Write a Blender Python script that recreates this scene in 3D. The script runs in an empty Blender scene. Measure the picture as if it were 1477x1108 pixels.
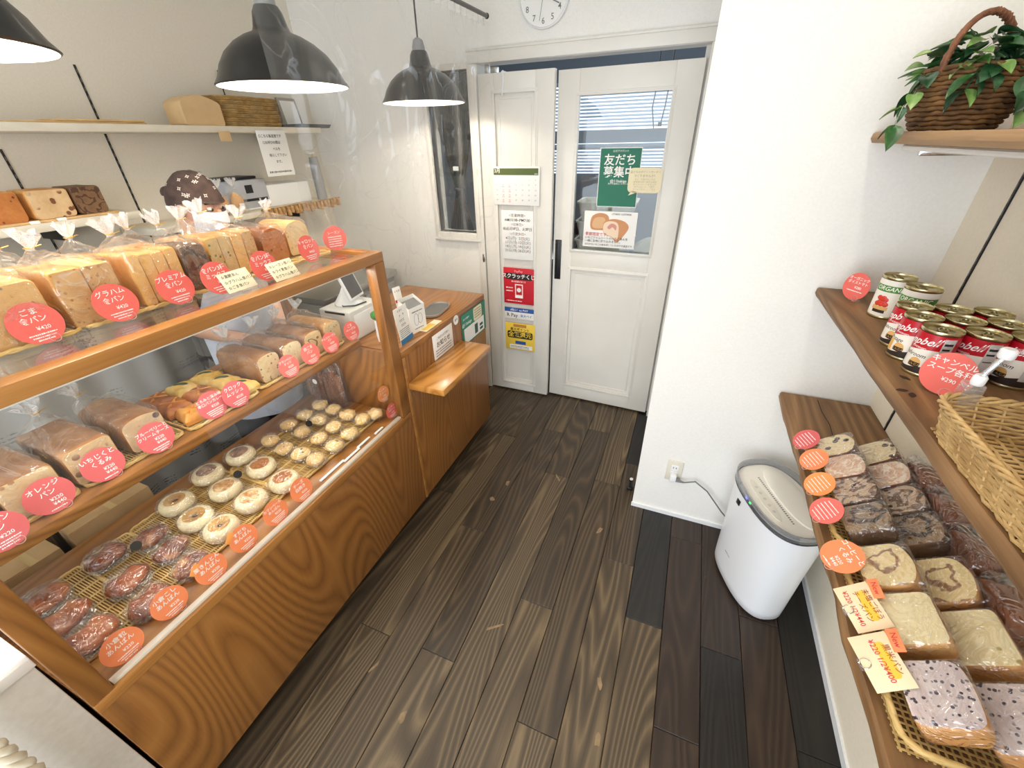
import bpy, bmesh, math, random
from mathutils import Vector, Matrix, Euler, noise
PI = math.pi; sin = math.sin; cos = math.cos
scn = bpy.context.scene
COL = scn.collection

# ------------------------------------------------------------------ camera
W_, H_ = 1477.0, 1108.0
FPX = 593.19
CAM = Vector((0.0, 0.0, 1.65))
YAW, PITCH, ROLL = 0.396752, 0.535578, -0.0242295
_f = Vector((-sin(YAW)*cos(PITCH), cos(YAW)*cos(PITCH), -sin(PITCH)))
_r = Vector((cos(YAW), sin(YAW), 0.0)); _u = _r.cross(_f)
RT = _r*cos(ROLL) + _u*sin(ROLL); UP = -_r*sin(ROLL) + _u*cos(ROLL)
cd = bpy.data.cameras.new('camera'); cam = bpy.data.objects.new('camera', cd); COL.objects.link(cam)
m = Matrix((RT, UP, -_f)).transposed().to_4x4(); m.translation = CAM
cam.matrix_world = m
cd.sensor_fit = 'HORIZONTAL'; cd.sensor_width = 36.0; cd.lens = 36.0*FPX/W_; cd.clip_start = 0.02; cd.clip_end = 60
scn.camera = cam
# a pixel of the photograph gives a direction; the plane it lies on gives the distance
def ray(u, v): return RT*((u-W_/2)/FPX) - UP*((v-H_/2)/FPX) + _f
def onz(u, v, z): d = ray(u, v); return CAM + d*((z-CAM.z)/d.z)
def ony(u, v, y): d = ray(u, v); return CAM + d*(y/d.y)
def onx(u, v, x): d = ray(u, v); return CAM + d*(x/d.x)

# ------------------------------------------------------------------ light and exposure
vs = scn.view_settings
vs.view_transform = 'Standard'; vs.look = 'None'; vs.gamma = 1.0; vs.use_curve_mapping = False
vs.exposure = 0.12
wd = bpy.data.worlds.new('sky'); scn.world = wd; wd.use_nodes = True
bgn = wd.node_tree.nodes['Background']
bgn.inputs[0].default_value = (0.80, 0.90, 1.0, 1); bgn.inputs[1].default_value = 1.8
def light(name, kind, loc, energy, color=(1, 1, 1), size=0.1, rot=(0, 0, 0), parent=None, **kw):
    l = bpy.data.lights.new(name, kind); l.energy = energy; l.color = color
    if kind == 'AREA':
        l.shape = 'RECTANGLE'; l.size = size[0]; l.size_y = size[1]
    else: l.shadow_soft_size = size
    for k, v in kw.items(): setattr(l, k, v)
    o = bpy.data.objects.new(name, l); COL.objects.link(o); o.location = loc; o.rotation_euler = rot
    if parent: o.parent = parent
    return o
# daylight entering by the shop front behind the camera
light('shopfront_daylight', 'AREA', (-0.55, -1.33, 1.25), 46, (0.89, 0.95, 1.0), (2.5, 2.1), (PI/2, 0, 0))
# unseen ceiling downlights added to brighten the aisle, shelves, doorway and staff side
PENDANT = 6.5
ADDED_DOWNLIGHTS = [(-0.45, 0.75, 10, 'aisle between case and shelves'), (0.20, 0.35, 12, 'wicker basket'), (-0.55, 1.75, 8, 'doorway'), (0.20, 1.05, 11, 'soup cans'), (-1.75, 1.7, 1.5, 'staff counter'), (-1.75, 0.5, 1.5, 'near staff shelf')]

# ------------------------------------------------------------------ materials
MATS = {}
def _new(name):
    m = bpy.data.materials.new(name); m.use_nodes = True
    nt = m.node_tree; b = nt.nodes['Principled BSDF']
    return m, nt, b
def rgb(*c):   # sRGB 0-255 -> linear
    def f(x):
        x /= 255.0
        return x/12.92 if x <= 0.04045 else ((x+0.055)/1.055)**2.4
    return (f(c[0]), f(c[1]), f(c[2]), 1.0)
def N(nt, t, **kw):
    n = nt.nodes.new(t)
    for k, v in kw.items(): setattr(n, k, v)
    return n
def ramp(nt, stops, fac=None, interp='LINEAR'):
    n = N(nt, 'ShaderNodeValToRGB'); cr = n.color_ramp; cr.interpolation = interp
    while len(cr.elements) < len(stops): cr.elements.new(0.5)
    for e, (p, c) in zip(cr.elements, stops): e.position = p; e.color = c
    if fac is not None: nt.links.new(fac, n.inputs[0])
    return n
def coords(nt, scale=(1, 1, 1), kind='Object', rnd=True):
    tc = N(nt, 'ShaderNodeTexCoord'); mp = N(nt, 'ShaderNodeMapping'); mp.inputs['Scale'].default_value = scale
    nt.links.new(tc.outputs[kind], mp.inputs['Vector'])
    if rnd:
        oi = N(nt, 'ShaderNodeObjectInfo'); ml = N(nt, 'ShaderNodeMath', operation='MULTIPLY'); ml.inputs[1].default_value = 37.0
        nt.links.new(oi.outputs['Random'], ml.inputs[0]); nt.links.new(ml.outputs[0], mp.inputs['Location'])
    return mp.outputs[0]
def bump(nt, b, h, strength=0.3, dist=0.002):
    n = N(nt, 'ShaderNodeBump'); n.inputs['Strength'].default_value = strength; n.inputs['Distance'].default_value = dist
    nt.links.new(h, n.inputs['Height']); nt.links.new(n.outputs[0], b.inputs['Normal'])
def plain(name, c, rough=0.5, metal=0.0, emit=0.0, coat=0.0, trans=0.0):
    if name in MATS: return MATS[name]
    m, nt, b = _new(name)
    b.inputs['Base Color'].default_value = c; b.inputs['Roughness'].default_value = rough; b.inputs['Metallic'].default_value = metal
    b.inputs['Coat Weight'].default_value = coat
    if emit: b.inputs['Emission Color'].default_value = c; b.inputs['Emission Strength'].default_value = emit
    if trans: b.inputs['Transmission Weight'].default_value = trans
    MATS[name] = m; return m
def mottled(name, c1, c2, scale=8.0, rough=0.6, bmp=0.0, detail=5, sc=(1, 1, 1), coat=0.0, c3=None, bd=0.002, metal=0.0):
    if name in MATS: return MATS[name]
    m, nt, b = _new(name); v = coords(nt, sc)
    t = N(nt, 'ShaderNodeTexNoise'); t.inputs['Scale'].default_value = scale; t.inputs['Detail'].default_value = detail; nt.links.new(v, t.inputs['Vector'])
    st = [(0.32, c1), (0.68, c2)] if c3 is None else [(0.28, c1), (0.5, c2), (0.72, c3)]
    r = ramp(nt, st, t.outputs['Fac']); nt.links.new(r.outputs[0], b.inputs['Base Color'])
    b.inputs['Roughness'].default_value = rough; b.inputs['Coat Weight'].default_value = coat; b.inputs['Metallic'].default_value = metal
    if bmp: bump(nt, b, t.outputs['Fac'], bmp, bd)
    MATS[name] = m; return m
def wood(name, cd_, cm, cl, axis='y', rings=14.0, rough=0.45, freq=5.0, fine=0.35, bmp=0.15, coat=0.0, stretch=0.16, tone=0.5):
    """contour lines of a stretched noise give the cathedral grain; fine fibres on top"""
    if name in MATS: return MATS[name]
    m, nt, b = _new(name)
    s = [1, 1, 1]; i = 'xyz'.index(axis); s[i] = stretch
    v = coords(nt, s)
    t = N(nt, 'ShaderNodeTexNoise'); t.inputs['Scale'].default_value = freq; t.inputs['Detail'].default_value = 1.0; nt.links.new(v, t.inputs['Vector'])
    ml = N(nt, 'ShaderNodeMath', operation='MULTIPLY'); ml.inputs[1].default_value = rings; nt.links.new(t.outputs['Fac'], ml.inputs[0])
    fr = N(nt, 'ShaderNodeMath', operation='PINGPONG'); fr.inputs[1].default_value = 0.5; nt.links.new(ml.outputs[0], fr.inputs[0])
    s2 = [1, 1, 1]; s2[i] = 0.03
    v2 = coords(nt, s2)
    t2 = N(nt, 'ShaderNodeTexNoise'); t2.inputs['Scale'].default_value = 190; t2.inputs['Detail'].default_value = 2; nt.links.new(v2, t2.inputs['Vector'])
    t3 = N(nt, 'ShaderNodeTexNoise'); t3.inputs['Scale'].default_value = 2.2; t3.inputs['Detail'].default_value = 3; nt.links.new(v, t3.inputs['Vector'])
    mx = N(nt, 'ShaderNodeMix', data_type='FLOAT'); mx.inputs[0].default_value = fine
    d2 = N(nt, 'ShaderNodeMath', operation='MULTIPLY'); d2.inputs[1].default_value = 2.0; nt.links.new(fr.outputs[0], d2.inputs[0])
    nt.links.new(d2.outputs[0], mx.inputs[2]); nt.links.new(t2.outputs['Fac'], mx.inputs[3])
    mx2 = N(nt, 'ShaderNodeMix', data_type='FLOAT'); mx2.inputs[0].default_value = tone*0.6
    nt.links.new(mx.outputs[0], mx2.inputs[2]); nt.links.new(t3.outputs['Fac'], mx2.inputs[3])
    r = ramp(nt, [(0.15, cd_), (0.5, cm), (0.85, cl)], mx2.outputs[0])
    nt.links.new(r.outputs[0], b.inputs['Base Color'])
    b.inputs['Roughness'].default_value = rough; b.inputs['Coat Weight'].default_value = coat; b.inputs['Coat Roughness'].default_value = 0.15
    if bmp: bump(nt, b, mx.outputs[0], bmp, 0.001)
    MATS[name] = m; return m
def schlick(nt, f0, f1, normal=None):
    lw = N(nt, 'ShaderNodeLayerWeight'); lw.inputs['Blend'].default_value = 0.5
    if normal is not None: nt.links.new(normal, lw.inputs['Normal'])
    pw = N(nt, 'ShaderNodeMath', operation='POWER'); pw.inputs[1].default_value = 4.5; nt.links.new(lw.outputs['Facing'], pw.inputs[0])
    ad = N(nt, 'ShaderNodeMath', operation='MULTIPLY_ADD'); ad.inputs[1].default_value = f1; ad.inputs[2].default_value = f0; ad.use_clamp = True
    nt.links.new(pw.outputs[0], ad.inputs[0]); return ad
def film(name='clear_film', haze=0.05, bmp=0.6, scale=38.0, rough=0.06, tint=(1, 1, 1, 1), gl=0.20, crease=0.0):
    """thin clear film: mostly see-through, crinkled gloss, a little milky"""
    if name in MATS: return MATS[name]
    m, nt, b = _new(name); nt.nodes.remove(b); out = nt.nodes['Material Output']
    tr = N(nt, 'ShaderNodeBsdfTransparent'); tr.inputs[0].default_value = tint
    g = N(nt, 'ShaderNodeBsdfGlossy'); g.inputs['Roughness'].default_value = rough; g.inputs[0].default_value = (1, 1, 1, 1)
    df = N(nt, 'ShaderNodeBsdfDiffuse'); df.inputs[0].default_value = (0.9, 0.9, 0.9, 1)
    v = coords(nt)
    t = N(nt, 'ShaderNodeTexNoise'); t.inputs['Scale'].default_value = scale; t.inputs['Detail'].default_value = 2.5; t.inputs['Distortion'].default_value = 1.0; nt.links.new(v, t.inputs['Vector'])
    # ridged noise: sharp glossy creases, with white glint streaks painted in along them
    pp = N(nt, 'ShaderNodeMath', operation='PINGPONG'); pp.inputs[1].default_value = 0.09; nt.links.new(t.outputs['Fac'], pp.inputs[0])
    bp = N(nt, 'ShaderNodeBump'); bp.inputs['Strength'].default_value = bmp; bp.inputs['Distance'].default_value = 0.05; nt.links.new(pp.outputs[0], bp.inputs['Height'])
    nt.links.new(bp.outputs[0], g.inputs['Normal'])
    ad = schlick(nt, gl*0.25, 0.6, bp.outputs[0])
    cr = N(nt, 'ShaderNodeMapRange'); cr.inputs[1].default_value = 0.082; cr.inputs[2].default_value = 0.09; cr.inputs[3].default_value = haze; cr.inputs[4].default_value = haze+crease; nt.links.new(pp.outputs[0], cr.inputs[0])
    m1 = N(nt, 'ShaderNodeMixShader'); nt.links.new(cr.outputs[0], m1.inputs[0]); nt.links.new(tr.outputs[0], m1.inputs[1]); nt.links.new(df.outputs[0], m1.inputs[2])
    m2 = N(nt, 'ShaderNodeMixShader'); nt.links.new(ad.outputs[0], m2.inputs[0]); nt.links.new(m1.outputs[0], m2.inputs[1]); nt.links.new(g.outputs[0], m2.inputs[2])
    nt.links.new(m2.outputs[0], out.inputs[0])
    MATS[name] = m; return m
def glass(name='pane_glass', tint=(0.97, 0.98, 0.98, 1), ior=1.45, rough=0.0):
    if name in MATS: return MATS[name]
    m, nt, b = _new(name); nt.nodes.remove(b); out = nt.nodes['Material Output']
    tr = N(nt, 'ShaderNodeBsdfTransparent'); tr.inputs[0].default_value = tint
    g = N(nt, 'ShaderNodeBsdfGlossy'); g.inputs['Roughness'].default_value = rough; g.inputs[0].default_value = (1, 1, 1, 1)
    fz = schlick(nt, ((ior-1)/(ior+1))**2, 0.9)
    m2 = N(nt, 'ShaderNodeMixShader'); nt.links.new(fz.outputs[0], m2.inputs[0]); nt.links.new(tr.outputs[0], m2.inputs[1]); nt.links.new(g.outputs[0], m2.inputs[2])
    nt.links.new(m2.outputs[0], out.inputs[0])
    MATS[name] = m; return m
def crumb(name, base, base2, speck=None, sp_scale=60.0, sp_amt=0.18, swirl=None, sw_scale=9.0, sw_dist=6.0, sw_lo=0.72, rough=0.85, pores=0.4, cz=0.045):
    if name in MATS: return MATS[name]
    m, nt, b = _new(name); v = coords(nt)
    t = N(nt, 'ShaderNodeTexNoise'); t.inputs['Scale'].default_value = 26; t.inputs['Detail'].default_value = 7; t.inputs['Roughness'].default_value = 0.65; nt.links.new(v, t.inputs['Vector'])
    r = ramp(nt, [(0.3, base2), (0.65, base)], t.outputs['Fac']); col = r.outputs[0]
    if swirl:
        w = N(nt, 'ShaderNodeTexWave', wave_type='RINGS', rings_direction='Y'); w.inputs['Scale'].default_value = sw_scale; w.inputs['Distortion'].default_value = sw_dist
        v0 = coords(nt, (1, 1, 1), rnd=False); v0.node.inputs['Location'].default_value = (0.008, 0, -cz)
        w.inputs['Detail'].default_value = 2; w.inputs['Detail Scale'].default_value = 2.5; wn = N(nt, 'ShaderNodeTexNoise'); wn.inputs['Scale'].default_value = 28; wn.inputs['Detail'].default_value = 2; nt.links.new(v, wn.inputs['Vector'])
        wm = N(nt, 'ShaderNodeVectorMath', operation='MULTIPLY_ADD'); wm.inputs[1].default_value = (0.05, 0.05, 0.05); nt.links.new(wn.outputs['Color'], wm.inputs[0]); nt.links.new(v0, wm.inputs[2]); sb = N(nt, 'ShaderNodeVectorMath', operation='SUBTRACT'); sb.inputs[1].default_value = (0.025, 0.025, 0.025); nt.links.new(wm.outputs[0], sb.inputs[0])
        nt.links.new(sb.outputs[0], w.inputs['Vector'])
        rr = ramp(nt, [(sw_lo, (0, 0, 0, 1)), (sw_lo+0.12, (1, 1, 1, 1))], w.outputs['Fac'])
        mx = N(nt, 'ShaderNodeMix', data_type='RGBA'); nt.links.new(rr.outputs[0], mx.inputs[0]); nt.links.new(col, mx.inputs[6]); mx.inputs[7].default_value = swirl; col = mx.outputs[2]
    if speck:
        vo = N(nt, 'ShaderNodeTexVoronoi'); vo.inputs['Scale'].default_value = sp_scale; nt.links.new(v, vo.inputs['Vector'])
        t4 = N(nt, 'ShaderNodeTexNoise'); t4.inputs['Scale'].default_value = sp_scale*0.4; nt.links.new(v, t4.inputs['Vector'])
        rr = ramp(nt, [(sp_amt, (1, 1, 1, 1)), (sp_amt+0.06, (0, 0, 0, 1))], vo.outputs['Distance'])
        r2 = ramp(nt, [(0.42, (0, 0, 0, 1)), (0.50, (1, 1, 1, 1))], t4.outputs['Fac'])
        mu = N(nt, 'ShaderNodeMath', operation='MULTIPLY'); nt.links.new(rr.outputs[0], mu.inputs[0]); nt.links.new(r2.outputs[0], mu.inputs[1])
        mx = N(nt, 'ShaderNodeMix', data_type='RGBA'); nt.links.new(mu.outputs[0], mx.inputs[0]); nt.links.new(col, mx.inputs[6]); mx.inputs[7].default_value = speck; col = mx.outputs[2]
    nt.links.new(col, b.inputs['Base Color']); b.inputs['Roughness'].default_value = rough
    bump(nt, b, t.outputs['Fac'], pores, 0.003)
    MATS[name] = m; return m

# ------------------------------------------------------------------ mesh builder
class G:
    def __init__(s): s.v = []; s.f = []; s.m = []
    def add(s, vs, fs, mi=0):
        o = len(s.v); s.v += [tuple(p) for p in vs]
        s.f += [tuple(i+o for i in f) for f in fs]; s.m += [mi]*len(fs); return s
    def box(s, a, b, mi=0):
        x0, y0, z0 = a; x1, y1, z1 = b
        return s.add([(x0, y0, z0), (x1, y0, z0), (x1, y1, z0), (x0, y1, z0), (x0, y0, z1), (x1, y0, z1), (x1, y1, z1), (x0, y1, z1)],
              [(3, 2, 1, 0), (4, 5, 6, 7), (0, 1, 5, 4), (1, 2, 6, 5), (2, 3, 7, 6), (3, 0, 4, 7)], mi)
    def rbox(s, a, b, r=0.004, seg=2, mi=0):
        bm = bmesh.new(); bmesh.ops.create_cube(bm, size=1.0)
        c = [(a[i]+b[i])/2 for i in range(3)]; d = [abs(b[i]-a[i]) for i in range(3)]
        for v in bm.verts: v.co = Vector((c[0]+v.co.x*d[0], c[1]+v.co.y*d[1], c[2]+v.co.z*d[2]))
        r = min(r, min(d)*0.49)
        bmesh.ops.bevel(bm, geom=list(bm.edges), offset=r, segments=seg, profile=0.5, affect='EDGES')
        bm.verts.index_update()
        s.add([v.co for v in bm.verts], [[v.index for v in f.verts] for f in bm.faces], mi); bm.free(); return s
    def tube(s, pts, r, n=8, closed=False, mi=0, caps=True):
        P = [Vector(p) for p in pts]; L = len(P)
        R = r if isinstance(r, (list, tuple)) else [r]*L
        def tan(i):
            a = P[(i+1) % L] if (closed or i < L-1) else P[i]
            c = P[i-1] if (closed or i > 0) else P[i]
            t = a-c; return t.normalized() if t.length > 1e-9 else Vector((0, 0, 1))
        t = tan(0); up = Vector((0, 0, 1)) if abs(t.z) < 0.9 else Vector((1, 0, 0))
        nrm = (up - t*up.dot(t)).normalized(); vs = []
        for i in range(L):
            t = tan(i); nrm = nrm - t*nrm.dot(t)
            nrm = nrm.normalized() if nrm.length > 1e-6 else t.orthogonal().normalized()
            bi = t.cross(nrm)
            for k in range(n):
                a = 2*PI*k/n; vs.append(P[i] + (nrm*cos(a)+bi*sin(a))*R[i])
        fs = []; rows = L if closed else L-1
        for i in range(rows):
            j = (i+1) % L
            for k in range(n):
                k2 = (k+1) % n; fs.append((i*n+k, i*n+k2, j*n+k2, j*n+k))
        if caps and not closed:
            fs.append(tuple(range(n))[::-1]); fs.append(tuple((L-1)*n+k for k in range(n)))
        return s.add(vs, fs, mi)
    def lathe(s, prof, n=32, mi=0, cap0=False, cap1=False, c=(0, 0, 0)):
        vs = []; fs = []; L = len(prof)
        for (r, z) in prof:
            for k in range(n): a = 2*PI*k/n; vs.append((c[0]+r*cos(a), c[1]+r*sin(a), c[2]+z))
        for i in range(L-1):
            for k in range(n): k2 = (k+1) % n; fs.append((i*n+k, i*n+k2, (i+1)*n+k2, (i+1)*n+k))
        if cap0: fs.append(tuple(range(n))[::-1])
        if cap1: fs.append(tuple((L-1)*n+k for k in range(n)))
        return s.add(vs, fs, mi)
    def sph(s, c, rx, ry, rz, nu=16, nv=10, mi=0, fn=None):
        vs = [(c[0], c[1], c[2]-rz)]; fs = []
        for j in range(1, nv):
            b = -PI/2+PI*j/nv
            for k in range(nu):
                a = 2*PI*k/nu; vs.append((c[0]+rx*cos(b)*cos(a), c[1]+ry*cos(b)*sin(a), c[2]+rz*sin(b)))
        vs.append((c[0], c[1], c[2]+rz)); T = len(vs)-1
        for k in range(nu):
            k2 = (k+1) % nu; fs.append((0, 1+k2, 1+k)); fs.append((T, T-nu+k, T-nu+k2))
            for j in range(nv-2):
                a = 1+j*nu; fs.append((a+k, a+k2, a+nu+k2, a+nu+k))
        if fn: vs = [fn(Vector(p)) for p in vs]
        return s.add(vs, fs, mi)
    def prism(s, out, z0, z1, mi=0, mtop=None):
        n = len(out); vs = [(x, y, z0) for x, y in out]+[(x, y, z1) for x, y in out]
        s.add(vs, [tuple(range(n))[::-1]]+[(i, (i+1) % n, n+(i+1) % n, n+i) for i in range(n)], mi)
        s.f.append(tuple(len(s.v)-n+i for i in range(n))); s.m.append(mi if mtop is None else mtop); return s
    def rings(s, R, mi=0, cap0=True, cap1=True, m0=None, m1=None):
        n = len(R[0]); vs = [p for r in R for p in r]; fs = []
        for i in range(len(R)-1):
            for k in range(n): k2 = (k+1) % n; fs.append((i*n+k, i*n+k2, (i+1)*n+k2, (i+1)*n+k))
        o = len(s.v); s.add(vs, fs, mi)
        if cap0: s.f.append(tuple(o+k for k in range(n))[::-1]); s.m.append(mi if m0 is None else m0)
        if cap1: s.f.append(tuple(o+(len(R)-1)*n+k for k in range(n))); s.m.append(mi if m1 is None else m1)
        return s
    def grid(s, fn, nu, nv, mi=0):
        vs = [fn(i/nu, j/nv) for j in range(nv+1) for i in range(nu+1)]
        fs = [(j*(nu+1)+i, j*(nu+1)+i+1, (j+1)*(nu+1)+i+1, (j+1)*(nu+1)+i) for j in range(nv) for i in range(nu)]
        return s.add(vs, fs, mi)
    def xf(s, M):
        s.v = [tuple(M @ Vector(p)) for p in s.v]; return s
    def map(s, fn): s.v = [tuple(fn(Vector(p))) for p in s.v]; return s
    def mesh(s, name, smooth=0.6):
        me = bpy.data.meshes.new(name); me.from_pydata(s.v, [], s.f)
        me.polygons.foreach_set('material_index', s.m)
        if smooth:
            me.polygons.foreach_set('use_smooth', [True]*len(s.f)); me.update()
            me.set_sharp_from_angle(angle=smooth)
        me.update(); return me
    def obj(s, name, mat, parent=None, loc=(0, 0, 0), rot=(0, 0, 0), smooth=0.6):
        return mk(name, s.mesh(name, smooth), mat, parent, loc, rot)
def mk(name, me, mat, parent=None, loc=(0, 0, 0), rot=(0, 0, 0)):
    if mat is not None and not me.materials:
        for q in (mat if isinstance(mat, (list, tuple)) else [mat]): me.materials.append(q)
    o = bpy.data.objects.new(name, me); COL.objects.link(o); o.location = loc; o.rotation_euler = rot
    if parent is not None: o.parent = parent
    return o
def tag(o, label, cat, group=None):
    o['label'] = label; o['category'] = cat
    if group: o['group'] = group
    return o
def thing(name, label, cat, loc=(0, 0, 0), rot=(0, 0, 0), group=None):
    o = bpy.data.objects.new(name, None); COL.objects.link(o); o.empty_display_size = 0.02
    o.location = loc; o.rotation_euler = rot if isinstance(rot, (tuple, list)) else (0, 0, rot)
    return tag(o, label, cat, group)
def struct(o): o['kind'] = 'structure'; return o
def stuff(o): o['kind'] = 'stuff'; return o
def dup(root, label, loc, rot=None, group=None):
    r = root.copy(); COL.objects.link(r); r.location = loc
    if rot is not None: r.rotation_euler = rot
    r['label'] = label
    if group: r['group'] = group
    for ch in list(root.children):
        c = ch.copy(); COL.objects.link(c); c.parent = r
        for g in list(ch.children):
            d = g.copy(); COL.objects.link(d); d.parent = c
    return r
def rrect(w, d, r, n=4, c=(0, 0)):
    out = []
    for cx, cy, a0 in ((w/2-r, d/2-r, 0), (-w/2+r, d/2-r, PI/2), (-w/2+r, -d/2+r, PI), (w/2-r, -d/2+r, 1.5*PI)):
        for k in range(n+1):
            a = a0+PI/2*k/n; out.append((c[0]+cx+r*cos(a), c[1]+cy+r*sin(a)))
    return out
def resample(path, step, closed=True):
    P = [Vector(p) for p in path]; L = len(P); segs = L if closed else L-1; out = []
    tot = sum((P[(i+1) % L]-P[i]).length for i in range(segs)); n = max(3, int(round(tot/step)))
    d = tot/n; acc = 0.0; i = 0; pos = 0.0
    for k in range(n if closed else n+1):
        tgt = k*d
        while i < segs-1 and acc+(P[(i+1) % L]-P[i]).length < tgt-1e-9: acc += (P[(i+1) % L]-P[i]).length; i += 1
        sg = P[(i+1) % L]-P[i]; l = sg.length
        out.append(P[i]+sg*(0 if l == 0 else min(1, (tgt-acc)/l)))
    return out
# ------------------------------------------------------------------ lettering
_TX = {}
def text_mesh(body, size=1.0, align='CENTER', bold=0.0, shear=0.0, spacing=1.0, line=1.0):
    key = (body, size, align, bold, shear, spacing, line)
    if key in _TX: return _TX[key]
    c = bpy.data.curves.new('lettering', 'FONT'); c.body = body; c.size = size; c.align_x = align; c.align_y = 'CENTER'
    c.resolution_u = 2; c.offset = bold*size*0.4; c.shear = shear; c.space_character = spacing; c.space_line = line
    o = bpy.data.objects.new('lettering', c); me = bpy.data.meshes.new_from_object(o); me.name = 'lettering'
    bpy.data.objects.remove(o); _TX[key] = me; return me
def letter(body, size, x, z, mat, parent, y=-0.0012, align='CENTER', bold=0.012, rot=0.0, shear=0.0, spacing=1.0, line=1.0, name='lettering'):
    """writing on a face that looks along local -y"""
    me = text_mesh(body, size, align, bold, shear, spacing, line)
    if me.materials and me.materials[0] != mat: me = me.copy(); me.materials.clear()
    return mk(name, me, mat, parent, (x, y, z), (PI/2, -rot, 0))
def squiggle(g, x0, x1, z, h, seed, y=-0.0012, fill=0.62):
    """fine print too small to read: short ink dashes"""
    rn = random.Random(seed); x = x0
    while x < x1:
        w = h*rn.uniform(0.5, 0.95); e = min(x+w, x1); k = rn.uniform(0.55, 1.0)*h/2
        g.add([(x, y, z-k), (e, y, z-k), (e, y, z+k), (x, y, z+k)], [(0, 1, 2, 3)]); x = e+h*rn.uniform(0.12, 0.4)
# ------------------------------------------------------------------ palette
WALLW = mottled('plaster_white', rgb(240, 237, 231), rgb(244, 242, 237), 130, 0.85, 0.10, bd=0.001)
WALLB = mottled('plaster_cream', rgb(226, 218, 203), rgb(231, 224, 210), 130, 0.85, 0.10, bd=0.001)
CEIL = plain('ceiling_white', rgb(238, 236, 230), 0.9)
DOORP = mottled('door_paint', rgb(226, 222, 214), rgb(234, 231, 224), 3, 0.4, 0.0)
OAK = wood('oak_veneer', rgb(108, 66, 26), rgb(146, 95, 42), rgb(164, 111, 54), 'y', 34, 0.38, 2.6, 0.35, 0.08, 0.15, 0.22)
OAKV = wood('oak_veneer_upright', rgb(110, 68, 28), rgb(140, 90, 40), rgb(155, 104, 50), 'z', 46, 0.38, 2.2, 0.35, 0.08, 0.15, 0.2)
OAKX = wood('oak_veneer_cross', rgb(112, 66, 22), rgb(158, 100, 39), rgb(178, 118, 53), 'x', 14, 0.38, 3.2, 0.35, 0.08, 0.15, 0.2)
OAKE = wood('oak_edge', rgb(136, 86, 38), rgb(166, 112, 54), rgb(184, 130, 70), 'y', 6, 0.35, 8, 0.6, 0.05, 0.15, 0.08)
BLACK = plain('black_recess', rgb(14, 13, 12), 0.7)
STEEL = plain('brushed_steel', rgb(190, 190, 188), 0.32, 1.0)
CHROME = plain('chrome', rgb(205, 205, 205), 0.15, 1.0)
BLKP = plain('black_plastic', rgb(20, 20, 21), 0.4)
WHTP = plain('white_plastic', rgb(238, 239, 240), 0.35)
PAPER = plain('white_paper', rgb(244, 243, 240), 0.8)
INK = plain('black_ink', rgb(34, 32, 32), 0.8)
INKG = plain('grey_ink', rgb(120, 120, 120), 0.8)
INKR = plain('red_ink', rgb(208, 56, 62), 0.8)
WHITEINK = plain('white_print', rgb(252, 248, 244), 0.7)
GLASS = glass()
FILM = film()

# ------------------------------------------------------------------ floor of planks
floor = struct(G().box((-2.45, -1.4, -0.06), (0.74, 2.66, -0.016)).obj('floor', BLACK))
def plank_mat(name, a, b_, c, rough=0.42):
    return wood(name, a, b_, c, 'y', 22, rough, 6.0, 0.34, 0.35, 0.0, 0.08, 0.75)
PL_W = plank_mat('plank_worn', rgb(44, 36, 26), rgb(78, 64, 46), rgb(132, 112, 82))
PL_M = plank_mat('plank_brown', rgb(36, 29, 21), rgb(62, 50, 36), rgb(104, 86, 62))
PL_R = plank_mat('plank_reddish', rgb(32, 23, 18), rgb(48, 35, 27), rgb(68, 52, 39))
PL_D = plank_mat('plank_black', rgb(18, 16, 15), rgb(28, 25, 23), rgb(42, 38, 34))
KNOT = mottled('plank_knot', rgb(120, 98, 70), rgb(150, 126, 94), 40, 0.6)
rn = random.Random(5)
joints = {0: [0.62, 1.95], 1: [-0.3, 1.2], 2: [0.63, 2.1], 3: [1.71, 0.2], 4: [0.95, 2.2], 5: [0.55, 1.75], 6: [1.27, 1.95, 0.1], 7: [1.03, 0.0], 8: [0.7, 1.5], 9: [1.02, -0.4], 10: [0.2, 1.2], 11: [0.8]}
mats_by = {0: [PL_W, PL_W, PL_M], 1: [PL_W, PL_W, PL_M], 2: [PL_W, PL_M, PL_W], 3: [PL_M, PL_W, PL_M], 4: [PL_W, PL_M, PL_W], 5: [PL_W, PL_M, PL_W],
           6: [PL_W, PL_W, PL_M, PL_D], 7: [PL_W, PL_W, PL_D], 8: [PL_R, PL_R, PL_R], 9: [PL_R, PL_D, PL_R], 10: [PL_R, PL_R, PL_R], 11: [PL_D, PL_D]}
_pm = {}
def plank(x0, x1, y0, y1, mt):
    L = round(y1-y0, 2); key = (L, round(x1-x0, 4))
    if key not in _pm:
        g = G(); h = 0.014; e = 0.0016; hx = (x1-x0)/2-0.0008; hy = L/2-0.0008
        R = []
        for (i, z) in ((0, -h), (0, -e), (e, 0)):
            R.append([(-hx+i, -hy+i, z), (hx-i, -hy+i, z), (hx-i, hy-i, z), (-hx+i, hy-i, z)])
        g.rings(R); _pm[key] = g.mesh('plank', 0)
    me = _pm[key]
    o = bpy.data.objects.new('plank', me); COL.objects.link(o); o.parent = floor
    o.location = ((x0+x1)/2, (y0+y1)/2, -rn.uniform(0, 0.0008))
    if not me.materials: me.materials.append(mt)
    o.material_slots[0].link = 'OBJECT'; o.material_slots[0].material = mt
    return o
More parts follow.
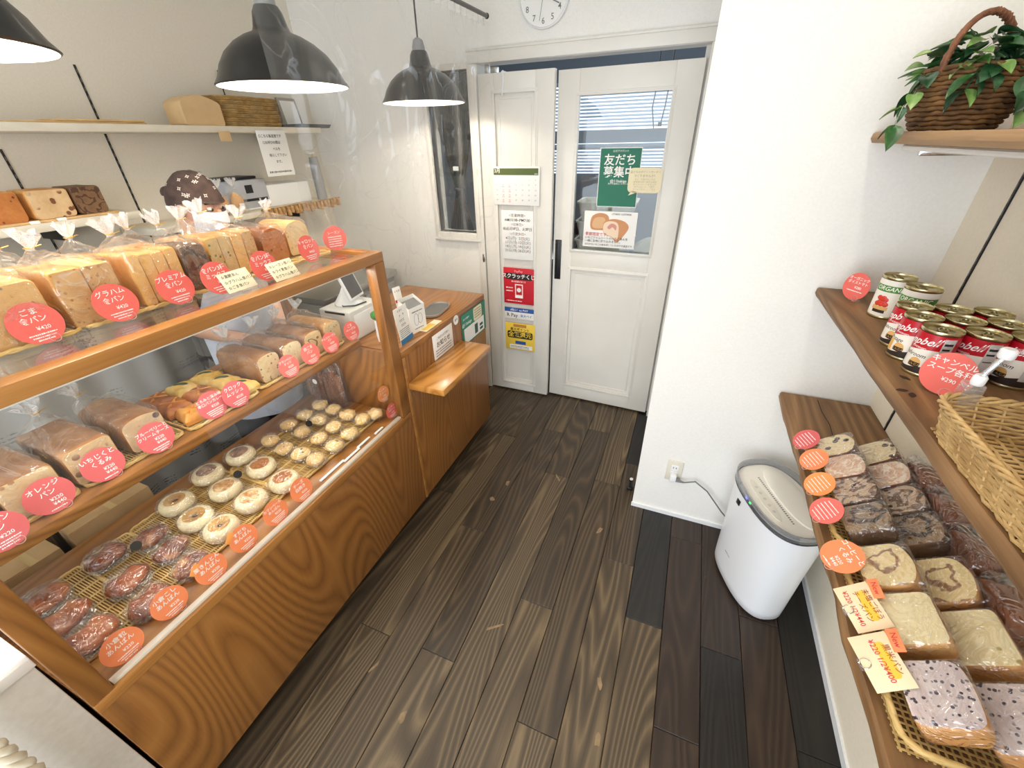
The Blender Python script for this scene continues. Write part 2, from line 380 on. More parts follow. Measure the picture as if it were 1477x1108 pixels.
for k in range(-11, 12):
    x0 = -0.94+0.1395*k; x1 = x0+0.1395
    if k == 11: x1 = 0.72
    if k == -11: x0 = -2.45
    js = sorted(joints.get(k, [rn.uniform(-0.6, 0.4), rn.uniform(1.0, 2.2)])); ys = [-1.4]+js+[2.64]
    mm = mats_by.get(k, [PL_M]*4)
    for i in range(len(ys)-1): plank(x0, x1, ys[i], ys[i+1], mm[min(i, len(mm)-1)])
# pale knots and chips worn into the boards: shallow inlaid flakes
for (u, v, a, b_, rt) in ((712, 905, 0.034, 0.006, 0.9), (540, 962, 0.022, 0.006, 0.3), (805, 690, 0.03, 0.006, -0.6), (580, 1035, 0.018, 0.01, 0.2),
                          (865, 985, 0.02, 0.008, -0.2), (862, 1068, 0.018, 0.011, 0), (865, 765, 0.022, 0.009, 0.5), (732, 697, 0.018, 0.011, 0), (710, 720, 0.014, 0.012, 0)):
    p = onz(u, v, 0.0); g = G()
    ol = [(a*cos(t)*(1+0.25*sin(3*t+u)), b_*sin(t)*(1+0.3*cos(2*t+v))) for t in [2*PI*i/18 for i in range(18)]]
    g.prism(ol, 0, 0.0007); g.obj('knot', KNOT, floor, (p.x, p.y, 0.0001), (0, 0, PI/2-rt))

# ------------------------------------------------------------------ walls
YB = 2.50; XL = -2.43; XR = 0.72; YP = 1.637; ZC = 2.6
def wall(name, boxes, mt):
    g = G()
    for a, b_ in boxes: g.box(a, b_)
    return struct(g.obj(name, mt, smooth=0))
wall_left = wall('wall_left', [((XL-0.1, -1.4, 0), (XL, YB+0.1, ZC))], WALLB)
WALLR = mottled('plaster_lit', rgb(238, 228, 208), rgb(242, 233, 214), 130, 0.85, 0.10, bd=0.001)  # lighter, warmer colour stands in for strong light on the right wall
wall_right = wall('wall_right', [((XR, -1.4, 0), (XR+0.1, YP+0.2, ZC))], WALLR)
WX0, WX1, WZ0, WZ1 = -1.535, -1.262, 1.135, 1.985          # inner window
DX0, DX1, DZ = -1.207, -0.047, 2.003                     # door opening
wall('wall_back', [((XL, YB, 0), (WX0, YB+0.1, ZC)), ((WX0, YB, 0), (WX1, YB+0.1, WZ0)), ((WX0, YB, WZ1), (WX1, YB+0.1, ZC)),
                   ((WX1, YB, 0), (DX0, YB+0.1, ZC)), ((DX0, YB, DZ), (DX1, YB+0.1, ZC)), ((DX1, YB, 0), (-0.024, YB+0.1, ZC))], WALLW)
wall('wall_partition', [((-0.024, YP, 0), (XR, YB+0.1, ZC))], WALLW)
wall('wall_rear', [((XL, -1.4, 0), (-1.85, -1.36, ZC)), ((0.72, -1.4, 0), (0.60, -1.36, ZC)), ((-1.85, -1.4, 2.35), (0.6, -1.36, ZC)), ((-1.85, -1.4, 0), (0.6, -1.36, 0.15))], WALLW)
wall('ceiling', [((XL-0.1, -1.4, ZC), (XR+0.1, YB+0.1, ZC+0.06))], CEIL)
# skirting along the partition and the right wall
struct(G().box((-0.028, YP-0.008, 0), (XR, YP, 0.022)).obj('baseboard_partition', WHTP))
struct(G().box((XR-0.008, -1.35, 0), (XR, YP-0.008, 0.03)).obj('baseboard_right', WHTP))
# door casing
struct(G().rbox((DX0-0.045, YB-0.022, 0), (DX0, YB, DZ), 0.003).obj('trim_1', DOORP))
struct(G().rbox((DX1, YB-0.022, 0), (DX1+0.024, YB, DZ), 0.003).rbox((DX1-0.022, YB+0.046, 0), (DX1+0.001, YB+0.10, DZ), 0.002).obj('trim_2', DOORP))
struct(G().rbox((DX0-0.045, YB-0.026, DZ), (DX1+0.024, YB, DZ+0.058), 0.003).rbox((DX0-0.05, YB-0.032, DZ+0.05), (DX1+0.024, YB, DZ+0.062), 0.003).obj('trim_3', DOORP))
# black slotted rails screwed to the walls (carry the shelves)
def rail(name, lab, x, y, z0, z1, sx):
    t = thing(name, lab, 'shelf rail', (x, y, z0))
    G().box((min(0, 0.004*sx), -0.0035, 0), (max(0, 0.004*sx), 0.0035, z1-z0)).obj('channel', BLKP, t)
    g = G()
    for i in range(int((z1-z0)/0.03)):
        g.box((0.0038*sx if sx > 0 else 0.0046*sx, -0.0015, 0.012+i*0.03), (0.0046*sx if sx > 0 else 0.0038*sx, 0.0015, 0.026+i*0.03))
    g.obj('slots', INKG, t); return t
rail('wall_rail', 'thin black slotted rail upright on the wall behind the soup cans', XR, 1.473, 0.10, 2.2, -1)
p = onx(170, 235, XL); rail('wall_rail', 'black slotted rail on the cream wall between the brown loaf and the head scarf', XL, p.y, 0.2, 1.95, 1)
p = onx(14, 240, XL); rail('wall_rail', 'black slotted rail on the cream wall above the row of three loaves', XL, p.y, 0.2, 1.66, 1)

# ------------------------------------------------------------------ window with tied curtain in the back wall
g = G()
for a, b_ in (((WX0-0.03, YB-0.02, WZ0-0.035), (WX0, YB+0.06, WZ1+0.03)), ((WX1, YB-0.02, WZ0-0.035), (WX1+0.028, YB+0.06, WZ1+0.03)),
              ((WX0, YB-0.02, WZ1), (WX1, YB+0.06, WZ1+0.03)), ((WX0, YB-0.02, WZ0-0.035), (WX1, YB+0.06, WZ0))): g.rbox(a, b_, 0.003)
win = struct(G().rbox((WX0-0.035, YB-0.03, WZ0-0.05), (WX1+0.03, YB-0.001, WZ0-0.035), 0.003).obj('window_1', DOORP))
g.obj('window_frame', DOORP, win)
G().box((WX0, YB+0.02, WZ0), (WX1, YB+0.024, WZ1)).obj('pane', GLASS, win)
CURT = mottled('black_cloth', rgb(10, 10, 11), rgb(20, 20, 22), 20, 0.8)
t = thing('tied_curtain', 'black curtain tied at its waist behind the small inner window', 'curtain', ((WX0+WX1)/2, YB+0.085, WZ0-0.05))
Hc = WZ1-WZ0+0.1
def cf(u, v):
    z = v*Hc; wv = 0.135*(0.16+0.84*min(1, abs(z-0.30)/0.42)**0.8)
    if z < 0.30: wv = 0.135*(0.16+0.6*(0.30-z)/0.30)
    x = (u-0.5)*2*wv-0.02; return (x, 0.016*sin(u*PI*18)*(0.5+wv/0.135), z)
G().grid(cf, 90, 26).obj('cloth', CURT, t)
G().tube([(0.03*cos(a)-0.02, 0.026*sin(a), 0.30+0.004*sin(2*a)) for a in [2*PI*i/20 for i in range(20)]], 0.008, 8, True).obj('tie_band', BLKP, t)
G().tube([(-0.14, 0, Hc-0.012), (0.14, 0, Hc-0.012)], 0.006, 8).obj('rod', CHROME, t)
g = G(); g.rbox((-0.045, -0.02, 0.405), (-0.005, -0.012, 0.43), 0.004); g.obj('label_clip', WHTP, t)
t = thing('grey_panel', 'pale grey fridge side standing right behind the tied black curtain', 'panel', ((WX0+WX1)/2+0.098, YB+0.14, 0))
G().rbox((-0.045, 0, 0.02), (0.08, 0.3, 1.64), 0.01).obj('side', plain('pale_grey', rgb(150, 150, 148), 0.5), t)
G().rbox((-0.04, -0.004, 1.2), (-0.032, 0.0, 1.45), 0.002).obj('handle', STEEL, t)

# ------------------------------------------------------------------ the pair of doors
def leaf_rect(u0, v0, u1, v1, y):
    a = ony(u0, v0, y); b_ = ony(u1, v1, y); return a.x, b_.x, b_.z, a.z
def moulding(parent, x0, x1, z0, z1, w=0.014, d=0.008, mt=DOORP, nm='moulding'):
    g = G()
    def fr(o, i, y0):
        g.rbox((x0-o, y0, z0-o), (x1+o, 0.004, z0+i), 0.002); g.rbox((x0-o, y0, z1-i), (x1+o, 0.004, z1+o), 0.002)
        g.rbox((x0-o, y0, z0), (x0+i, 0.004, z1), 0.002); g.rbox((x1-i, y0, z0), (x1+o, 0.004, z1), 0.002)
    fr(w*0.45, w*0.25, -d); fr(w, 0.0, -d*0.45)
    return g.obj(nm, mt, parent)
def door_leaf(name, w, h, loc, rz, opens, z0=0.012):
    """opens: list of (x0,x1,z0,z1,kind) holes in the leaf"""
    T = 0.034
    d = bpy.data.objects.new(name, None); COL.objects.link(d); d.location = loc; d.rotation_euler = (0, 0, rz); struct(d)
    xs0 = min(o[0] for o in opens); xs1 = max(o[1] for o in opens)
    G().rbox((0, 0, z0), (xs0, T, h), 0.002).obj('stile', DOORP, d); G().rbox((xs1, 0, z0), (w, T, h), 0.002).obj('stile', DOORP, d)
    zz = sorted(opens, key=lambda o: o[2]); lo = z0
    for o in zz: G().rbox((xs0, 0.0006, lo), (xs1, T-0.0006, o[2]), 0.002).obj('rail', DOORP, d); lo = o[3]
    G().rbox((xs0, 0.0006, lo), (xs1, T-0.0006, h), 0.002).obj('rail', DOORP, d)
    for o in opens:
        if o[4] == 'glass': G().box((o[0], 0.014, o[2]), (o[1], 0.018, o[3])).obj('pane', GLASS, d)
        else: G().box((o[0], 0.010, o[2]), (o[1], 0.024, o[3])).obj('panel', DOORP, d)
        moulding(d, o[0], o[1], o[2], o[3])
        if o[4] != 'glass': moulding(d, o[0]+0.028, o[1]-0.028, o[2]+0.028, o[3]-0.028, 0.006, 0.002).location.y = 0.009
    return d
YL = 2.485
a = ony(709, 133, YL); b_ = ony(728, 548, YL); c_ = ony(771, 130, YL)
door1 = door_leaf('door_1', 0.436, 1.958, (-1.2, YL, 0), 0, [(a.x+1.2+0.012, c_.x+1.2+0.004, max(b_.z, 0.06), a.z-0.005, 'panel')])
hook = G().tube([(0.150, -0.002, 1.965), (0.150, -0.004, 1.90), (0.150, -0.012, 1.862), (0.150, -0.022, 1.858), (0.150, -0.026, 1.868)], 0.005, 8).rbox((0.14, -0.004, 1.955), (0.16, 0.036, 1.962), 0.001).obj('hook', WHTP, door1)
def rl(u, v):   # a pixel on the right leaf, in its own frame
    p = ony(u, v, 2.515); return p.x+0.758, p.z
gx0, gz1 = rl(835, 137); gx1, _ = rl(972, 128); _, gz0 = rl(829, 361)
px0, pz1 = rl(818, 388); px1, pz0 = rl(913, 572)
px0, pz0 = gx0-0.004, 0.115
door2 = door_leaf('door_2', 0.70, 1.952, (-0.758, 2.528, 0), -0.035, [(gx0, gx1, gz0, gz1, 'glass'), (gx0, gx1, pz0, pz1, 'panel')])
hx, hz1 = rl(800, 346); hx1, hz0 = rl(813, 404)
G().rbox((0.012, -0.004, hz0), (0.052, 0.001, hz1), 0.002).rbox((0.024, -0.010, hz0+0.02), (0.04, -0.003, hz1-0.02), 0.003).obj('pull_handle', BLKP, door2)
# cabin latch on the left door frame
t = thing('door_latch', 'small steel hook latch on the left door frame', 'latch', (-1.214, YB-0.022, 0.985))
G().rbox((-0.010, -0.004, -0.025), (0.004, 0, 0.025), 0.001).obj('plate', STEEL, t)
G().tube([(-0.003, -0.004, -0.005), (-0.003, -0.016, -0.002), (0.016, -0.018, 0.004), (0.024, -0.014, 0.0)], 0.003, 6).obj('hook', STEEL, t)
t = thing('door_pivot', 'steel pivot bracket above the narrow left door leaf', 'hinge', (-1.16, YB+0.02, 1.960))
G().rbox((-0.012, 0, 0), (0.012, 0.025, 0.040), 0.002).rbox((0.02, 0, 0.001), (0.06, 0.03, 0.030), 0.002).obj('bracket', STEEL, t)

# ------------------------------------------------------------------ kitchen beyond the doors
KY = 4.3
KW = plain('kitchen_wall', rgb(150, 158, 166), 0.8)
ka = ony(836, 128, KY-0.1); kb = ony(985, 250, KY-0.1)
kz1 = ony(900, 112, KY-0.1).z; kzm1 = ony(900, 186, KY-0.1).z; kzm0 = ony(900, 206, KY-0.1).z; kz0 = ony(900, 252, KY-0.1).z
wall('wall_kitchen', [((-2.4, KY, 0), (-1.7, KY+0.05, 2.7)), ((-1.7, KY, 0), (1.25, KY+0.05, kz0)), ((-1.7, KY, kzm0), (1.25, KY+0.05, kzm1)), ((1.25, KY, 0), (1.4, KY+0.05, 2.7)), ((-1.7, KY, kz1), (1.25, KY+0.05, 2.7)),
                      ((-2.44, YB+0.1, 0), (-2.4, KY, 2.7)), ((1.4, YB+0.1, 0), (1.44, KY, 2.7)), ((XR, YB+0.1, 0), (1.4, YB+0.12, 2.7))], KW)
wall('ceiling_kitchen', [((-2.44, YB+0.1, 2.7), (1.44, KY+0.05, 2.74))], plain('kitchen_ceiling', rgb(150, 160, 172), 0.9))
wall('floor_kitchen', [((-2.44, 2.66, -0.05), (1.44, KY, -0.004))], plain('kitchen_floor', rgb(92, 88, 82), 0.6))
light('kitchen_daylight', 'AREA', (-0.2, KY-0.12, 2.1), 16, (0.86, 0.93, 1.0), (2.6, 1.0), (-PI/2, 0, 0))
SLAT = plain('blind_slat', rgb(196, 208, 222), 0.5)
def blind(lab, x0, x1, z0, z1, y):
    t = thing('venetian_blind', lab, 'blind', (0, y, z0))
    g = G(); n = int((z1-z0)/0.026)
    for i in range(n):
        z = 0.012+i*0.026
        g.add([(x0, -0.011, z-0.008), (x1, -0.011, z-0.008), (x1, 0.011, z+0.008), (x0, 0.011, z+0.008), (x0, -0.011, z-0.0072), (x1, -0.011, z-0.0072), (x1, 0.011, z+0.0088), (x0, 0.011, z+0.0088)],
              [(0, 1, 2, 3), (7, 6, 5, 4), (0, 4, 5, 1), (2, 6, 7, 3), (1, 5, 6, 2), (3, 7, 4, 0)])
    stuff(g.obj('slats', SLAT, t, smooth=0))
    G().rbox((x0, -0.015, z1-z0-0.03), (x1, 0.015, z1-z0), 0.003).obj('head_rail', SLAT, t)
    for x in (x0+0.2, (x0+x1)/2, x1-0.2): G().box((x-0.002, -0.013, 0), (x+0.002, -0.0115, z1-z0)).obj('ladder_cord', INKG, t)
    return t
blind('upper venetian blind glowing with daylight over the kitchen window', -1.65, 1.2, kzm1+0.01, kz1, KY-0.03)
blind('lower venetian blind under the kitchen window beam', -1.65, 1.2, kz0+0.01, kzm0-0.005, KY-0.03)
p = ony(950, 165, KY-0.3)
t = thing('pull_loop', 'black looped cord hanging before the kitchen blind', 'cord', (p.x, KY-0.25, p.z))
G().tube([(-0.05, 0, 0.55), (-0.045, 0, 0.2), (-0.06, 0, 0.05), (-0.03, 0, -0.09), (0.02, 0, -0.06), (0.035, 0, 0.05), (0.05, 0, 0.25), (0.05, 0, 0.55)], 0.006, 6).obj('loop', BLKP, t)
G().rbox((0.0, -0.01, -0.08), (0.03, 0.01, -0.05), 0.004).obj('toggle', BLKP, t)
# kitchen bench with trays and bottles
t = thing('kitchen_bench', 'steel kitchen bench seen through the door glass', 'bench', (-0.5, 3.45, 0))
G().rbox((-0.8, -0.3, 0.80), (0.42, 0.35, 0.84), 0.004).obj('top', STEEL, t)
for x in (-0.75, 0.38):
    for y in (-0.25, 0.3): G().box((x-0.02, y-0.02, 0), (x+0.02, y+0.02, 0.80)).obj('leg', STEEL, t)
G().box((-0.75, -0.25, 0.3), (0.38, 0.3, 0.32)).obj('lower_shelf', STEEL, t)
CREAMP = plain('cream_plastic', rgb(222, 212, 186), 0.5)
p0 = ony(868, 268, 3.2)
for i in range(3):
    tt = thing('dough_tray', ('topmost', 'middle', 'lowest')[2-i]+' cream plastic dough tray of the stack behind the door glass', 'tray', (p0.x+0.02, 3.42, 0.84+i*0.135), (0, 0, 0.03*i), 'stacked dough trays')
    g = G(); R = []
    for (s, z) in ((0.86, 0.0), (1.0, 0.12), (1.05, 0.122), (1.05, 0.134), (0.97, 0.134), (0.83, 0.012)): R.append([(x*s, y*s, z) for x, y in rrect(0.42, 0.3, 0.04)])
    g.rings(R, cap0=True, cap1=True); g.obj('shell', CREAMP, tt)
    G().rbox((-0.05, -0.166, 0.09), (0.05, -0.15, 0.105), 0.004).obj('grip', CREAMP, tt)
p = ony(940, 322, 3.2)
CLOTH = mottled('unbleached_cloth', rgb(196, 186, 158), rgb(226, 218, 194), 9, 0.9, 0.4)
tt = tag(G().sph((0, 0, 0.07), 0.14, 0.12, 0.08, 22, 12, 0, lambda q: q*(1+0.16*noise.noise(q*16))).obj('cloth_bundle', CLOTH, None, (p.x+0.03, 3.28, 0.858)), 'crumpled unbleached cloth bundle on the kitchen bench', 'cloth')
for i, (u, dx, h) in enumerate(((845, 0, 0.27), (831, 0.0, 0.22), (859, 0, 0.2))):
    q = ony(u, 300, 3.6)
    tt = thing('bottle', ('tall brown bottle on the kitchen bench', 'dark squat bottle beside the tall brown one', 'small black bottle behind the dough trays')[i], 'bottle', (q.x, 3.6, 0.841), 0, 'bottles on the kitchen bench')
    G().lathe([(0.03, 0), (0.033, 0.01), (0.033, h*0.6), (0.014, h*0.78), (0.012, h*0.92)], 16, 0, True, True).obj('body', plain('brown_glass%d' % (i == 0), rgb(70, 50, 40) if i == 0 else rgb(26, 26, 28), 0.15), tt)
    G().lathe([(0.015, h*0.92), (0.015, h)], 12, 0, True, True).obj('cap', BLKP, tt)
tt = thing('steel_rack', 'dark steel rack with tins at the kitchen side', 'rack', (0.12, 3.1, 0))
for x in (-0.15, 0.2):
    for y in (0, 0.25): G().box((x-0.01, y-0.01, 0), (x+0.01, y+0.01, 1.25)).obj('post', BLKP, tt)
for z in (0.4, 0.8, 1.2): G().box((-0.16, -0.01, z), (0.21, 0.26, z+0.015)).obj('shelf', STEEL, tt)
# added downlights on the unseen ceiling
for i, (x, y, e, wh_) in enumerate(ADDED_DOWNLIGHTS):
    t = thing('downlight', 'added recessed ceiling downlight with a white ring over the '+wh_, 'light', (x, y, ZC), 0, 'added ceiling downlights')
    G().lathe([(0.04, 0.0), (0.055, 0.0), (0.055, -0.008), (0.04, -0.006)], 24).obj('ring', WHTP, t)
    G().lathe([(0.04, -0.002), (0.001, -0.002)], 24).obj('lens', plain('lens_glow', (1, 0.93, 0.82, 1), 0.5, 0, 3.0), t)
    light('added_downlight_beam', 'SPOT', (0, 0, -0.02), e, (1.0, 0.88, 0.72), 0.05, (0, 0, 0), t, spot_size=2.3, spot_blend=0.7)
# ------------------------------------------------------------------ display case
XC = -1.02; XBK = -1.58; Y0 = 0.03; Y1 = 1.243; ZD = 0.600; ZM = 0.945; ZT = 1.313
case = thing('display_case', 'oak and glass bread display case with two lit decks', 'display case', (XC, Y0, 0))
def cpart(name, a, b_, mt, r=0.002, parent=case):
    o = Vector((XC, Y0, 0)); a = Vector(a)-o; b_ = Vector(b_)-o
    return (G().rbox(a, b_, r) if r else G().box(a, b_)).obj(name, mt, parent)
cpart('toe_kick', (XBK+0.04, Y0+0.02, 0), (XC-0.055, Y1, 0.062), BLACK, 0)
cpart('front_panel', (XC-0.02, Y0, 0.06), (XC, Y1-0.001, 0.571), OAKV, 0.001)
cpart('side_panel', (XBK, Y0, 0.06), (XC-0.02, Y0+0.02, 0.571), OAKV, 0.001)
cpart('side_panel', (XBK, Y1-0.021, 0.06), (XC-0.02, Y1-0.001, 0.571), OAKV, 0.001)
cpart('base_floor', (XBK, Y0+0.02, 0.06), (XC-0.02, Y1-0.021, 0.08), OAK, 0.001)
cpart('deck', (XBK, Y0, 0.572), (XC-0.024, Y1-0.001, ZD), OAK, 0.001)
cpart('bottom_rail', (XC-0.024, Y0, 0.572), (XC+0.002, Y1-0.001, 0.604), OAKE, 0.003)
cpart('top_rail', (XC-0.045, Y0, 1.278), (XC+0.001, Y1-0.001, ZT), OAKE, 0.003)
cpart('back_rail', (XBK, Y0, 1.278), (XBK+0.04, Y1-0.001, ZT), OAKE, 0.003)
cpart('end_rail', (XBK+0.04, Y0, 1.278), (XC-0.045, Y0+0.04, ZT), OAKX, 0.003)
cpart('end_rail', (XBK+0.04, Y1-0.041, 1.278), (XC-0.045, Y1-0.001, ZT), OAKX, 0.003)
cpart('post', (XC-0.045, Y1-0.056, 0.604), (XC+0.001, Y1-0.001, 1.278), OAKV, 0.003)
cpart('post', (XC-0.040, Y0, 0.604), (XC, Y0+0.042, 1.278), OAKV, 0.003)
cpart('post', (XBK, Y1-0.041, ZD), (XBK+0.04, Y1-0.001, 1.278), OAKV, 0.003)
cpart('post', (XBK, Y0, ZD), (XBK+0.04, Y0+0.04, 1.278), OAKV, 0.003)
cpart('front_pane', (XC-0.020, Y0+0.040, 0.604), (XC-0.015, Y1-0.054, 1.279), GLASS, 0)
cpart('pane_channel', (XC-0.026, Y0+0.044, 0.6005), (XC-0.009, Y1-0.058, 0.613), plain('clear_channel', rgb(206, 196, 180), 0.2), 0.002)
cpart('top_pane', (XBK+0.038, Y0+0.038, 1.300), (XC-0.043, Y1-0.04, 1.306), GLASS, 0)
cpart('side_pane', (XBK+0.04, Y0+0.016, ZD), (XC-0.04, Y0+0.021, 1.279), GLASS, 0)
cpart('end_board', (XBK+0.04, Y1-0.026, ZD), (XC-0.046, Y1-0.008, 0.900), OAKV, 0.001)
XMS = -1.192
cpart('bread_shelf', (XBK+0.02, Y0+0.03, ZM-0.030), (XMS, Y1-0.028, ZM), OAK, 0.002)
cpart('light_strip', (XC-0.085, Y0+0.04, 1.256), (XC-0.05, Y1-0.06, 1.2775), plain('strip_white', rgb(236, 234, 226), 0.4), 0.004)
light('case_strip_light', 'AREA', (-0.075, 0.6, 1.252), 3.8, (1.0, 0.93, 0.82), (0.03, 1.05), (0, -0.35, 0), case)
cpart('added_shelf_light', (XMS-0.10, Y0+0.05, ZM-0.042), (XMS-0.07, Y1-0.07, ZM-0.0305), plain('strip_white', rgb(236, 234, 226), 0.4), 0.003)  # strip fixture and its lamp added under the shelf to brighten the deck
light('added_shelf_strip_light', 'AREA', (XMS-0.085-XC, 0.6, ZM-0.0435), 1.5, (1.0, 0.92, 0.80), (0.025, 1.05), (0, -0.1, 0), case)
for yb in (0.25, 1.0): cpart('shelf_bracket', (XBK+0.005, yb-0.006, ZM-0.075), (XBK+0.25, yb+0.006, ZM-0.031), BLKP, 0.002)
# small white sliders lying along the glass foot
for i, (u0, v0, u1, v1) in enumerate(((471, 697, 505, 664), (497, 666, 522, 645), (523, 648, 543, 631), (541, 626, 555, 615))):
    a = onz(u0, v0, ZD+0.005); b_ = onz(u1, v1, ZD+0.005); a.x = b_.x = -1.075+0.008*(i % 2)
    tag(G().rbox((-0.005, 0, 0), (0.005, max(0.03, b_.y-a.y-0.006), 0.006), 0.002).obj('price_slider', WHTP, None, (a.x, a.y, ZD+0.0002)),
        'narrow white plastic strip on the deck along the glass foot beside the scones', 'plastic strip', 'white strips along the glass foot')

# ------------------------------------------------------------------ register counter
RY0, RY1, RZ = Y1, 2.047, 0.899
reg = thing('register_counter', 'oak register counter with a small bag ledge in front', 'counter', (XC, RY0, 0))
def rpart(name, a, b_, mt, r=0.002):
    o = Vector((XC, RY0, 0)); return G().rbox(Vector(a)-o, Vector(b_)-o, r).obj(name, mt, reg)
rpart('toe_kick', (-1.5, RY0+0.002, 0), (XC-0.055, RY1-0.045, 0.062), BLACK)
rpart('body', (-1.54, RY0+0.001, 0.06), (XC-0.02, RY1-0.002, RZ-0.03), OAKV, 0.001)
rpart('front_panel', (XC-0.019, RY0+0.001, 0.06), (XC, RY1-0.001, RZ-0.03), OAKV, 0.001)
rpart('edge_strip', (XC, RY0+0.003, 0.06), (XC+0.003, RY0+0.02, RZ-0.03), OAKE, 0.001)
rpart('top', (-1.545, RY0+0.001, RZ-0.03), (XC+0.002, RY1, RZ), OAK, 0.002)
rpart('ledge', (XC+0.001, 1.258, 0.713), (-0.842, 1.738, 0.743), OAKE if False else wood('ledge_oak', rgb(150, 94, 38), rgb(192, 132, 62), rgb(208, 150, 82), 'y', 15, 0.25, 4.5, 0.3, 0.05, 0.3, 0.2), 0.002)
# notices stuck on the counter front (local frame: x along +y of the world, face to +x)
def notice(name, lab, cat, cx, y, z, w, h, mt, tilt=0, x=XC+0.002, thick=0.0015, rnd=0.0):
    t = thing(name, lab, cat, (x, y, z), (0, 0, PI/2))
    if rnd: G().prism(rrect(w, h, rnd), 0, thick).xf(Matrix.Rotation(PI/2, 4, 'X')).obj('sheet', mt, t, (0, 0, 0), (0, tilt, 0))
    else: G().rbox((-w/2, -thick, -h/2), (w/2, 0, h/2), 0.0004).obj('sheet', mt, t, (0, 0, 0), (0, tilt, 0))
    return t
t = notice('counter_notice', 'white notice card with a bold heading on the counter front above the ledge', 'notice', 0, 1.572, 0.808, 0.185, 0.126, PAPER)
letter('お知らせ', 0.032, 0.0, 0.004, INK, t, -0.002, bold=0.03)
letter('ご来店のお客様へ', 0.015, 0, 0.036, INKG, t, -0.002)
g = G()
for i in range(3): squiggle(g, -0.075, 0.072, -0.022-0.013*i, 0.006, i, -0.002)
g.obj('fine_print', INKG, t)
t = notice('round_sticker', 'small white round sticker on the counter front between two notices', 'sticker', 0, 1.71, 0.868, 0.05, 0.05, PAPER, rnd=0.0245)
letter('あり', 0.016, 0, 0, INK, t, -0.002, bold=0.02)
TEAL = plain('teal_print', rgb(46, 128, 108), 0.6); CREAMC = plain('cream_card', rgb(238, 226, 192), 0.8)
t = notice('counter_placard', 'teal placard with a speech bubble and a white panel on the counter front', 'placard', 0, 1.905, 0.779, 0.285, 0.175, TEAL)
G().prism(rrect(0.24, 0.085, 0.003, c=(-0.002, -0.038)), 0.0016, 0.0022).xf(Matrix.Rotation(PI/2, 4, 'X')).obj('white_panel', PAPER, t)
G().prism(rrect(0.10, 0.075, 0.014, c=(0.045, 0.045)), 0.0016, 0.0026).xf(Matrix.Rotation(PI/2, 4, 'X')).obj('speech_bubble', CREAMC, t)
letter('@11bakige', 0.024, -0.085, 0.028, WHITEINK, t, -0.0022, bold=0.02); letter('友だち募集中', 0.012, -0.09, 0.058, WHITEINK, t, -0.0022)
g = G()
for i in range(4): squiggle(g, 0.006, 0.086, 0.068-0.014*i, 0.007, i+9, -0.003)
g.obj('fine_print', INKG, t)
G().box((0.0, -0.0028, -0.068), (0.036, -0.0022, -0.012)).box((0.062, -0.0028, -0.045), (0.10, -0.0022, -0.03)).box((0.062, -0.0028, -0.068), (0.10, -0.0022, -0.053)).obj('phone_picture', plain('dark_green_print', rgb(44, 82, 72), 0.6), t)
# cash tray
GREYT = plain('grey_rubber', rgb(98, 98, 96), 0.55)
p = onz(628, 447, RZ+0.008)
t = thing('cash_tray', 'oval grey cash tray with an upturned rim on the register counter', 'tray', (p.x, p.y, RZ+0.0003), (0, 0, PI/2+0.12))
ol = rrect(0.21, 0.105, 0.05, 8); R = [[(x*s, y*s, z) for x, y in ol] for s, z in ((0.9, 0), (0.98, 0.004), (1.0, 0.016), (0.975, 0.0165), (0.955, 0.007), (0.5, 0.006))]
G().rings(R).obj('dish', plain('silver_plastic', rgb(186, 186, 184), 0.3, 0.4), t)
G().prism([(x*0.94, y*0.94) for x, y in ol], 0.0072, 0.009).obj('rubber_mat', GREYT, t)
# leaflet box and flyer standing at the counter's near front edge
p = onz(604, 494, RZ)
t = thing('leaflet_box', 'white cardboard leaflet box with an open slanted top', 'box', (-1.10, 1.472, RZ), (0, 0, PI/2-0.15))
g = G(); g.add([(-0.05, -0.03, 0), (0.05, -0.03, 0), (0.05, 0.03, 0), (-0.05, 0.03, 0), (-0.05, -0.03, 0.12), (0.05, -0.03, 0.12), (0.05, 0.03, 0.155), (-0.05, 0.03, 0.155)],
      [(3, 2, 1, 0), (0, 1, 5, 4), (1, 2, 6, 5), (2, 3, 7, 6), (3, 0, 4, 7)]); g.obj('carton', PAPER, t, smooth=0)
g = G(); g.add([(-0.046, -0.026, 0.108), (0.046, -0.026, 0.108), (0.046, 0.026, 0.138), (-0.046, 0.026, 0.138)], [(0, 1, 2, 3)]); g.obj('inside', INKG, t)
g = G(); g.tube([(0.014*cos(a)-0.012, -0.0308, 0.06+0.028*sin(a)) for a in [2*PI*i/16 for i in range(16)]], 0.0007, 4, True); g.tube([(0.014*cos(a)+0.014, -0.0308, 0.06+0.024*sin(a)) for a in [2*PI*i/16 for i in range(16)]], 0.0007, 4, True)
squiggle(g, -0.035, 0.035, 0.098, 0.006, 3, -0.031); squiggle(g, -0.03, 0.03, 0.018, 0.006, 4, -0.031); g.obj('line_drawing', INKG, t)
t = thing('flyer', 'upright cream flyer with a blue foot beside the leaflet box', 'flyer', (-1.058, 1.352, RZ), (-0.10, 0, PI/2+0.08))
G().rbox((-0.05, -0.001, 0), (0.05, 0.001, 0.158), 0.0004).obj('sheet', PAPER, t)
G().box((-0.05, -0.0016, 0), (0.05, -0.0011, 0.022)).obj('blue_band', plain('blue_print', rgb(52, 124, 176), 0.6), t)
for i, s in enumerate(('イタイ', 'ナ　サ', '○○コ', '○○キ')): letter(s, 0.013, -0.006+0.006*(i % 2), 0.142-0.021*i, INK, t, -0.0018)
g = G()
for i in range(5): squiggle(g, -0.04, 0.036, 0.062-0.008*i, 0.004, i+30, -0.0016)
g.obj('fine_print', INKG, t)
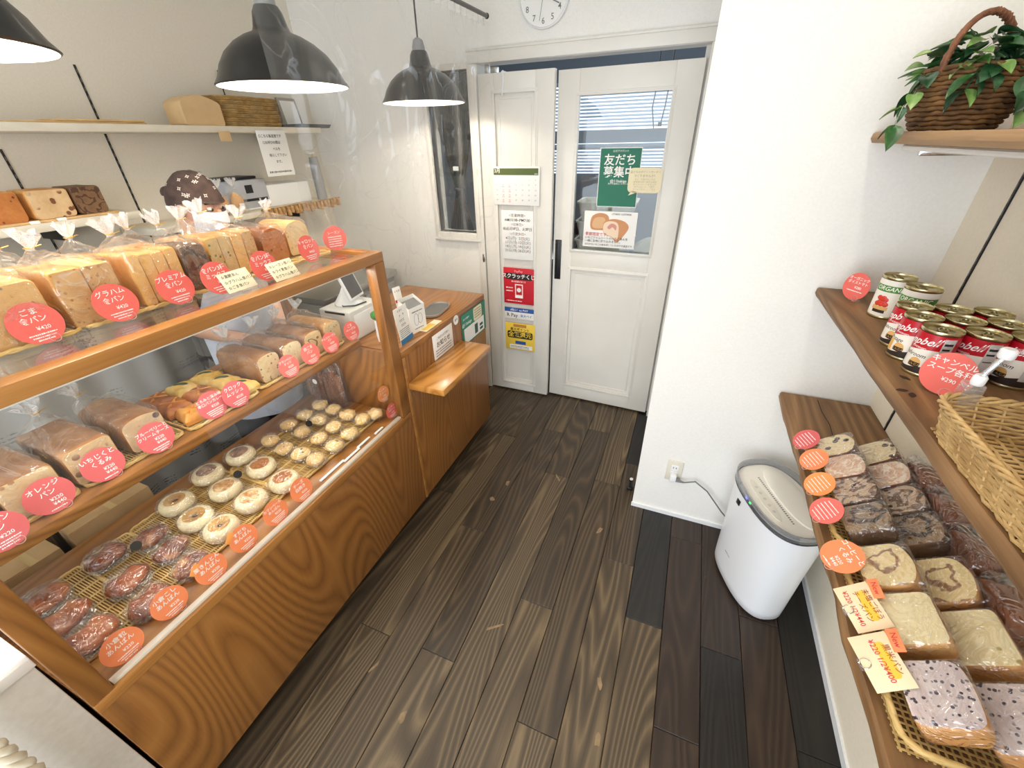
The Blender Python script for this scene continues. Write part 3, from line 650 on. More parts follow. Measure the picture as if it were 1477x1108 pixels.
t = thing('price_card', 'small white card with a red stripe standing behind the leaflet box', 'card', (-1.17, 1.50, RZ), (-0.15, 0, PI/2-0.2))
G().rbox((-0.022, -0.001, 0), (0.022, 0.001, 0.185), 0.0004).obj('sheet', PAPER, t); G().box((-0.022, -0.0016, 0.115), (0.022, -0.0011, 0.128)).obj('red_stripe', INKR, t); letter('イマダ', 0.012, 0, 0.165, INK, t, -0.0017)
t = thing('green_figure', 'small green leafy ornament behind the flyer on the counter', 'ornament', (-1.17, 1.315, RZ))
G().lathe([(0.012, 0), (0.016, 0.03), (0.014, 0.10)], 12, 0, True, True).obj('stand', WHTP, t)
for k in range(6): G().sph((0.012*cos(k), 0.012*sin(k), 0.115+0.006*(k % 3)), 0.014, 0.014, 0.018, 10, 6).obj('leaf', plain('leaf_green', rgb(66, 140, 60), 0.6), t)
t = thing('yellow_leaflet', 'folded yellow leaflet lying flat before the cash tray', 'leaflet', (-1.055, 1.535, RZ+0.0003), (0, 0, PI/2))
G().rbox((-0.07, -0.022, 0), (0.07, 0.022, 0.003), 0.001).obj('sheet', CREAMC, t); G().box((-0.06, -0.018, 0.003), (0.02, 0.018, 0.0035)).obj('yellow_print', plain('yellow_print', rgb(236, 196, 84), 0.7), t)
# card terminal on a white printer box by the case end
t = thing('receipt_printer', 'white receipt printer box on the register counter behind the glass', 'printer', (-1.355, 1.365, RZ))
G().rbox((-0.085, -0.10, 0), (0.085, 0.10, 0.135), 0.008).obj('housing', plain('grey_white', rgb(214, 214, 210), 0.4), t)
G().rbox((0.086, -0.08, 0.01), (0.0875, 0.08, 0.115), 0.002).obj('front_cover', WHTP, t)
G().rbox((-0.05, -0.101, 0.12), (0.06, -0.099, 0.13), 0.001).obj('slot', BLKP, t)
t = thing('card_terminal', 'white card terminal with a tilted dark screen on top of the printer', 'terminal', (-1.36, 1.37, RZ+0.1353))
G().lathe([(0.06, 0), (0.062, 0.006), (0.05, 0.02), (0.03, 0.05), (0.02, 0.07)], 24, 0, True, True).obj('foot', WHTP, t)
o = G().rbox((-0.006, -0.055, -0.06), (0.006, 0.055, 0.06), 0.004).obj('frame', WHTP, t, (0.03, 0, 0.085), (0, -0.35, 0.2))
G().box((0.0062, -0.046, -0.05), (0.0072, 0.046, 0.05)).obj('screen', plain('dark_screen', rgb(70, 70, 72), 0.15), o)
G().tube([(-0.02, -0.03, 0.02), (0.02, -0.06, 0.006), (0.06, -0.03, 0.004), (0.072, 0.03, 0.004)], 0.003, 6).obj('cable', BLKP, t)

# ------------------------------------------------------------------ price tags
CORAL = plain('coral_card', rgb(232, 106, 96), 0.6); ORNG = plain('orange_card', rgb(244, 138, 88), 0.6); ROSE = plain('rose_card', rgb(212, 94, 96), 0.6); APRI = plain('apricot_card', rgb(244, 150, 84), 0.6)
CLEAR = film('clear_plastic', 0.10, 0.0, 10, 0.05, (0.95, 0.95, 0.95, 1), 0.5)
NEWC = plain('new_card', rgb(246, 160, 80), 0.7)
_disc = {}
def price_tag(lab, lines, price, mt, p, zbase, r=0.042, lean=0.25, rz=PI/2, seed=0, group=None, new=False, small=4, name='price_tag', spin=0.0):
    p = Vector((p.x, p.y, zbase))
    t = thing(name, lab, 'price tag', p, (0, 0, rz), group)
    key = (mt.name, r)
    if key not in _disc:
        g = G(); ol = [(r*cos(a)*1.0, r*sin(a)*(1+0.02*sin(a))) for a in [2*PI*i/36 for i in range(36)]]
        g.prism(ol, 0, 0.001).xf(Matrix.Rotation(PI/2, 4, 'X')); me = g.mesh('card'); me.materials.append(mt); _disc[key] = me
    c = mk('card', _disc[key], None, t, (0, 0, 0.002+r*cos(lean)), (-lean, spin, 0))
    n = max([len(s) for s in lines]+[0]); sz = r*(0.34 if n <= 5 else 0.26 if n <= 7 else 0.21)
    z = r*0.56
    for s in lines: letter(s, sz, 0, z, WHITEINK, c, -0.0013, bold=0.02); z -= sz*1.12
    if price:
        for pr in price.split('|'): letter(pr, r*0.26, r*0.16, z-0.002, WHITEINK, c, -0.0013, bold=0.012); z -= r*0.26
    g = G(); z -= 0.002
    for i in range(small):
        hw = math.sqrt(max(0.0, (r*0.9)**2-z*z))*0.72
        if hw > 0.006: squiggle(g, -hw, hw, z, r*0.075, seed*7+i, -0.0013)
        z -= r*(0.135 if lines else 0.235)
    if g.f: g.obj('fine_print', WHITEINK, c)
    if new:
        k = G().rbox((-0.016, -0.0012, -0.008), (0.016, -0.0002, 0.008), 0.0003).obj('new_flag', NEWC, c, (-r*0.72, 0.0, r*0.72), (0, -0.7, 0))
    # clear ring clip at the foot
    g = G(); g.tube([(0.3*r+0.0085*cos(a), -0.0012, -r*0.82+0.0085*sin(a)) for a in [2*PI*i/18 for i in range(18)]], 0.0008, 5, True); g.obj('clip_ring', plain('clip_grey', rgb(214, 150, 140), 0.3), c)
    G().rbox((-0.008, -0.006, 0), (0.02, 0.012, 0.0022), 0.0008).obj('clip_foot', CLEAR, t)
    return t
GT = 'round price tags on the display case'
ZTT = 1.324
for i, (u, v, ln, pr, lab) in enumerate((
    (46, 458, ['ごま', '食パン'], '¥420', 'coral price tag before the sesame dotted loaf on the case top'),
    (163, 429, ['グラハム', '食パン'], '¥420', 'coral price tag before the tan graham loaf on the case top'),
    (250, 407, ['プレミアム', '食パン'], '¥420', 'coral price tag before the golden sliced loaf on the case top'),
    (311, 394, ['食パン3種', 'ミックス'], '¥420', 'coral price tag before the brown cocoa loaf on the case top'),
    (379, 377, ['食パン3種', 'ミックス'], '¥390', 'glare-lit coral price tag between the two handwritten cards'),
    (444, 353, ['キャロット', '食パン'], '¥450', 'coral price tag before the last domed loaf on the case top'))):
    price_tag(lab, ln, pr, CORAL, onz(u, v, ZTT+0.04), ZTT-0.0165, 0.042, 0.22, PI/2, i, GT)
for i, (u, v, ln, pr, mt, lab) in enumerate((
    (0, 770, ['レーズン', 'パン'], '¥220', ROSE, 'rose price tag cut by the near end of the bread shelf'),
    (73, 717, ['オレンジ', 'パン'], '¥220|¥440', ROSE, 'rose price tag before the pale orange-peel loaf'),
    (150, 672, ['いちじくと', 'くるみ'], '¥220|¥440', ROSE, 'rose price tag before the fig and walnut loaf'),
    (226, 633, ['ブルーベリーと', 'クリームチーズ'], '¥220|¥440', ROSE, 'rose price tag between the blueberry loaf and the pastries'),
    (307, 586, ['とろみと深み味', '辛口パンカレー'], '¥320', ROSE, 'rose price tag before the browned curry pastries, overlapped by its neighbour'),
    (341, 570, ['クロック', 'ムッシュ'], '¥320', ROSE, 'rose price tag before the yellow green-filled pastries'),
    (417, 529, ['クランベリー', 'ナッツ'], '¥220', CORAL, 'small coral price tag under the loaf nearest the pastries'),
    (448, 511, ['白ごま', 'パン'], '¥220', CORAL, 'small coral price tag under the speckled second bagged loaf'),
    (477, 495, ['チョコマーブル', 'パン'], '¥220', CORAL, 'small coral price tag under the bagged loaf with a dark swirl'),
    (507, 478, ['ごま', 'ベーグル'], '¥220', CORAL, 'small coral price tag at the far end of the bread shelf by the printer'))):
    price_tag(lab, ln, pr, mt, onz(u, v, ZM+0.04), ZM+0.0005, 0.042 if i < 6 else 0.040, 0.22, PI/2, i+20, GT)
for i, (u, v, ln, pr, new, lab) in enumerate((
    (177, 933, ['小倉粒', 'あんぱん'], '¥220', False, 'orange price tag before the nearest round brown buns'),
    (245, 870, ['小倉こし', 'あんぱん'], '¥220', False, 'orange price tag before the glossy dark brown buns'),
    (305, 821, ['栗きんとん', 'あんぱん'], '¥220', True, 'orange price tag with a New flag before the glossy braided buns'),
    (352, 777, ['すだち', 'あんぱん'], '¥220', True, 'orange price tag with a New flag before the pale holed buns'),
    (398, 740, ['カマンベール', 'あんぱん'], '¥220', False, 'orange price tag before the toasted marbled buns'),
    (435, 707, ['チーズ', '白焼き'], '¥200', False, 'orange price tag before the flat toasted white buns'))):
    price_tag(lab, ln, pr, ORNG, onz(u, v, ZD+0.04), ZD+0.0005, 0.041, 0.30, PI/2, i+40, GT, new)
# two tags clipped on the far end of the glass
for i, (u, v, mt, lab, r) in enumerate(((553, 569, APRI, 'small apricot price tag hung upper on the case end post', 0.034), (565, 593, CORAL, 'small coral price tag hung lower on the case end post', 0.034))):
    p = onx(u, v, -1.055); t = price_tag(lab, ['クッキー', 'スコーン'], '¥180', mt, p, p.z-r, r, 0.05, PI/2, i+60, GT)
# handwritten cards on the case top
CARDY = plain('ivory_card', rgb(244, 236, 204), 0.8)
for i, (u, v, lines, lab) in enumerate(((346, 400, ('☆黒糖あん', '☆グラハム食パン', '☆ごま食パン'), 'ivory card handwritten in three lines between two coral tags'), (412, 385, ('☆レーズン食パン', '☆ライ麦食パン', '☆グラハム食パン'), 'ivory card handwritten in three lines before the carrot loaf'))):
    p = onz(u, v, ZTT+0.02); t = thing('handwritten_card', lab, 'card', (p.x, p.y, ZTT-0.0165), (0, 0, PI/2))
    c = G().rbox((-0.044, -0.001, 0), (0.044, 0, 0.056), 0.0003).obj('card', CARDY, t, (0, 0, 0.003), (-0.55, 0, 0))
    for k, s in enumerate(lines): letter(s, 0.0105, -0.038, 0.044-0.016*k, INK, c, -0.0014, 'LEFT', 0.01)
    G().rbox((-0.012, -0.012, 0), (0.012, 0.02, 0.003), 0.001).obj('clip_foot', CLEAR, t)
p = onx(483, 344, -1.19)
t = thing('hanging_tag', 'coral price tag hung on clear threads past the last loaf', 'price tag', (p.x, p.y, p.z))
c = mk('card', _disc[('coral_card', 0.042)], None, t, (0, 0, 0), (0, 0, PI/2-0.5))
letter('レーズン', 0.011, 0, 0.02, WHITEINK, c, -0.0013, bold=0.02); g = G()
for i in range(5): squiggle(g, -0.024, 0.024, 0.006-0.008*i, 0.0035, i+77, -0.0013)
g.obj('fine_print', WHITEINK, c)
G().tube([(0.004, -0.012, 0.036), (0.0, -0.02, 0.13)], 0.0006, 4).tube([(-0.004, 0.012, 0.036), (0.0, 0.0, 0.13)], 0.0006, 4).obj('thread', CLEAR, t)

# ------------------------------------------------------------------ flat bamboo trays
BAMB = mottled('bamboo', rgb(184, 150, 88), rgb(214, 184, 122), 30, 0.5, 0.2)
BAMR = mottled('bamboo_rim', rgb(196, 160, 92), rgb(222, 192, 130), 24, 0.45, 0.2)
_tray = {}
def bamboo_tray(lab, p, w, d, rz, group, lip=0.006, cat='tray'):
    """w along local x, d along local y; open weave of thin strips in a rim"""
    t = thing('bamboo_tray', lab, cat, p, (0, 0, rz), group)
    key = (round(w, 3), round(d, 3), lip)
    if key not in _tray:
        g = G(); n = int(w/0.0062)
        for i in range(n):
            x = -w/2+0.004+i*(w-0.008)/(n-1); s = 0.0009*(1 if i % 2 else -1)
            pts = []
            for k in range(9):
                y = -d/2+d*k/8; pts.append((x, y, 0.0045+s*(1 if k % 2 else -1)))
            vs = []
            for q in pts: vs += [(q[0]-0.0014, q[1], q[2]-0.0006), (q[0]+0.0014, q[1], q[2]-0.0006), (q[0]+0.0014, q[1], q[2]+0.0006), (q[0]-0.0014, q[1], q[2]+0.0006)]
            fs = []
            for k in range(8):
                for j in range(4): fs.append((k*4+j, k*4+(j+1) % 4, k*4+4+(j+1) % 4, k*4+4+j))
            g.add(vs, fs)
        for k in range(8):
            y = -d/2+d*(k+0.5)/8; g.box((-w/2, y-0.003, 0.0038), (w/2, y+0.003, 0.0052))
        a = g.mesh('weave', 0.6); a.materials.append(BAMB)
        g = G(); pth = resample([(x, y, 0.0055) for x, y in rrect(w, d, 0.016)], 0.012)
        for ph in (0, PI): g.tube([(q.x*(1+0.0025*cos(i*1.3+ph)), q.y*(1+0.0025*cos(i*1.3+ph)), lip+0.0022*sin(i*1.3+ph)) for i, q in enumerate(pth)], 0.0034, 6, True)
        b_ = g.mesh('rim', 0.8); b_.materials.append(BAMR); _tray[key] = (a, b_)
    stuff(mk('weave', _tray[key][0], None, t)); mk('rim', _tray[key][1], None, t)
    return t
# ------------------------------------------------------------------ bread builders
CRUST = mottled('crust_golden', rgb(176, 112, 50), rgb(214, 158, 92), 14, 0.55, 0.25, c3=rgb(226, 178, 112))
CRUSTD = mottled('crust_dark', rgb(84, 42, 20), rgb(122, 66, 32), 16, 0.4, 0.25, c3=rgb(146, 86, 44))
CHOCO = mottled('crust_cocoa', rgb(86, 60, 40), rgb(124, 92, 64), 12, 0.6, 0.2)
TIEW = plain('tie_gold', rgb(214, 178, 96), 0.35, 0.6)
TUFT = film('bunched_film', 0.5, 0.7, 60, 0.2, (1, 1, 1, 1), 0.6, 0.3)
BAGM = film('bag_film', 0.03, 0.55, 11, 0.05, (1, 1, 1, 1), 0.34, 0.22)
F_SES = crumb('face_sesame', rgb(222, 178, 112), rgb(204, 156, 92), rgb(58, 42, 30), 62, 0.15)
F_GRA = crumb('face_graham', rgb(216, 172, 112), rgb(196, 148, 90), rgb(172, 122, 70), 90, 0.24)
F_PRE = crumb('face_premium', rgb(236, 190, 116), rgb(220, 168, 92))
F_CHO = crumb('face_choco', rgb(128, 96, 66), rgb(108, 78, 52), None, swirl=rgb(78, 52, 34), sw_scale=10, sw_dist=9)
F_GRN = crumb('face_green', rgb(224, 192, 132), rgb(206, 172, 110), rgb(110, 122, 60), 70, 0.2)
F_CAR = crumb('face_carrot', rgb(196, 128, 66), rgb(168, 98, 44), rgb(104, 54, 24), 55, 0.2)
F_WHT = crumb('face_white', rgb(236, 216, 172), rgb(224, 198, 148), rgb(196, 164, 112), 60, 0.18)
F_ORA = crumb('face_orange', rgb(222, 192, 146), rgb(204, 170, 120), rgb(168, 120, 70), 44, 0.2)
F_FIG = crumb('face_fig', rgb(218, 186, 142), rgb(198, 162, 116), rgb(122, 74, 44), 30, 0.2)
F_BLU = crumb('face_blueberry', rgb(214, 188, 150), rgb(194, 164, 126), rgb(72, 48, 52), 30, 0.22)
F_SPK = crumb('face_speckled', rgb(226, 202, 156), rgb(208, 180, 132), rgb(92, 74, 52), 80, 0.22)
F_RING = crumb('face_ring', rgb(228, 200, 146), rgb(212, 180, 124), None, swirl=rgb(72, 62, 48), sw_scale=7, sw_dist=2.5, sw_lo=0.9)
_bag = {}
def nz(v, f, a, s=0.0): q = Vector(v)*f+Vector((s, s*1.7, s*0.3)); return Vector((noise.noise(q), noise.noise(q+Vector((31, 7, 3))), noise.noise(q+Vector((5, 41, 17)))))*a
def sup(t, e):
    c, s = cos(t), sin(t); return (math.copysign(abs(c)**(2/e), c), math.copysign(abs(s)**(2/e), s))
def bag_mesh(w, d, h, nx, ny, nh, seed):
    key = (round(w, 3), round(d, 3), round(h, 3), nx, ny, nh, seed)
    if key in _bag: return _bag[key]
    n = 44; R = []; hw, hd = w/2+0.004, d/2+0.004; cy = d/2
    for (z, s, e, k) in ((0.0008, 0.96, 6, 0), (0.012, 1.0, 7, 0), (h*0.5, 1.01, 7, 0), (h*0.92, 1.0, 7, 0), (h+0.004, 0.93, 6, 0.1), (h+nh*0.25, 0.74, 4, 0.35), (h+nh*0.5, 0.5, 3, 0.6), (h+nh*0.75, 0.26, 2.4, 0.85), (h+nh*0.92, 0.14, 2, 1), (h+nh, 0.10, 2, 1)):
        ring = []
        for i in range(n):
            c, q = sup(2*PI*i/n, e); pl = 1+(0.10*sin(i*2*PI*11/n+seed) if k > 0.2 else 0)*k
            p = Vector((nx*k+c*hw*s*pl, cy+(ny-cy)*k+q*hd*s*pl, z))
            a = 0.005 if z > 0.015 and z < h else (0.012 if k > 0 and k < 0.9 else 0.001)
            p += nz(p, 34, a, seed); p.z = max(p.z, 0.0006); ring.append(p)
        R.append(ring)
    g = G(); g.rings(R, cap0=True, cap1=False); a = g.mesh('bag', 0.9); a.materials.append(BAGM)
    g = G(); R = []; r0 = 0.008
    for j, (z, r) in enumerate(((0, r0), (0.006, r0*0.9), (0.016, r0*1.7), (0.028, r0*2.4), (0.036, r0*2.7))):
        ring = []
        for i in range(28):
            t = 2*PI*i/28; rr = r*(1+0.28*(j/4)*sin(i*2*PI*7/28+seed)); p = Vector((rr*cos(t)*1.1, rr*sin(t)*0.75, z+0.006*(j/4)*sin(i*2*PI*5/28+seed*2)))
            ring.append(p+nz(p, 60, 0.004*j/4, seed))
        R.append(ring)
    g.rings(R, cap0=False, cap1=False); b_ = g.mesh('bag_neck', 0.9); b_.materials.append(TUFT)
    g = G(); g.tube([(r0*1.05*cos(a_), r0*1.0*sin(a_), 0.004) for a_ in [2*PI*i/14 for i in range(14)]], 0.0013, 5, True); g.tube([(r0, 0, 0.004), (r0+0.014, 0.002, 0.006)], 0.0012, 4)
    c_ = g.mesh('twist_tie', 0.9); c_.materials.append(TIEW)
    _bag[key] = (a, b_, c_, (nx, ny, h+nh)); return _bag[key]
def arch(w, h, dome=0.0, r=0.012, n=5):
    """loaf section in (x, z): rounded box with an optional domed top"""
    out = []
    for cx, cz, a0 in ((w/2-r, h-r, 0), (-w/2+r, h-r, PI/2), (-w/2+r, r, PI), (w/2-r, r, 1.5*PI)):
        for k in range(n+1): a = a0+PI/2*k/n; out.append((cx+r*cos(a), cz+r*sin(a)))
    if dome:
        o2 = []
        for i, (x, z) in enumerate(out):
            o2.append((x, z))
            if i == n:
                for k in range(1, 10): x2 = (w/2-r)*(1-2*k/10); o2.append((x2, h))
        out = [(x, z+(dome*max(0, 1-(2*x/w)**2) if z > h*0.6 else 0)) for x, z in o2]
    return out
def loaf_block(sec, y0, y1, bulge=0.0, seed=0):
    """section extruded along y: side 0 = crust, front 1 = cut face"""
    cx = 0; cz = sum(z for x, z in sec)/len(sec); R = []
    for y, s in ((y0, 0.955), (y0+0.003, 0.99), (y0+0.008, 1.0), ((y0+y1)/2, 1.0+bulge), (y1-0.008, 1.0), (y1-0.002, 0.975), (y1, 0.93)):
        R.append([Vector((x*s, y, cz+(z-cz)*s if z > 0.004 else z+0.0004)) for x, z in sec])
    for r in R:
        for p in r:
            d = nz(p, 22, 0.0022, seed); d.y = 0; p += d; p.z = max(p.z, 0.0005)
    g = G(); g.rings([r[::-1] for r in R], 0, True, True, 1, 0); return g
def bagged_loaf(lab, p, w, d, h, face, crust, rz=PI/2, slices=1, dome=0.0, neck=(0, None, 0.05), seed=0, group=None, name='bagged_loaf', bagged=True, tilt=0.0, cat='bread'):
    t = thing(name, lab, cat, p, (tilt, 0, rz), group)
    if slices == 1: loaf_block(arch(w, h, dome), 0, d, 0, seed).obj('loaf', [crust, face], t, smooth=0.8)
    else:
        sw = w/slices
        for i in range(slices):
            o = loaf_block(arch(sw-0.0012, h*(1-0.012*((i*7) % 3)), 0, 0.007), 0.0015*((i*5) % 3), d, 0, seed+i).obj('slice', [crust, face[i % len(face)] if isinstance(face, list) else face], t, (-w/2+sw*(i+0.5), 0, 0), smooth=0.8)
    if bagged:
        a, b_, c_, np_ = bag_mesh(w, d, h+dome*0.8, neck[0], d/2 if neck[1] is None else neck[1], neck[2], seed % 3)
        mk('bag', a, None, t); mk('bag_neck', b_, None, t, np_, (0.25*sin(seed*1.9), 0.3*sin(seed*2.3), seed)); mk('twist_tie', c_, None, t, np_)
    return t
# ------------------------------------------------------------------ loaves on the case top
ZL = 1.3065+0.0078
for i, (y, w) in enumerate(((0.30, 0.24), (0.55, 0.24), (0.80, 0.24), (1.055, 0.24))):
    bamboo_tray(('flat bamboo tray under the sesame loaf on the case top', 'flat bamboo tray under the premium loaf on the case top', 'flat bamboo tray under the mixed slices on the case top', 'flat bamboo tray under the domed loaves on the case top')[i], (-1.335, y, 1.3067), w, 0.29, PI/2, 'bamboo trays on the case top', 0.0068)
FT = 'bagged loaves on the case top'
XF = -1.198
bagged_loaf('sesame dotted square loaf in a tied clear bag', (XF, 0.335, ZL), 0.116, 0.12, 0.118, F_SES, CRUST, slices=1, seed=1, group=FT, neck=(-0.02, 0.075, 0.045))
bagged_loaf('tan graham loaf with a cut slice in a tied clear bag', (XF, 0.472, ZL), 0.116, 0.12, 0.122, F_GRA, CRUST, slices=2, seed=2, group=FT, neck=(-0.03, 0.08, 0.036))
bagged_loaf('golden sliced premium loaf in a tied clear bag', (XF, 0.613, ZL), 0.112, 0.12, 0.122, F_PRE, CRUST, slices=4, seed=3, group=FT, neck=(-0.02, 0.085, 0.036))
bagged_loaf('brown cocoa marbled loaf between golden and speckled loaves', (XF-0.012, 0.716, ZL), 0.066, 0.115, 0.116, F_CHO, CHOCO, slices=1, seed=4, group=FT, neck=(-0.01, 0.08, 0.045))
bagged_loaf('mixed sliced loaf with green flecks and plain slices in a clear bag', (XF-0.03, 0.842, ZL), 0.150, 0.115, 0.12, [F_GRN, F_GRN, F_PRE, F_GRA], CRUST, slices=4, seed=5, group=FT, neck=(0.0, 0.09, 0.05))
bagged_loaf('rust orange carrot loaf in a glossy clear bag', (XF-0.06, 1.005, ZL), 0.096, 0.13, 0.085, F_CAR, CRUSTD, dome=0.022, seed=6, group=FT, neck=(-0.02, 0.11, 0.03))
bagged_loaf('pale domed loaf in a shiny bag at the end of the case top', (XF-0.075, 1.118, ZL), 0.100, 0.14, 0.088, F_WHT, CRUST, dome=0.024, seed=7, group=FT, neck=(0.0, 0.12, 0.03))
for i, (y, lab) in enumerate(((0.30, 'golden loaf in a tall tied bag behind the sesame loaf'), (0.43, 'golden loaf in a tied bag behind the graham loaf'), (0.56, 'golden loaf in a tied bag behind the premium loaf'), (0.69, 'golden loaf in a tied bag behind the cocoa loaf'), (0.83, 'golden loaf in a tied bag behind the mixed slices'))):
    bagged_loaf(lab, (XF-0.163, y, ZL), 0.112, 0.11, 0.105, F_PRE, CRUST, seed=8+i, group=FT, neck=(0.01, 0.06, 0.042+0.02*(i == 0)))
# ------------------------------------------------------------------ bread shelf inside the case
ZS = ZM+0.0078; FM = 'bagged loaves on the bread shelf'; CRUSTM = mottled('crust_mid', rgb(122, 76, 44), rgb(164, 112, 72), 16, 0.5, 0.25, c3=rgb(188, 140, 98))
for i, (y, w) in enumerate(((0.17, 0.20), (0.40, 0.23), (0.97, 0.40))):
    bamboo_tray(('flat bamboo tray under the orange loaf', 'flat bamboo tray under the fig and blueberry loaves', 'flat bamboo tray under four bagged loaves at the far end of the bread shelf')[i], (-1.36, y, ZM+0.0003), w, 0.26, PI/2, 'bamboo trays on the bread shelf')
bamboo_tray('flat bamboo tray under the filled pastries', (-1.37, 0.642, ZM+0.0003), 0.225, 0.30, PI/2, 'bamboo trays on the bread shelf')
XS = -1.245
bagged_loaf('brown bagged loaf at the near end of the bread shelf', (XS, 0.055+0.07, ZS), 0.05, 0.2, 0.10, F_ORA, CRUSTM, seed=1, group=FM, neck=(0.0, 0.14, 0.045))
bagged_loaf('pale orange-peel loaf showing its cut face in a bag', (XS, 0.210, ZS), 0.098, 0.2, 0.094, F_ORA, CRUSTM, seed=2, group=FM, neck=(0.0, 0.15, 0.05))
bagged_loaf('fig and walnut loaf showing dark fruit in its cut face', (XS, 0.325, ZS), 0.098, 0.2, 0.096, F_FIG, CRUSTM, seed=3, group=FM, neck=(0.0, 0.15, 0.05))
bagged_loaf('blueberry loaf with dark purple pockets in its cut face', (XS-0.01, 0.448, ZS), 0.098, 0.2, 0.082, F_BLU, CRUSTM, seed=4, group=FM, dome=0.012, neck=(-0.03, 0.17, 0.045))
for i, (y, f, lab) in enumerate(((0.835, F_SPK, 'dark speckled loaf in a tied bag next to the pastries'), (0.935, F_WHT, 'fine grained pale loaf second in the far group of four'), (1.035, F_RING, 'loaf with a dark swirl third in the far group of four'), (1.135, F_SPK, 'seed flecked loaf last before the receipt printer'))):
    bagged_loaf(lab, (XS, y, ZS), 0.084, 0.2, 0.085, f, CRUSTM if i < 3 else CRUST, seed=5+i, group=FM, dome=0.010, neck=(-0.01, 0.16, 0.04))
# filled pastries
PUFF = mottled('puff_pastry', rgb(168, 96, 40), rgb(214, 142, 62), 26, 0.45, 0.3, c3=rgb(228, 178, 96)); PUFFB = mottled('puff_browned', rgb(112, 56, 26), rgb(176, 102, 48), 24, 0.45, 0.3, c3=rgb(206, 140, 72))
PUFFY = mottled('puff_cheese', rgb(196, 142, 62), rgb(224, 184, 98), 28, 0.5, 0.3, c3=rgb(228, 206, 140)); GRNF = plain('green_filling', rgb(62, 78, 40), 0.6); MEAT = mottled('dark_filling', rgb(86, 52, 46), rgb(120, 80, 62), 60, 0.7, 0.4)
_pas = {}
def pastry(lab, p, mt, green, rz, seed):
    t = thing('filled_pastry', lab, 'pastry', p, (0, 0, rz), 'filled pastries on the bread shelf')
    s = 0.075
    if seed % 2 not in _pas:
        def fn(u, v):
            x = (u-0.5)*s; y = (v-0.5)*s; d = max(abs(x), abs(y))/(s/2)
            z = 0.020*(1-d**7)+0.006*sin((x-y)*170)*(1-d)+0.014
            return Vector((x, y, z))+nz((x, y, z), 45, 0.003, seed)
        g = G(); g.grid(fn, 14, 14); n = 15
        edge = [i for i in range(n)]+[n*j+n-1 for j in range(1, n)]+[n*n-1-i for i in range(1, n)]+[n*(n-1-j) for j in range(1, n-1)]
        top = [Vector(g.v[i]) for i in edge]; lo = [Vector((p_.x*0.96, p_.y*0.96, 0.0006)) for p_ in top]
        g.rings([lo, top], 0, True, False); _pas[seed % 2] = g
    g = _pas[seed % 2]; g2 = G(); g2.v = g.v; g2.f = g.f; g2.m = g.m; g2.obj('crust', mt, t, smooth=1.0)
    if green: G().sph((0, 0, 0.036), 0.021, 0.008, 0.006, 12, 6).obj('green_filling', GRNF, t, (0, 0, 0), (0, 0, 0.7))
    else:
        for k in (-1, 1): G().rbox((-0.034, -0.003, 0.030), (0.034, 0.003, 0.037), 0.002).obj('pastry_strip', PUFF, t, (0, 0, 0), (0, 0, 0.78*k))
    return t
for i, (dy, dx) in enumerate(((0.575, 0), (0.575, -0.085), (0.575, -0.17), (0.655, -0.0), (0.655, -0.085))):
    pastry(('browned curry pastry in the front row by its tag', 'browned curry pastry in the middle row', 'browned curry pastry in the back row', 'cheese-topped curry pastry beside the two touching tags', 'browned curry pastry next to the green filled ones')[i], (-1.272+dx, dy, ZS), (PUFF, PUFFB, PUFFB, PUFF, PUFFB)[i], False, 0.1*(i-2), i)
for i, (dy, dx) in enumerate(((0.655, -0.17), (0.735, 0), (0.735, -0.085), (0.735, -0.17))):
    pastry(('yellow pastry with green filling behind the curry pastries', 'yellow pastry with green filling in the front by its rose tag', 'yellow pastry with green filling in the middle by the bagged loaf', 'yellow pastry with green filling at the back by the bagged loaf')[i], (-1.272+dx, dy, ZS), PUFFY, True, 0.08*i, i)

# ------------------------------------------------------------------ lower deck
ZDD = ZD+0.0078
for i, (y, w, d) in enumerate(((0.149, 0.15, 0.34), (0.288, 0.126, 0.34), (0.508, 0.31, 0.34), (0.905, 0.47, 0.31))):
    bamboo_tray(('flat bamboo tray under the nearest brown buns', 'flat bamboo tray under the glossy brown and braided buns', 'flat bamboo tray under nine white buns', 'flat bamboo tray under the small scones')[i], (-1.31 if i < 3 else -1.285, y, ZD+0.0003), w, d, PI/2, 'bamboo trays on the lower deck')
BUN = mottled('bun_brown', rgb(112, 48, 14), rgb(166, 84, 26), 12, 0.3, 0.1, c3=rgb(198, 118, 48), coat=0.3)
BUN2 = mottled('bun_glossy', rgb(84, 32, 11), rgb(132, 58, 18), 14, 0.25, 0.1, c3=rgb(168, 88, 34), coat=0.3)
BRAID = mottled('bun_braided', rgb(80, 30, 12), rgb(128, 60, 24), 30, 0.3, 0.25, c3=rgb(206, 150, 92), coat=0.2)
BFILM = film('crinkled_bag', 0.02, 0.75, 20, 0.05, (1, 1, 1, 1), 0.42, 0.25)
_bb = {}
def pillow(w, d, h, seed, k=0.0):
    key = (w, d, h, seed)
    if key not in _bb:
        def fn(q):
            a = math.atan2(q.y, q.x); c, s = sup(a, 3.2); r = math.hypot(q.x, q.y)
            p = Vector((c*r*w/2, s*r*d/2, (q.z*0.5+0.5)**0.85*h))
            if r > 0.9: p.z *= 0.6
            p += nz(p, 55, 0.006, seed); p.z = max(p.z, 0.0006); return p
        g = G(); g.sph((0, 0, 0), 1, 1, 1, 30, 16, 0, fn)
        for sgn in (-1, 1):   # crimped fins at the two ends of the bag
            g.grid(lambda u, v: Vector((sgn*(w/2*0.86+v*0.010), (u-0.5)*d*0.8, 0.010+0.008*v+0.004*sin(u*23+seed+v*3))), 16, 3)
        me = g.mesh('bag', 1.0); me.materials.append(BFILM); _bb[key] = me
    return _bb[key]
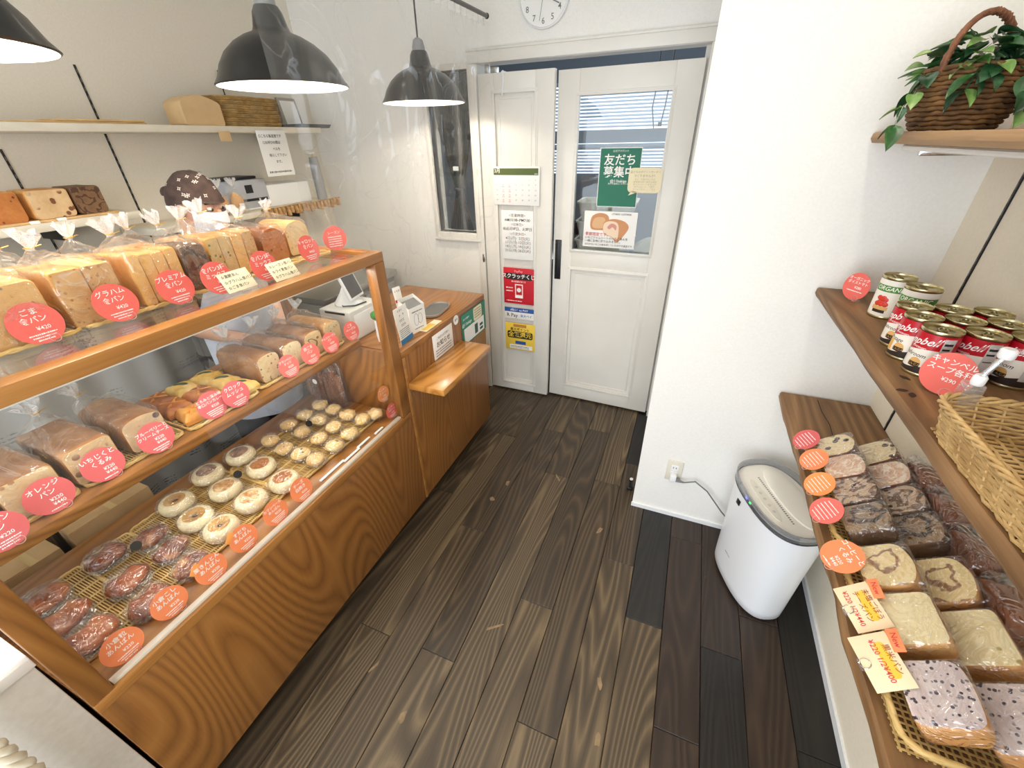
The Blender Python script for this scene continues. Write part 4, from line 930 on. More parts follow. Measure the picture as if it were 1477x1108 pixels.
_bun = {}
def bun(lab, p, r, h, mt, seed, group, rz=0.0, kind='plain', name='bean_bun'):
    t = thing(name, lab, 'bun', p, (0, 0, rz), group); key = (r, h, kind, mt.name, seed % 3)
    if key not in _bun:
        def fn(q):
            p_ = Vector((q.x*r*0.74, q.y*r, (q.z*0.5+0.5)**0.8*h)); p_ += nz(p_, 20, 0.004, seed)
            if kind == 'double': lb = math.exp(-((abs(q.y)-0.52)/0.27)**2); p_.x *= 0.94+0.24*lb; p_.z *= 0.84+0.24*lb
            if kind == 'braid': p_.z += 0.006*sin(p_.x*190+p_.y*90)*(p_.z/h)
            p_.z = max(p_.z, 0.0005); return p_
        me = G().sph((0, 0, 0), 1, 1, 1, 24, 14, 0, fn).mesh('crust', 1.2); me.materials.append(mt); _bun[key] = me
    mk('crust', _bun[key], None, t); mk('bag', pillow(1.78*r+0.004, 2*r+0.005, h*1.06+0.006, seed % 3), None, t)
    return t
ROW3 = ('front', 'middle', 'back')
for i, (u, v) in enumerate(((130, 921), (93, 895), (64, 868))):
    q = onz(u, v, ZDD+0.022); bun('two-humped brown bean bun in a shiny bag, %s of the nearest tray' % ROW3[i], (q.x, max(q.y, 0.116), ZDD), 0.055, 0.047, BUN, i, 'brown bean buns nearest the case end', 0.0, 'double')
for i, (u, v) in enumerate(((217, 867), (185, 838), (154, 804))):
    q = onz(u, v, ZDD+0.022); bun('two-humped glossy dark bean bun in a crinkled bag, %s of its row' % ROW3[i], (q.x, q.y, ZDD), 0.051, 0.044, BUN2, i, 'glossy bean buns in the second tray', 0.0, 'double')
for i, (u, v) in enumerate(((276, 815), (248, 793), (219, 776))):
    q = onz(u, v, ZDD+0.02); bun('braided dark bun with pale streaks, %s of its row' % ROW3[i], (q.x, q.y, ZDD), 0.047, 0.040, BRAID, i, 'braided buns in the third row', 0.0, 'braid', 'braided_bun')
# white buns: pale discs, toasted on top
WBUN = mottled('bun_white', rgb(226, 204, 158), rgb(240, 226, 190), 18, 0.5, 0.1)
TOAST = {'hole': mottled('toast_pale', rgb(180, 126, 58), rgb(214, 170, 98), 24, 0.5), 'marble': mottled('toast_marble', rgb(140, 76, 28), rgb(204, 150, 84), 60, 0.5, c3=rgb(236, 212, 164)), 'flat': mottled('toast_flat', rgb(158, 90, 36), rgb(190, 122, 56), 30, 0.5), 'split': mottled('toast_split', rgb(120, 80, 66), rgb(186, 150, 120), 40, 0.5)}
DOTB = plain('hole_brown', rgb(72, 48, 30), 0.7)
wh = [(319, 762, 'hole', 'pale white bun with a hollow centre at the front of its tray'), (283, 748, 'hole', 'pale white bun with a hollow centre in the middle row'), (255, 726, 'hole', 'pale white bun with a hollow centre in the back row'),
      (362, 722, 'marble', 'white bun with marbled toasting at the front of its tray'), (325, 706, 'marble', 'white bun with marbled toasting in the middle row'), (300, 684, 'split', 'white bun with a split purple-brown top in the back row'),
      (410, 694, 'flat', 'white bun with an even toasted top at the front of its tray'), (377, 674, 'flat', 'white bun with an even toasted top in the middle row'), (347, 657, 'split', 'white bun with a browned striped top in the back row')]
for i, (u, v, k, lab) in enumerate(wh):
    q = onz(u, v, ZDD+0.02); t = thing('white_bun', lab, 'bun', (q.x, q.y, ZDD), (0, 0, 0.6*i), 'white buns on the third tray'); R_ = 0.050
    prof = [(0.001, 0.0006), (R_*0.86, 0.0006), (R_*0.98, 0.008), (R_, 0.018), (R_*0.96, 0.029), (R_*0.84, 0.036), (R_*0.66, 0.039), (R_*0.62, 0.0385)]
    G().lathe(prof, 30).map(lambda p_: p_+nz(p_, 24, 0.0025, i)).obj('dough', WBUN, t, smooth=1.2)
    pr2 = [(R_*0.64, 0.0385), (R_*0.40, 0.0385), (R_*0.22, 0.036), (0.010, 0.030), (0.001, 0.028)] if k == 'hole' else [(R_*0.64, 0.0385), (R_*0.5, 0.0415), (R_*0.25, 0.042), (0.001, 0.042)]
    G().lathe(pr2, 30).map(lambda p_: p_+nz(p_, 24, 0.0025, i)+nz(p_, 90, 0.0025 if k != 'hole' else 0, i)).obj('toasted_top', TOAST[k], t, smooth=1.2)
    if k == 'hole': G().sph((0, 0, 0.031), 0.009, 0.006, 0.004, 12, 6).obj('hollow', DOTB, t)
    mk('bag', pillow(0.104, 0.104, 0.050, i % 3), None, t, (0, 0, 0), (0, 0, -0.6*i))
# scones
SCON = mottled('scone', rgb(196, 148, 84), rgb(224, 186, 122), 22, 0.7, 0.5, c3=rgb(236, 208, 152)); SCOR = mottled('scone_rough', rgb(204, 160, 92), rgb(228, 194, 128), 50, 0.8, 0.9, c3=rgb(240, 216, 164)); CHIP = plain('raisin_chip', rgb(70, 38, 24), 0.5)
def scone(lab, p, mt, rough, chips, seed, group, r=0.035):
    t = thing('scone', lab, 'scone', p, (0, 0, seed), group)
    def fn(q):
        p_ = Vector((q.x*r, q.y*r*0.92, (q.z*0.5+0.5)**0.8*r*1.15)); p_ += nz(p_, 60 if rough else 30, 0.007 if rough else 0.003, seed); p_.z = max(p_.z, 0.0006); return p_
    G().sph((0, 0, 0), 1, 1, 1, 20, 12, 0, fn).obj('crust', mt, t, smooth=1.2)
    if chips:
        rn = random.Random(seed)
        for k in range(6):
            a = rn.uniform(0, 6.28); b_ = rn.uniform(0.25, 0.8)*r; z = r*1.12*(1-(b_/r)**2*0.42)
            G().sph((0, 0, 0), 0.0048, 0.0034, 0.0028, 8, 5).obj('raisin', CHIP, t, (b_*cos(a), b_*sin(a)*0.92, z), (0, 0, a))
    mk('bag', pillow(0.076, 0.070, 0.047, seed % 3), None, t, (0, 0, 0), (0, 0, -seed))
for i, (u, v) in enumerate(((455, 664), (434, 656), (411, 648), (390, 637))):
    q = onz(u, v, ZDD+0.018); scone('small raisin scone in the row next to the white buns', (q.x, q.y, ZDD), SCON, False, True, i, 'raisin scones')
for i, (u, v) in enumerate(((483, 644), (461, 634), (436, 624), (417, 614))):
    q = onz(u, v, ZDD+0.018); scone('small toasted scone in a bag behind the raisin scones', (q.x, q.y, ZDD), SCON, False, i < 2, i+10, 'toasted scones')
for i, (u, v) in enumerate(((504, 627), (482, 617), (460, 607), (440, 600), (523, 606), (502, 600), (481, 592), (462, 585), (541, 598))):
    q = onz(u, v, ZDD+0.018); scone('craggy golden crumble scone in a shiny bag near the case end', (q.x, q.y, ZDD), SCOR, True, False, i+20, 'crumble scones')
# bagged rusks standing at the far end of the deck
p = onz(525, 590, ZD)
t = thing('rusk_bag', 'tall clear bag of brown rusks with a white round sticker at the deck end', 'bread bag', (-1.415, 1.180, ZD+0.0003), (0, 0, 0))
for k in range(7):
    G().rbox((-0.012, -0.013, 0), (0.012, 0.013, 0.16+0.02*(k % 3)), 0.008, 3).obj('rusk', CRUSTD, t, (-0.078+0.026*k, 0.004*(k % 2), 0.001), (0.0, 0.06*sin(k*2), 0))
g = G(); R = []
for z, s in ((0.0008, 0.95), (0.02, 1.0), (0.12, 1.02), (0.2, 0.95), (0.24, 0.75), (0.27, 0.7)):
    R.append([Vector((sup(2*PI*i/36, 4)[0]*0.105*s, sup(2*PI*i/36, 4)[1]*0.026*(s if z < 0.2 else s*0.5), z))+nz((i*0.1, z, 0), 12, 0.006) for i in range(36)])
for r_ in R:
    for q in r_: q.z = max(q.z, 0.0007)
g.rings(R, cap0=True, cap1=False).obj('bag', BFILM, t, smooth=1.0)
G().lathe([(0.013, 0), (0.0005, 0)], 20).xf(Matrix.Rotation(PI/2, 4, 'X')).obj('round_sticker', PAPER, t, (-0.03, -0.036, 0.13))
# black round stickers by the buns
for i, (u, v, lab) in enumerate(((195, 786, 'black round marker lying by the braided buns'), (342, 683, 'black round marker lying on the white buns'), (445, 610, 'black round marker lying on the scones'))):
    q = onz(u, v, ZD+0.065); t = thing('black_marker', lab, 'marker', (q.x, q.y, ZD+0.0085), (0, 0, PI/2), 'black round markers')
    G().lathe([(0.003, 0), (0.003, 0.045)], 8, 0, True, True).obj('stem', CLEAR, t)
    G().lathe([(0.0005, 0), (0.0135, 0), (0.0135, 0.002), (0.0005, 0.002)], 24).obj('disc', BLKP, t, (0, 0, 0.052), (0.9, 0, 0))
# ------------------------------------------------------------------ right-hand shelves
OLDW = wood('old_timber', rgb(78, 53, 32), rgb(132, 97, 61), rgb(172, 134, 92), 'y', 12, 0.6, 5.0, 0.45, 0.5, 0.0, 0.10, 0.8)
OLDL = wood('old_timber_pale', rgb(104, 74, 46), rgb(160, 124, 84), rgb(192, 158, 116), 'y', 9, 0.6, 5.0, 0.5, 0.4, 0.0, 0.10, 0.7)
SZL, SZM, SZU = 0.797, 1.206, 1.648
def live_shelf(name, lab, x0, x1, y0, y1, zt, th, mt, wav, seed):
    t = thing(name, lab, 'shelf', (x1, y1, zt-th)); n = 46; R = []
    for i in range(n+1):
        y = y1+(y0-y1)*i/n
        e = wav*(noise.noise(Vector((seed, y*7, 0)))+0.5*noise.noise(Vector((seed+9, y*24, 0)))); e2 = wav*0.8*noise.noise(Vector((seed+4, y*11, 0)))
        r = 0.004
        R.append([Vector((x1, y, 0)), Vector((x0+e+e2+r, y, 0)), Vector((x0+e+e2-0.002, y, th*0.4)), Vector((x0+e, y, th-r)), Vector((x0+e+r, y, th)), Vector((x1, y, th))])
    g = G(); g.rings(R); g.v = [(v[0]-x1, v[1]-y1, v[2]) for v in g.v]
    g.obj('board', mt, t, smooth=0.7)
    return t
sl = live_shelf('wall_shelf', 'lowest rough timber shelf holding trays of sliced bread', 0.434, XR-0.001, -0.6, YP-0.012, SZL, 0.034, OLDW, 0.006, 3)
sm = live_shelf('wall_shelf', 'middle rough timber shelf holding soup cans and a wicker basket', 0.434, XR-0.001, -0.6, YP-0.012, SZM, 0.030, OLDW, 0.003, 7)
su = live_shelf('wall_shelf', 'top pale timber shelf carrying the plant basket', 0.432, XR-0.001, -0.6, YP-0.012, SZU, 0.026, OLDL, 0.003, 11)
for o, zt, th in ((sl, SZL, 0.034), (sm, SZM, 0.030), (su, SZU, 0.026)):
    for y in (1.473, 0.55): G().rbox((-0.22, y-YP+0.012-0.006, -0.028), (-0.001, y-YP+0.012+0.006, -0.0003), 0.003).obj('bracket', CHROME if o == su else BLKP, o)
G().tube([(-0.235, -0.10, -0.009), (-0.235, -1.2, -0.009)], 0.007, 10).obj('light_tube', plain('tube_clear', rgb(226, 222, 214), 0.2), su)
for i, (u, v) in enumerate(((1301, 563), (1316, 570), (1305, 545))): # dark knots on the middle shelf
    q = onz(u, v, SZM); G().prism([(0.010*cos(a)*(1+0.3*sin(2*a)), 0.006*sin(a)) for a in [2*PI*k/14 for k in range(14)]], 0.0001, 0.0006).obj('knot', plain('knot_dark', rgb(46, 28, 16), 0.7), sm, (q.x-XR+0.001, q.y-YP+0.012, 0.030), (0, 0, i))
G().tube([(-0.165, -0.02, 0.0342), (-0.168, -0.10, 0.0342), (-0.160, -0.18, 0.0342), (-0.166, -0.27, 0.0342)], 0.0012, 5).obj('crack', BLACK, sl)

# ------------------------------------------------------------------ cans
TINM = plain('tin_gold', rgb(190, 180, 142), 0.28, 1.0); TIND = plain('tin_dark', rgb(110, 98, 62), 0.3, 1.0)
LRED = plain('label_red', rgb(188, 22, 38), 0.35); LWHT = plain('label_white', rgb(240, 234, 222), 0.4); LBLK = plain('label_black', rgb(46, 34, 30), 0.4); LYEL = plain('label_yellow', rgb(226, 178, 88), 0.5); LGRN = plain('label_green', rgb(74, 140, 52), 0.45); LTAN = plain('soup_tan', rgb(222, 174, 104), 0.5); LGRY = plain('label_grey', rgb(196, 190, 186), 0.5)
def wrapped(body, size, th, z, R, mt, parent, bold=0.02, shear=0.0, name='lettering', rise=0.0):
    me = text_mesh(body, size, 'CENTER', bold, shear, 1.0, 1.0).copy(); me.materials.clear()
    for v in me.vertices:
        a = th+v.co.x/R; v.co = (R*sin(a), -R*cos(a), z+v.co.y+rise*(v.co.x))
    return mk(name, me, mt, parent)
def patch(g, R, a0, a1, z0f, z1f, n=16, mi=0):
    def fn(u, v):
        a = a0+(a1-a0)*u; z0 = z0f(a) if callable(z0f) else z0f; z1 = z1f(a) if callable(z1f) else z1f
        return (R*sin(a), -R*cos(a), z0+(z1-z0)*v)
    g.grid(fn, n, 1, mi); return g
def can_body(t, R, H, lid):
    G().lathe([(0.001, 0.002), (R*0.9, 0.002), (R*0.97, 0.0006), (R, 0.002), (R, 0.005), (R*0.97, 0.007), (R*0.97, H-0.008), (R, H-0.006), (R*1.005, H-0.002), (R*0.985, H), (R*0.955, H-0.002), (R*0.94, H-0.006), (R*0.7, H-0.0065), (R*0.66, H-0.005), (R*0.6, H-0.0065), (0.001, H-0.0065)], 40).obj('tin', lid, t, smooth=0.9)
    g = G(); g.tube([(R*0.34*cos(a)*0.6, R*0.12+R*0.34*sin(a), H-0.0045) for a in [2*PI*i/18 for i in range(18)]], 0.0016, 6, True); g.rbox((-R*0.13, R*0.40, H-0.0062), (R*0.13, R*0.70, H-0.0035), 0.001); g.obj('pull_ring', TINM, t, (0, 0, 0), (0, 0, 0.8))
def soup_can(lab, p, rz, word, seed, tan):
    R, H = 0.033, 0.100; t = thing('soup_can', lab, 'can', p, (0, 0, rz), 'red and white soup cans'); can_body(t, R, H, TINM)
    r = R+0.0003; wav = lambda a: 0.052+0.009*sin(a+0.4); wl = lambda a: 0.024+0.010*sin(a-0.9)
    g = G(); patch(g, r, -PI, PI, wav, 0.0925, 64, 0); patch(g, r, -PI, PI, wl, wav, 64, 1); patch(g, r, -PI, PI, 0.007, wl, 64, 2)
    g.obj('label', [LRED, LWHT, LBLK], t, smooth=1.0)
    r2 = r+0.0002
    wrapped("Campbell's", 0.0215, -0.05, 0.073, r2, WHITEINK, t, 0.03, 0.45, rise=0.12)
    wrapped('CONDENSED', 0.0050, 0.12, 0.060, r2, WHITEINK, t, 0.02)
    wrapped(word, 0.0120, -0.10, 0.0445, r2, INK, t, 0.01, 0.35)
    g = G(); patch(g, r2, 0.0, 0.62, lambda a: 0.019+0.004*abs(a-0.31), lambda a: 0.029, 10, 1); patch(g, r2, 0.0, 0.62, lambda a: 0.029, lambda a: 0.029+0.010*math.sqrt(max(0, 1-((a-0.31)/0.31)**2)), 12, 0)
    g.obj('soup_picture', [LTAN, LBLK], t, smooth=1.0)
    wrapped('にんじん', 0.0062, 0.31, 0.0245, r2+0.0002, LTAN, t, 0.01)
    g = G(); patch(g, r2, 1.15, 1.75, 0.02, 0.088, 8, 0); g.obj('info_panel', LGRY, t, smooth=1.0)
    g = G(); patch(g, r2+0.0002, 1.22, 1.66, 0.074, 0.079, 6); patch(g, r2+0.0002, 1.22, 1.6, 0.064, 0.068, 6); patch(g, r2+0.0002, 1.22, 1.66, 0.05, 0.052, 6); g.obj('fine_print', INK, t, smooth=1.0)
    if tan: G().add([], []); g = G(); patch(g, r2, -0.85, -0.18, lambda a: wl(a)+0.001, lambda a: 0.042, 10); g.obj('yellow_field', LYEL, t, smooth=1.0)
    return t
spots = []
for yy, xs in ((1.181, (0.512, 0.581, 0.650)), (1.109, (0.505, 0.574, 0.643)), (1.036, (0.511, 0.580, 0.649))):
    for xx in xs: spots.append((xx, yy))
names = ['soup can in the row by the tomato cans, at the shelf front', 'soup can in the row by the tomato cans, in the middle', 'soup can in the row by the tomato cans, against the wall',
         'potage can with a yellow field at the shelf front', 'soup can at the centre of the nine soup cans', 'soup can in the middle row against the wall',
         'mushroom soup can behind the round coral tag, at the shelf front corner', 'mushroom soup can in the row by the basket, in the middle', 'mushroom soup can in the row by the basket, against the wall']
for i, (xx, yy) in enumerate(spots):
    q = Vector((xx, yy)); rz = math.atan2(-xx, yy)*0.9-0.85
    soup_can('red and white '+names[i], (xx, yy, SZM+0.0003), rz, 'Potage' if 2 < i < 6 else 'Mushroom', i, i == 3)
for i, (xx, yy, lab) in enumerate(((0.545, 1.392, 'white organic tomato can next to the partition wall'), (0.565, 1.302, 'white organic tomato can next to the soup cans'))):
    R, H = 0.0365, 0.112; t = thing('tomato_can', lab, 'can', (xx, yy, SZM+0.0003), (0, 0, -0.5), 'organic tomato cans'); can_body(t, R, H, TINM)
    r = R+0.0003; g = G(); patch(g, r, -PI, PI, 0.007, 0.104, 64); g.obj('label', LWHT, t, smooth=1.0)
    g = G(); patch(g, r+0.0002, -1.2, 1.3, 0.073, 0.090, 32); g.obj('green_band', LGRN, t, smooth=1.0)
    wrapped('ORGANIC', 0.0155, -0.1, 0.0815, r+0.0004, WHITEINK, t, 0.02, 0.25)
    rn = random.Random(i)
    for k in range(9):
        a = -0.55+0.13*(k % 5)+0.05*(k//5); z = 0.040+0.012*(k//5)+0.004*(k % 2)
        G().sph((0, 0, 0), 0.007, 0.0012, 0.0065, 10, 6).obj('tomato_print', plain('tomato_red', rgb(214, 60, 44), 0.4), t, ((r)*sin(a), -(r)*cos(a), z), (0, 0, a))
    g = G(); patch(g, r+0.0003, -0.7, 0.1, 0.016, 0.024, 14); g.obj('brown_oval', LBLK, t, smooth=1.0)
    g = G(); patch(g, r+0.0002, -0.8, 0.2, 0.024, 0.034, 14); g.obj('spoon_print', LTAN, t, smooth=1.0)
# tags on the middle shelf
q = onz(1236, 412, SZM+0.045); price_tag('coral price tag standing alone beside the tomato cans', ['オーガニック', 'ダイストマト'], '¥280', CORAL, q, SZM, 0.040, 0.15, -0.95, 81, 'tags on the right shelves', small=1)
q = onz(1368, 538, SZM+0.045); price_tag('coral price tag standing before the mushroom soup cans', ['キャンベル', 'スープ各種'], '¥290', CORAL, q, SZM, 0.041, 0.25, -0.75, 82, 'tags on the right shelves', small=0)

# ------------------------------------------------------------------ wicker basket
WICK = mottled('wicker', rgb(176, 138, 82), rgb(216, 182, 124), 22, 0.5, 0.25)
def woven_wall(w, d, h, flare, step, r, rows, rad, oval=False):
    g = G()
    for k in range(rows):
        z = 0.004+h*k/(rows-1); s = 1+flare*k/(rows-1)
        base = [(rad_*cos(a), rad_*sin(a), 0) for rad_ in (w/2,) for a in [2*PI*i/60 for i in range(60)]] if oval else [(x, y, 0) for x, y in rrect(w, d, rad)]
        P = resample(base, step); m_ = len(P); P2 = []
        for i, q in enumerate(P):
            nv = Vector((q.x, q.y, 0)).normalized(); off = r*0.9*(1 if (i+k) % 2 else -1)
            P2.append((q.x*s+nv.x*off, q.y*s+nv.y*off, z+r*0.5*sin(i*1.7+k)))
        g.tube(P2, r, 5, True)
    return g
bx, by = 0.5625, 0.50
t = thing('wicker_basket', 'honey coloured wicker basket on the middle shelf', 'basket', (bx, by, SZM+0.0003)); BW, BD = 0.238, 0.59
stuff(woven_wall(BW, BD, 0.052, 0.07, 0.017, 0.0026, 10, 0.035).obj('woven_sides', WICK, t, smooth=1.2))
g = G(); pth = resample([(x*1.08, y*1.08*0.995, 0) for x, y in rrect(BW, BD, 0.035)], 0.009)
for ph in (0, 2.09, 4.19): g.tube([(q.x+0.0045*cos(i*0.9+ph)*q.x/(abs(q.x)+abs(q.y)), q.y+0.0045*cos(i*0.9+ph)*q.y/(abs(q.x)+abs(q.y)), 0.059+0.0045*sin(i*0.9+ph)) for i, q in enumerate(pth)], 0.0032, 6, True)
g.obj('braided_rim', WICK, t, smooth=1.2)
g = G()
for q in resample([(x, y, 0) for x, y in rrect(BW, BD, 0.035)], 0.034): g.tube([(q.x, q.y, 0.003), (q.x*1.07, q.y*1.07, 0.058)], 0.0022, 5)
stuff(g.obj('stakes', WICK, t))
g = G()
for i in range(13): x = -BW/2+0.01+i*(BW-0.02)/12; g.tube([(x, y, 0.0055+0.0018*(1 if (i+k) % 2 else -1)) for k, y in enumerate([-BD/2+BD*j/24 for j in range(25)])], 0.0026, 4)
for j in range(48): y = -BD/2+0.006+j*(BD-0.012)/47; g.box((-BW/2, y-0.003, 0.004), (BW/2, y+0.003, 0.0062))
stuff(g.obj('woven_floor', WICK, t, smooth=1.0))
WHB = crumb('milk_bread', rgb(244, 230, 192), rgb(236, 218, 172)); CRL = mottled('crust_light', rgb(206, 160, 96), rgb(230, 192, 130), 20, 0.6, 0.2)
for i, (x, y, rz, lab) in enumerate(((0.585, 0.615, 0.5, 'thick white bread slab in a clear bag in the wicker basket'), (0.575, 0.485, 0.4, 'second white bread slab in a clear bag further along the wicker basket'))):
    t = thing('bread_slab', lab, 'bread', (x, y, SZM+0.010), (0, 0, rz), 'white bread in the wicker basket')
    G().rbox((-0.055, -0.045, 0.002), (0.055, 0.045, 0.026), 0.006, 3).obj('slice', [WHB], t); G().rbox((-0.055, -0.045, 0.029), (0.055, 0.045, 0.053), 0.006, 3).obj('slice', [WHB], t)
    g = G(); g.rbox((-0.060, -0.050, 0.0008), (0.060, 0.052, 0.058), 0.012, 3); g.map(lambda p_: p_+nz(p_, 40, 0.003, i)); g.map(lambda p_: Vector((p_.x, p_.y, max(p_.z, 0.0006))))
    g.grid(lambda u, v: Vector((-0.05+0.1*u, -0.05-0.03*v, 0.035+0.02*v+0.006*sin(u*19))), 14, 3); g.obj('bag', BFILM, t, smooth=1.2)
# clear clip holder on the basket's far rim
q = onz(1413, 548, SZM+0.078)
t = thing('clip_holder', 'clear plastic clip arm with white caps holding a coral tag on the basket rim', 'clip holder', (0.478, 0.814, SZM+0.066))
G().rbox((-0.013, -0.006, -0.045), (0.013, -0.002, 0.012), 0.002).rbox((-0.013, 0.012, -0.03), (0.013, 0.016, 0.012), 0.002).rbox((-0.013, -0.006, 0.010), (0.013, 0.016, 0.020), 0.003).obj('clip', CLEAR, t)
G().lathe([(0.008, 0.02), (0.009, 0.024), (0.009, 0.034), (0.007, 0.037)], 14, 0, True, True).obj('cap', WHTP, t)
G().tube([(0, 0, 0.034), (0.012, 0.0, 0.072)], 0.0045, 8).obj('arm', CLEAR, t)
G().lathe([(0.009, 0), (0.0105, 0.003), (0.0105, 0.013), (0.008, 0.016)], 14, 0, True, True).obj('cap', WHTP, t, (0.013, 0, 0.07))
c = mk('card', _disc[('coral_card', 0.041)] if ('coral_card', 0.041) in _disc else _disc[('coral_card', 0.042)], None, t, (0.062, 0.0, 0.118), (-0.2, 0, -0.6))
g = G()
for i in range(4): squiggle(g, -0.022, 0.022, 0.018-0.011*i, 0.005, i+120, -0.0013)
g.obj('fine_print', WHITEINK, c)
G().rbox((-0.030, -0.0025, -0.043), (-0.0, 0.002, -0.034), 0.001).rbox((0.006, -0.0025, -0.043), (0.03, 0.002, -0.034), 0.001).obj('jaw', CLEAR, c)
G().tube([(0.018, 0, 0.085), (0.055, 0.0, 0.082)], 0.003, 6).obj('arm', CLEAR, t)

# ------------------------------------------------------------------ bread trays on the lowest shelf
def lattice_tray(lab, y0, y1, x0, x1, lip):
    w = y1-y0; d = x1-x0; t = thing('lattice_tray', lab, 'tray', ((x0+x1)/2, (y0+y1)/2, SZL+0.0003), (0, 0, PI/2), 'lattice bamboo trays on the lowest shelf')
    g = G(); n = int(w/0.0105); m_ = int(d/0.0105)
    for i in range(n): x = -w/2+0.006+i*(w-0.012)/(n-1); g.box((x-0.0016, -d/2+0.002, 0.0035), (x+0.0016, d/2-0.002, 0.0049))
    for j in range(m_): y = -d/2+0.006+j*(d-0.012)/(m_-1); g.box((-w/2+0.002, y-0.0016, 0.0025), (w/2-0.002, y+0.0016, 0.0042))
    # slanted lattice sides
    P = resample([(x, y, 0) for x, y in rrect(w-0.012, d-0.012, 0.03)], 0.0085)
    for i, q in enumerate(P):
        a = P[(i+2) % len(P)]; g.tube([(q.x, q.y, 0.003), (a.x*1.035, a.y*1.05, lip)], 0.0013, 4, caps=False)
    stuff(g.obj('lattice', BAMB, t, smooth=0))
    g = G(); P = resample([(x*1.035, y*1.05, 0) for x, y in rrect(w-0.012, d-0.012, 0.03)], 0.010)
    for ph in (0, PI): g.tube([(q.x*(1+0.004*cos(i*1.2+ph)), q.y*(1+0.006*cos(i*1.2+ph)), lip+0.0028*sin(i*1.2+ph)) for i, q in enumerate(P)], 0.0046, 6, True)
    g.obj('rim', BAMR, t, smooth=1.2); return t
lattice_tray('lattice bamboo tray of raisin, pink and marbled breads by the partition wall', 0.872, 1.275, 0.452, 0.700, 0.026)
lattice_tray('lattice bamboo tray of cream swirl, white and purple-flecked breads', 0.468, 0.858, 0.452, 0.700, 0.026)
F_RAI = crumb('face_raisin', rgb(236, 218, 176), rgb(224, 200, 150), rgb(74, 48, 36), 42, 0.30); F_PNK = crumb('face_pink', rgb(232, 196, 166), rgb(216, 172, 140), None, swirl=rgb(240, 222, 200), sw_scale=12, sw_dist=8)
F_MAR = crumb('face_marble', rgb(206, 178, 148), rgb(188, 156, 124), rgb(58, 40, 32), 46, 0.2, rgb(122, 90, 70), 11, 9, 0.6); F_DRK = crumb('face_dark', rgb(156, 128, 96), rgb(134, 106, 78), rgb(98, 70, 48), 50, 0.2, rgb(66, 52, 42), 6, 3.0, 0.82)
F_SWR = crumb('face_swirl', rgb(240, 218, 164), rgb(228, 200, 140), None, swirl=rgb(150, 104, 62), sw_scale=7, sw_dist=3.5, sw_lo=0.86); F_CHE = crumb('face_cheese', rgb(244, 228, 182), rgb(236, 214, 160), rgb(186, 164, 96), 40, 0.14); F_BLK = crumb('face_blackrice', rgb(222, 206, 200), rgb(204, 182, 180), rgb(54, 42, 62), 120, 0.30)
def wrap_mesh(w, d, h, seed):
    g = G(); g.rbox((-w/2-0.002, -0.003, 0.0), (w/2+0.002, d+0.003, h+0.003), 0.010, 4)
    g.map(lambda p_: p_+nz(p_, 36, 0.004, seed)+nz(p_, 90, 0.002, seed))
    me = g.mesh('bag', 1.2); me.materials.append(BFILM); return me
_wm = [wrap_mesh(0.096, 0.044, 0.092, s) for s in range(3)]
kinds = [(1.214, F_RAI, 'raisin bread', CRUSTD, 0.02), (1.119, F_PNK, 'pink swirled bread', CRUSTD, 0.012), (1.024, F_MAR, 'brown marbled bread', CHOCO, 0.016), (0.929, F_DRK, 'dark brown bread with a cocoa ring', CHOCO, 0.014),
         (0.795, F_SWR, 'cream bread with a brown swirl', CRUST, 0.016), (0.675, F_CHE, 'square white cheese bread', CRUST, 0.0), (0.545, F_BLK, 'purple-flecked black rice bread', CRUST, 0.008)]
TL = 0.95
for i, (y, f, nm, cr, dm) in enumerate(kinds):
    for j, x in enumerate((0.467, 0.563)):
        w, d, h = 0.089, 0.044, 0.092-dm
        if i >= 4: w, h = 0.106, 0.092-dm
        lab = nm+(' in a clear bag at the tray front' if j == 0 else ' in the tray row behind')
        tl = -TL+0.05*j
        t = thing('cut_loaf', lab, 'bread', (x, y, SZL+0.0085+d*sin(-tl)+0.002), (tl, 0.0, -PI/2), 'cut loaves on the lowest shelf')
        loaf_block(arch(w, h, dm, 0.014), 0, d, 0, i*3+j).obj('loaf', [cr, f], t, smooth=0.8)
        mk('bag', _wm[(i+j) % 3], None, t, (0, 0, 0), (0, 0, 0)).scale = (w/0.096, 1, (h+dm)/0.092)
for i, (y, lab, w) in enumerate(((1.12, 'dark crusted loaf end against the wall behind the pink breads', 0.10), (1.0, 'dark crusted loaf against the wall behind the marbled breads', 0.11), (0.88, 'shiny dark crusted loaf against the wall behind the dark breads', 0.11), (0.755, 'red-brown crusted loaf against the wall behind the cream swirl breads', 0.11))):
    t = thing('wall_loaf', lab, 'bread', (0.648, y, SZL+0.009), (0, 0, -PI/2), 'dark loaves against the wall')
    loaf_block(arch(w, 0.080, 0.024, 0.014), 0, 0.050, 0, i).obj('loaf', [CRUSTD, CRUSTD], t, smooth=0.8)
    g = G(); g.rbox((-w/2-0.004, -0.004, 0.0003), (w/2+0.004, 0.054, 0.110), 0.014, 3); g.map(lambda p_: p_+nz(p_, 36, 0.005, i)); g.map(lambda p_: Vector((p_.x, p_.y, max(p_.z, 0.0005)))); g.obj('bag', BFILM, t, smooth=1.2)
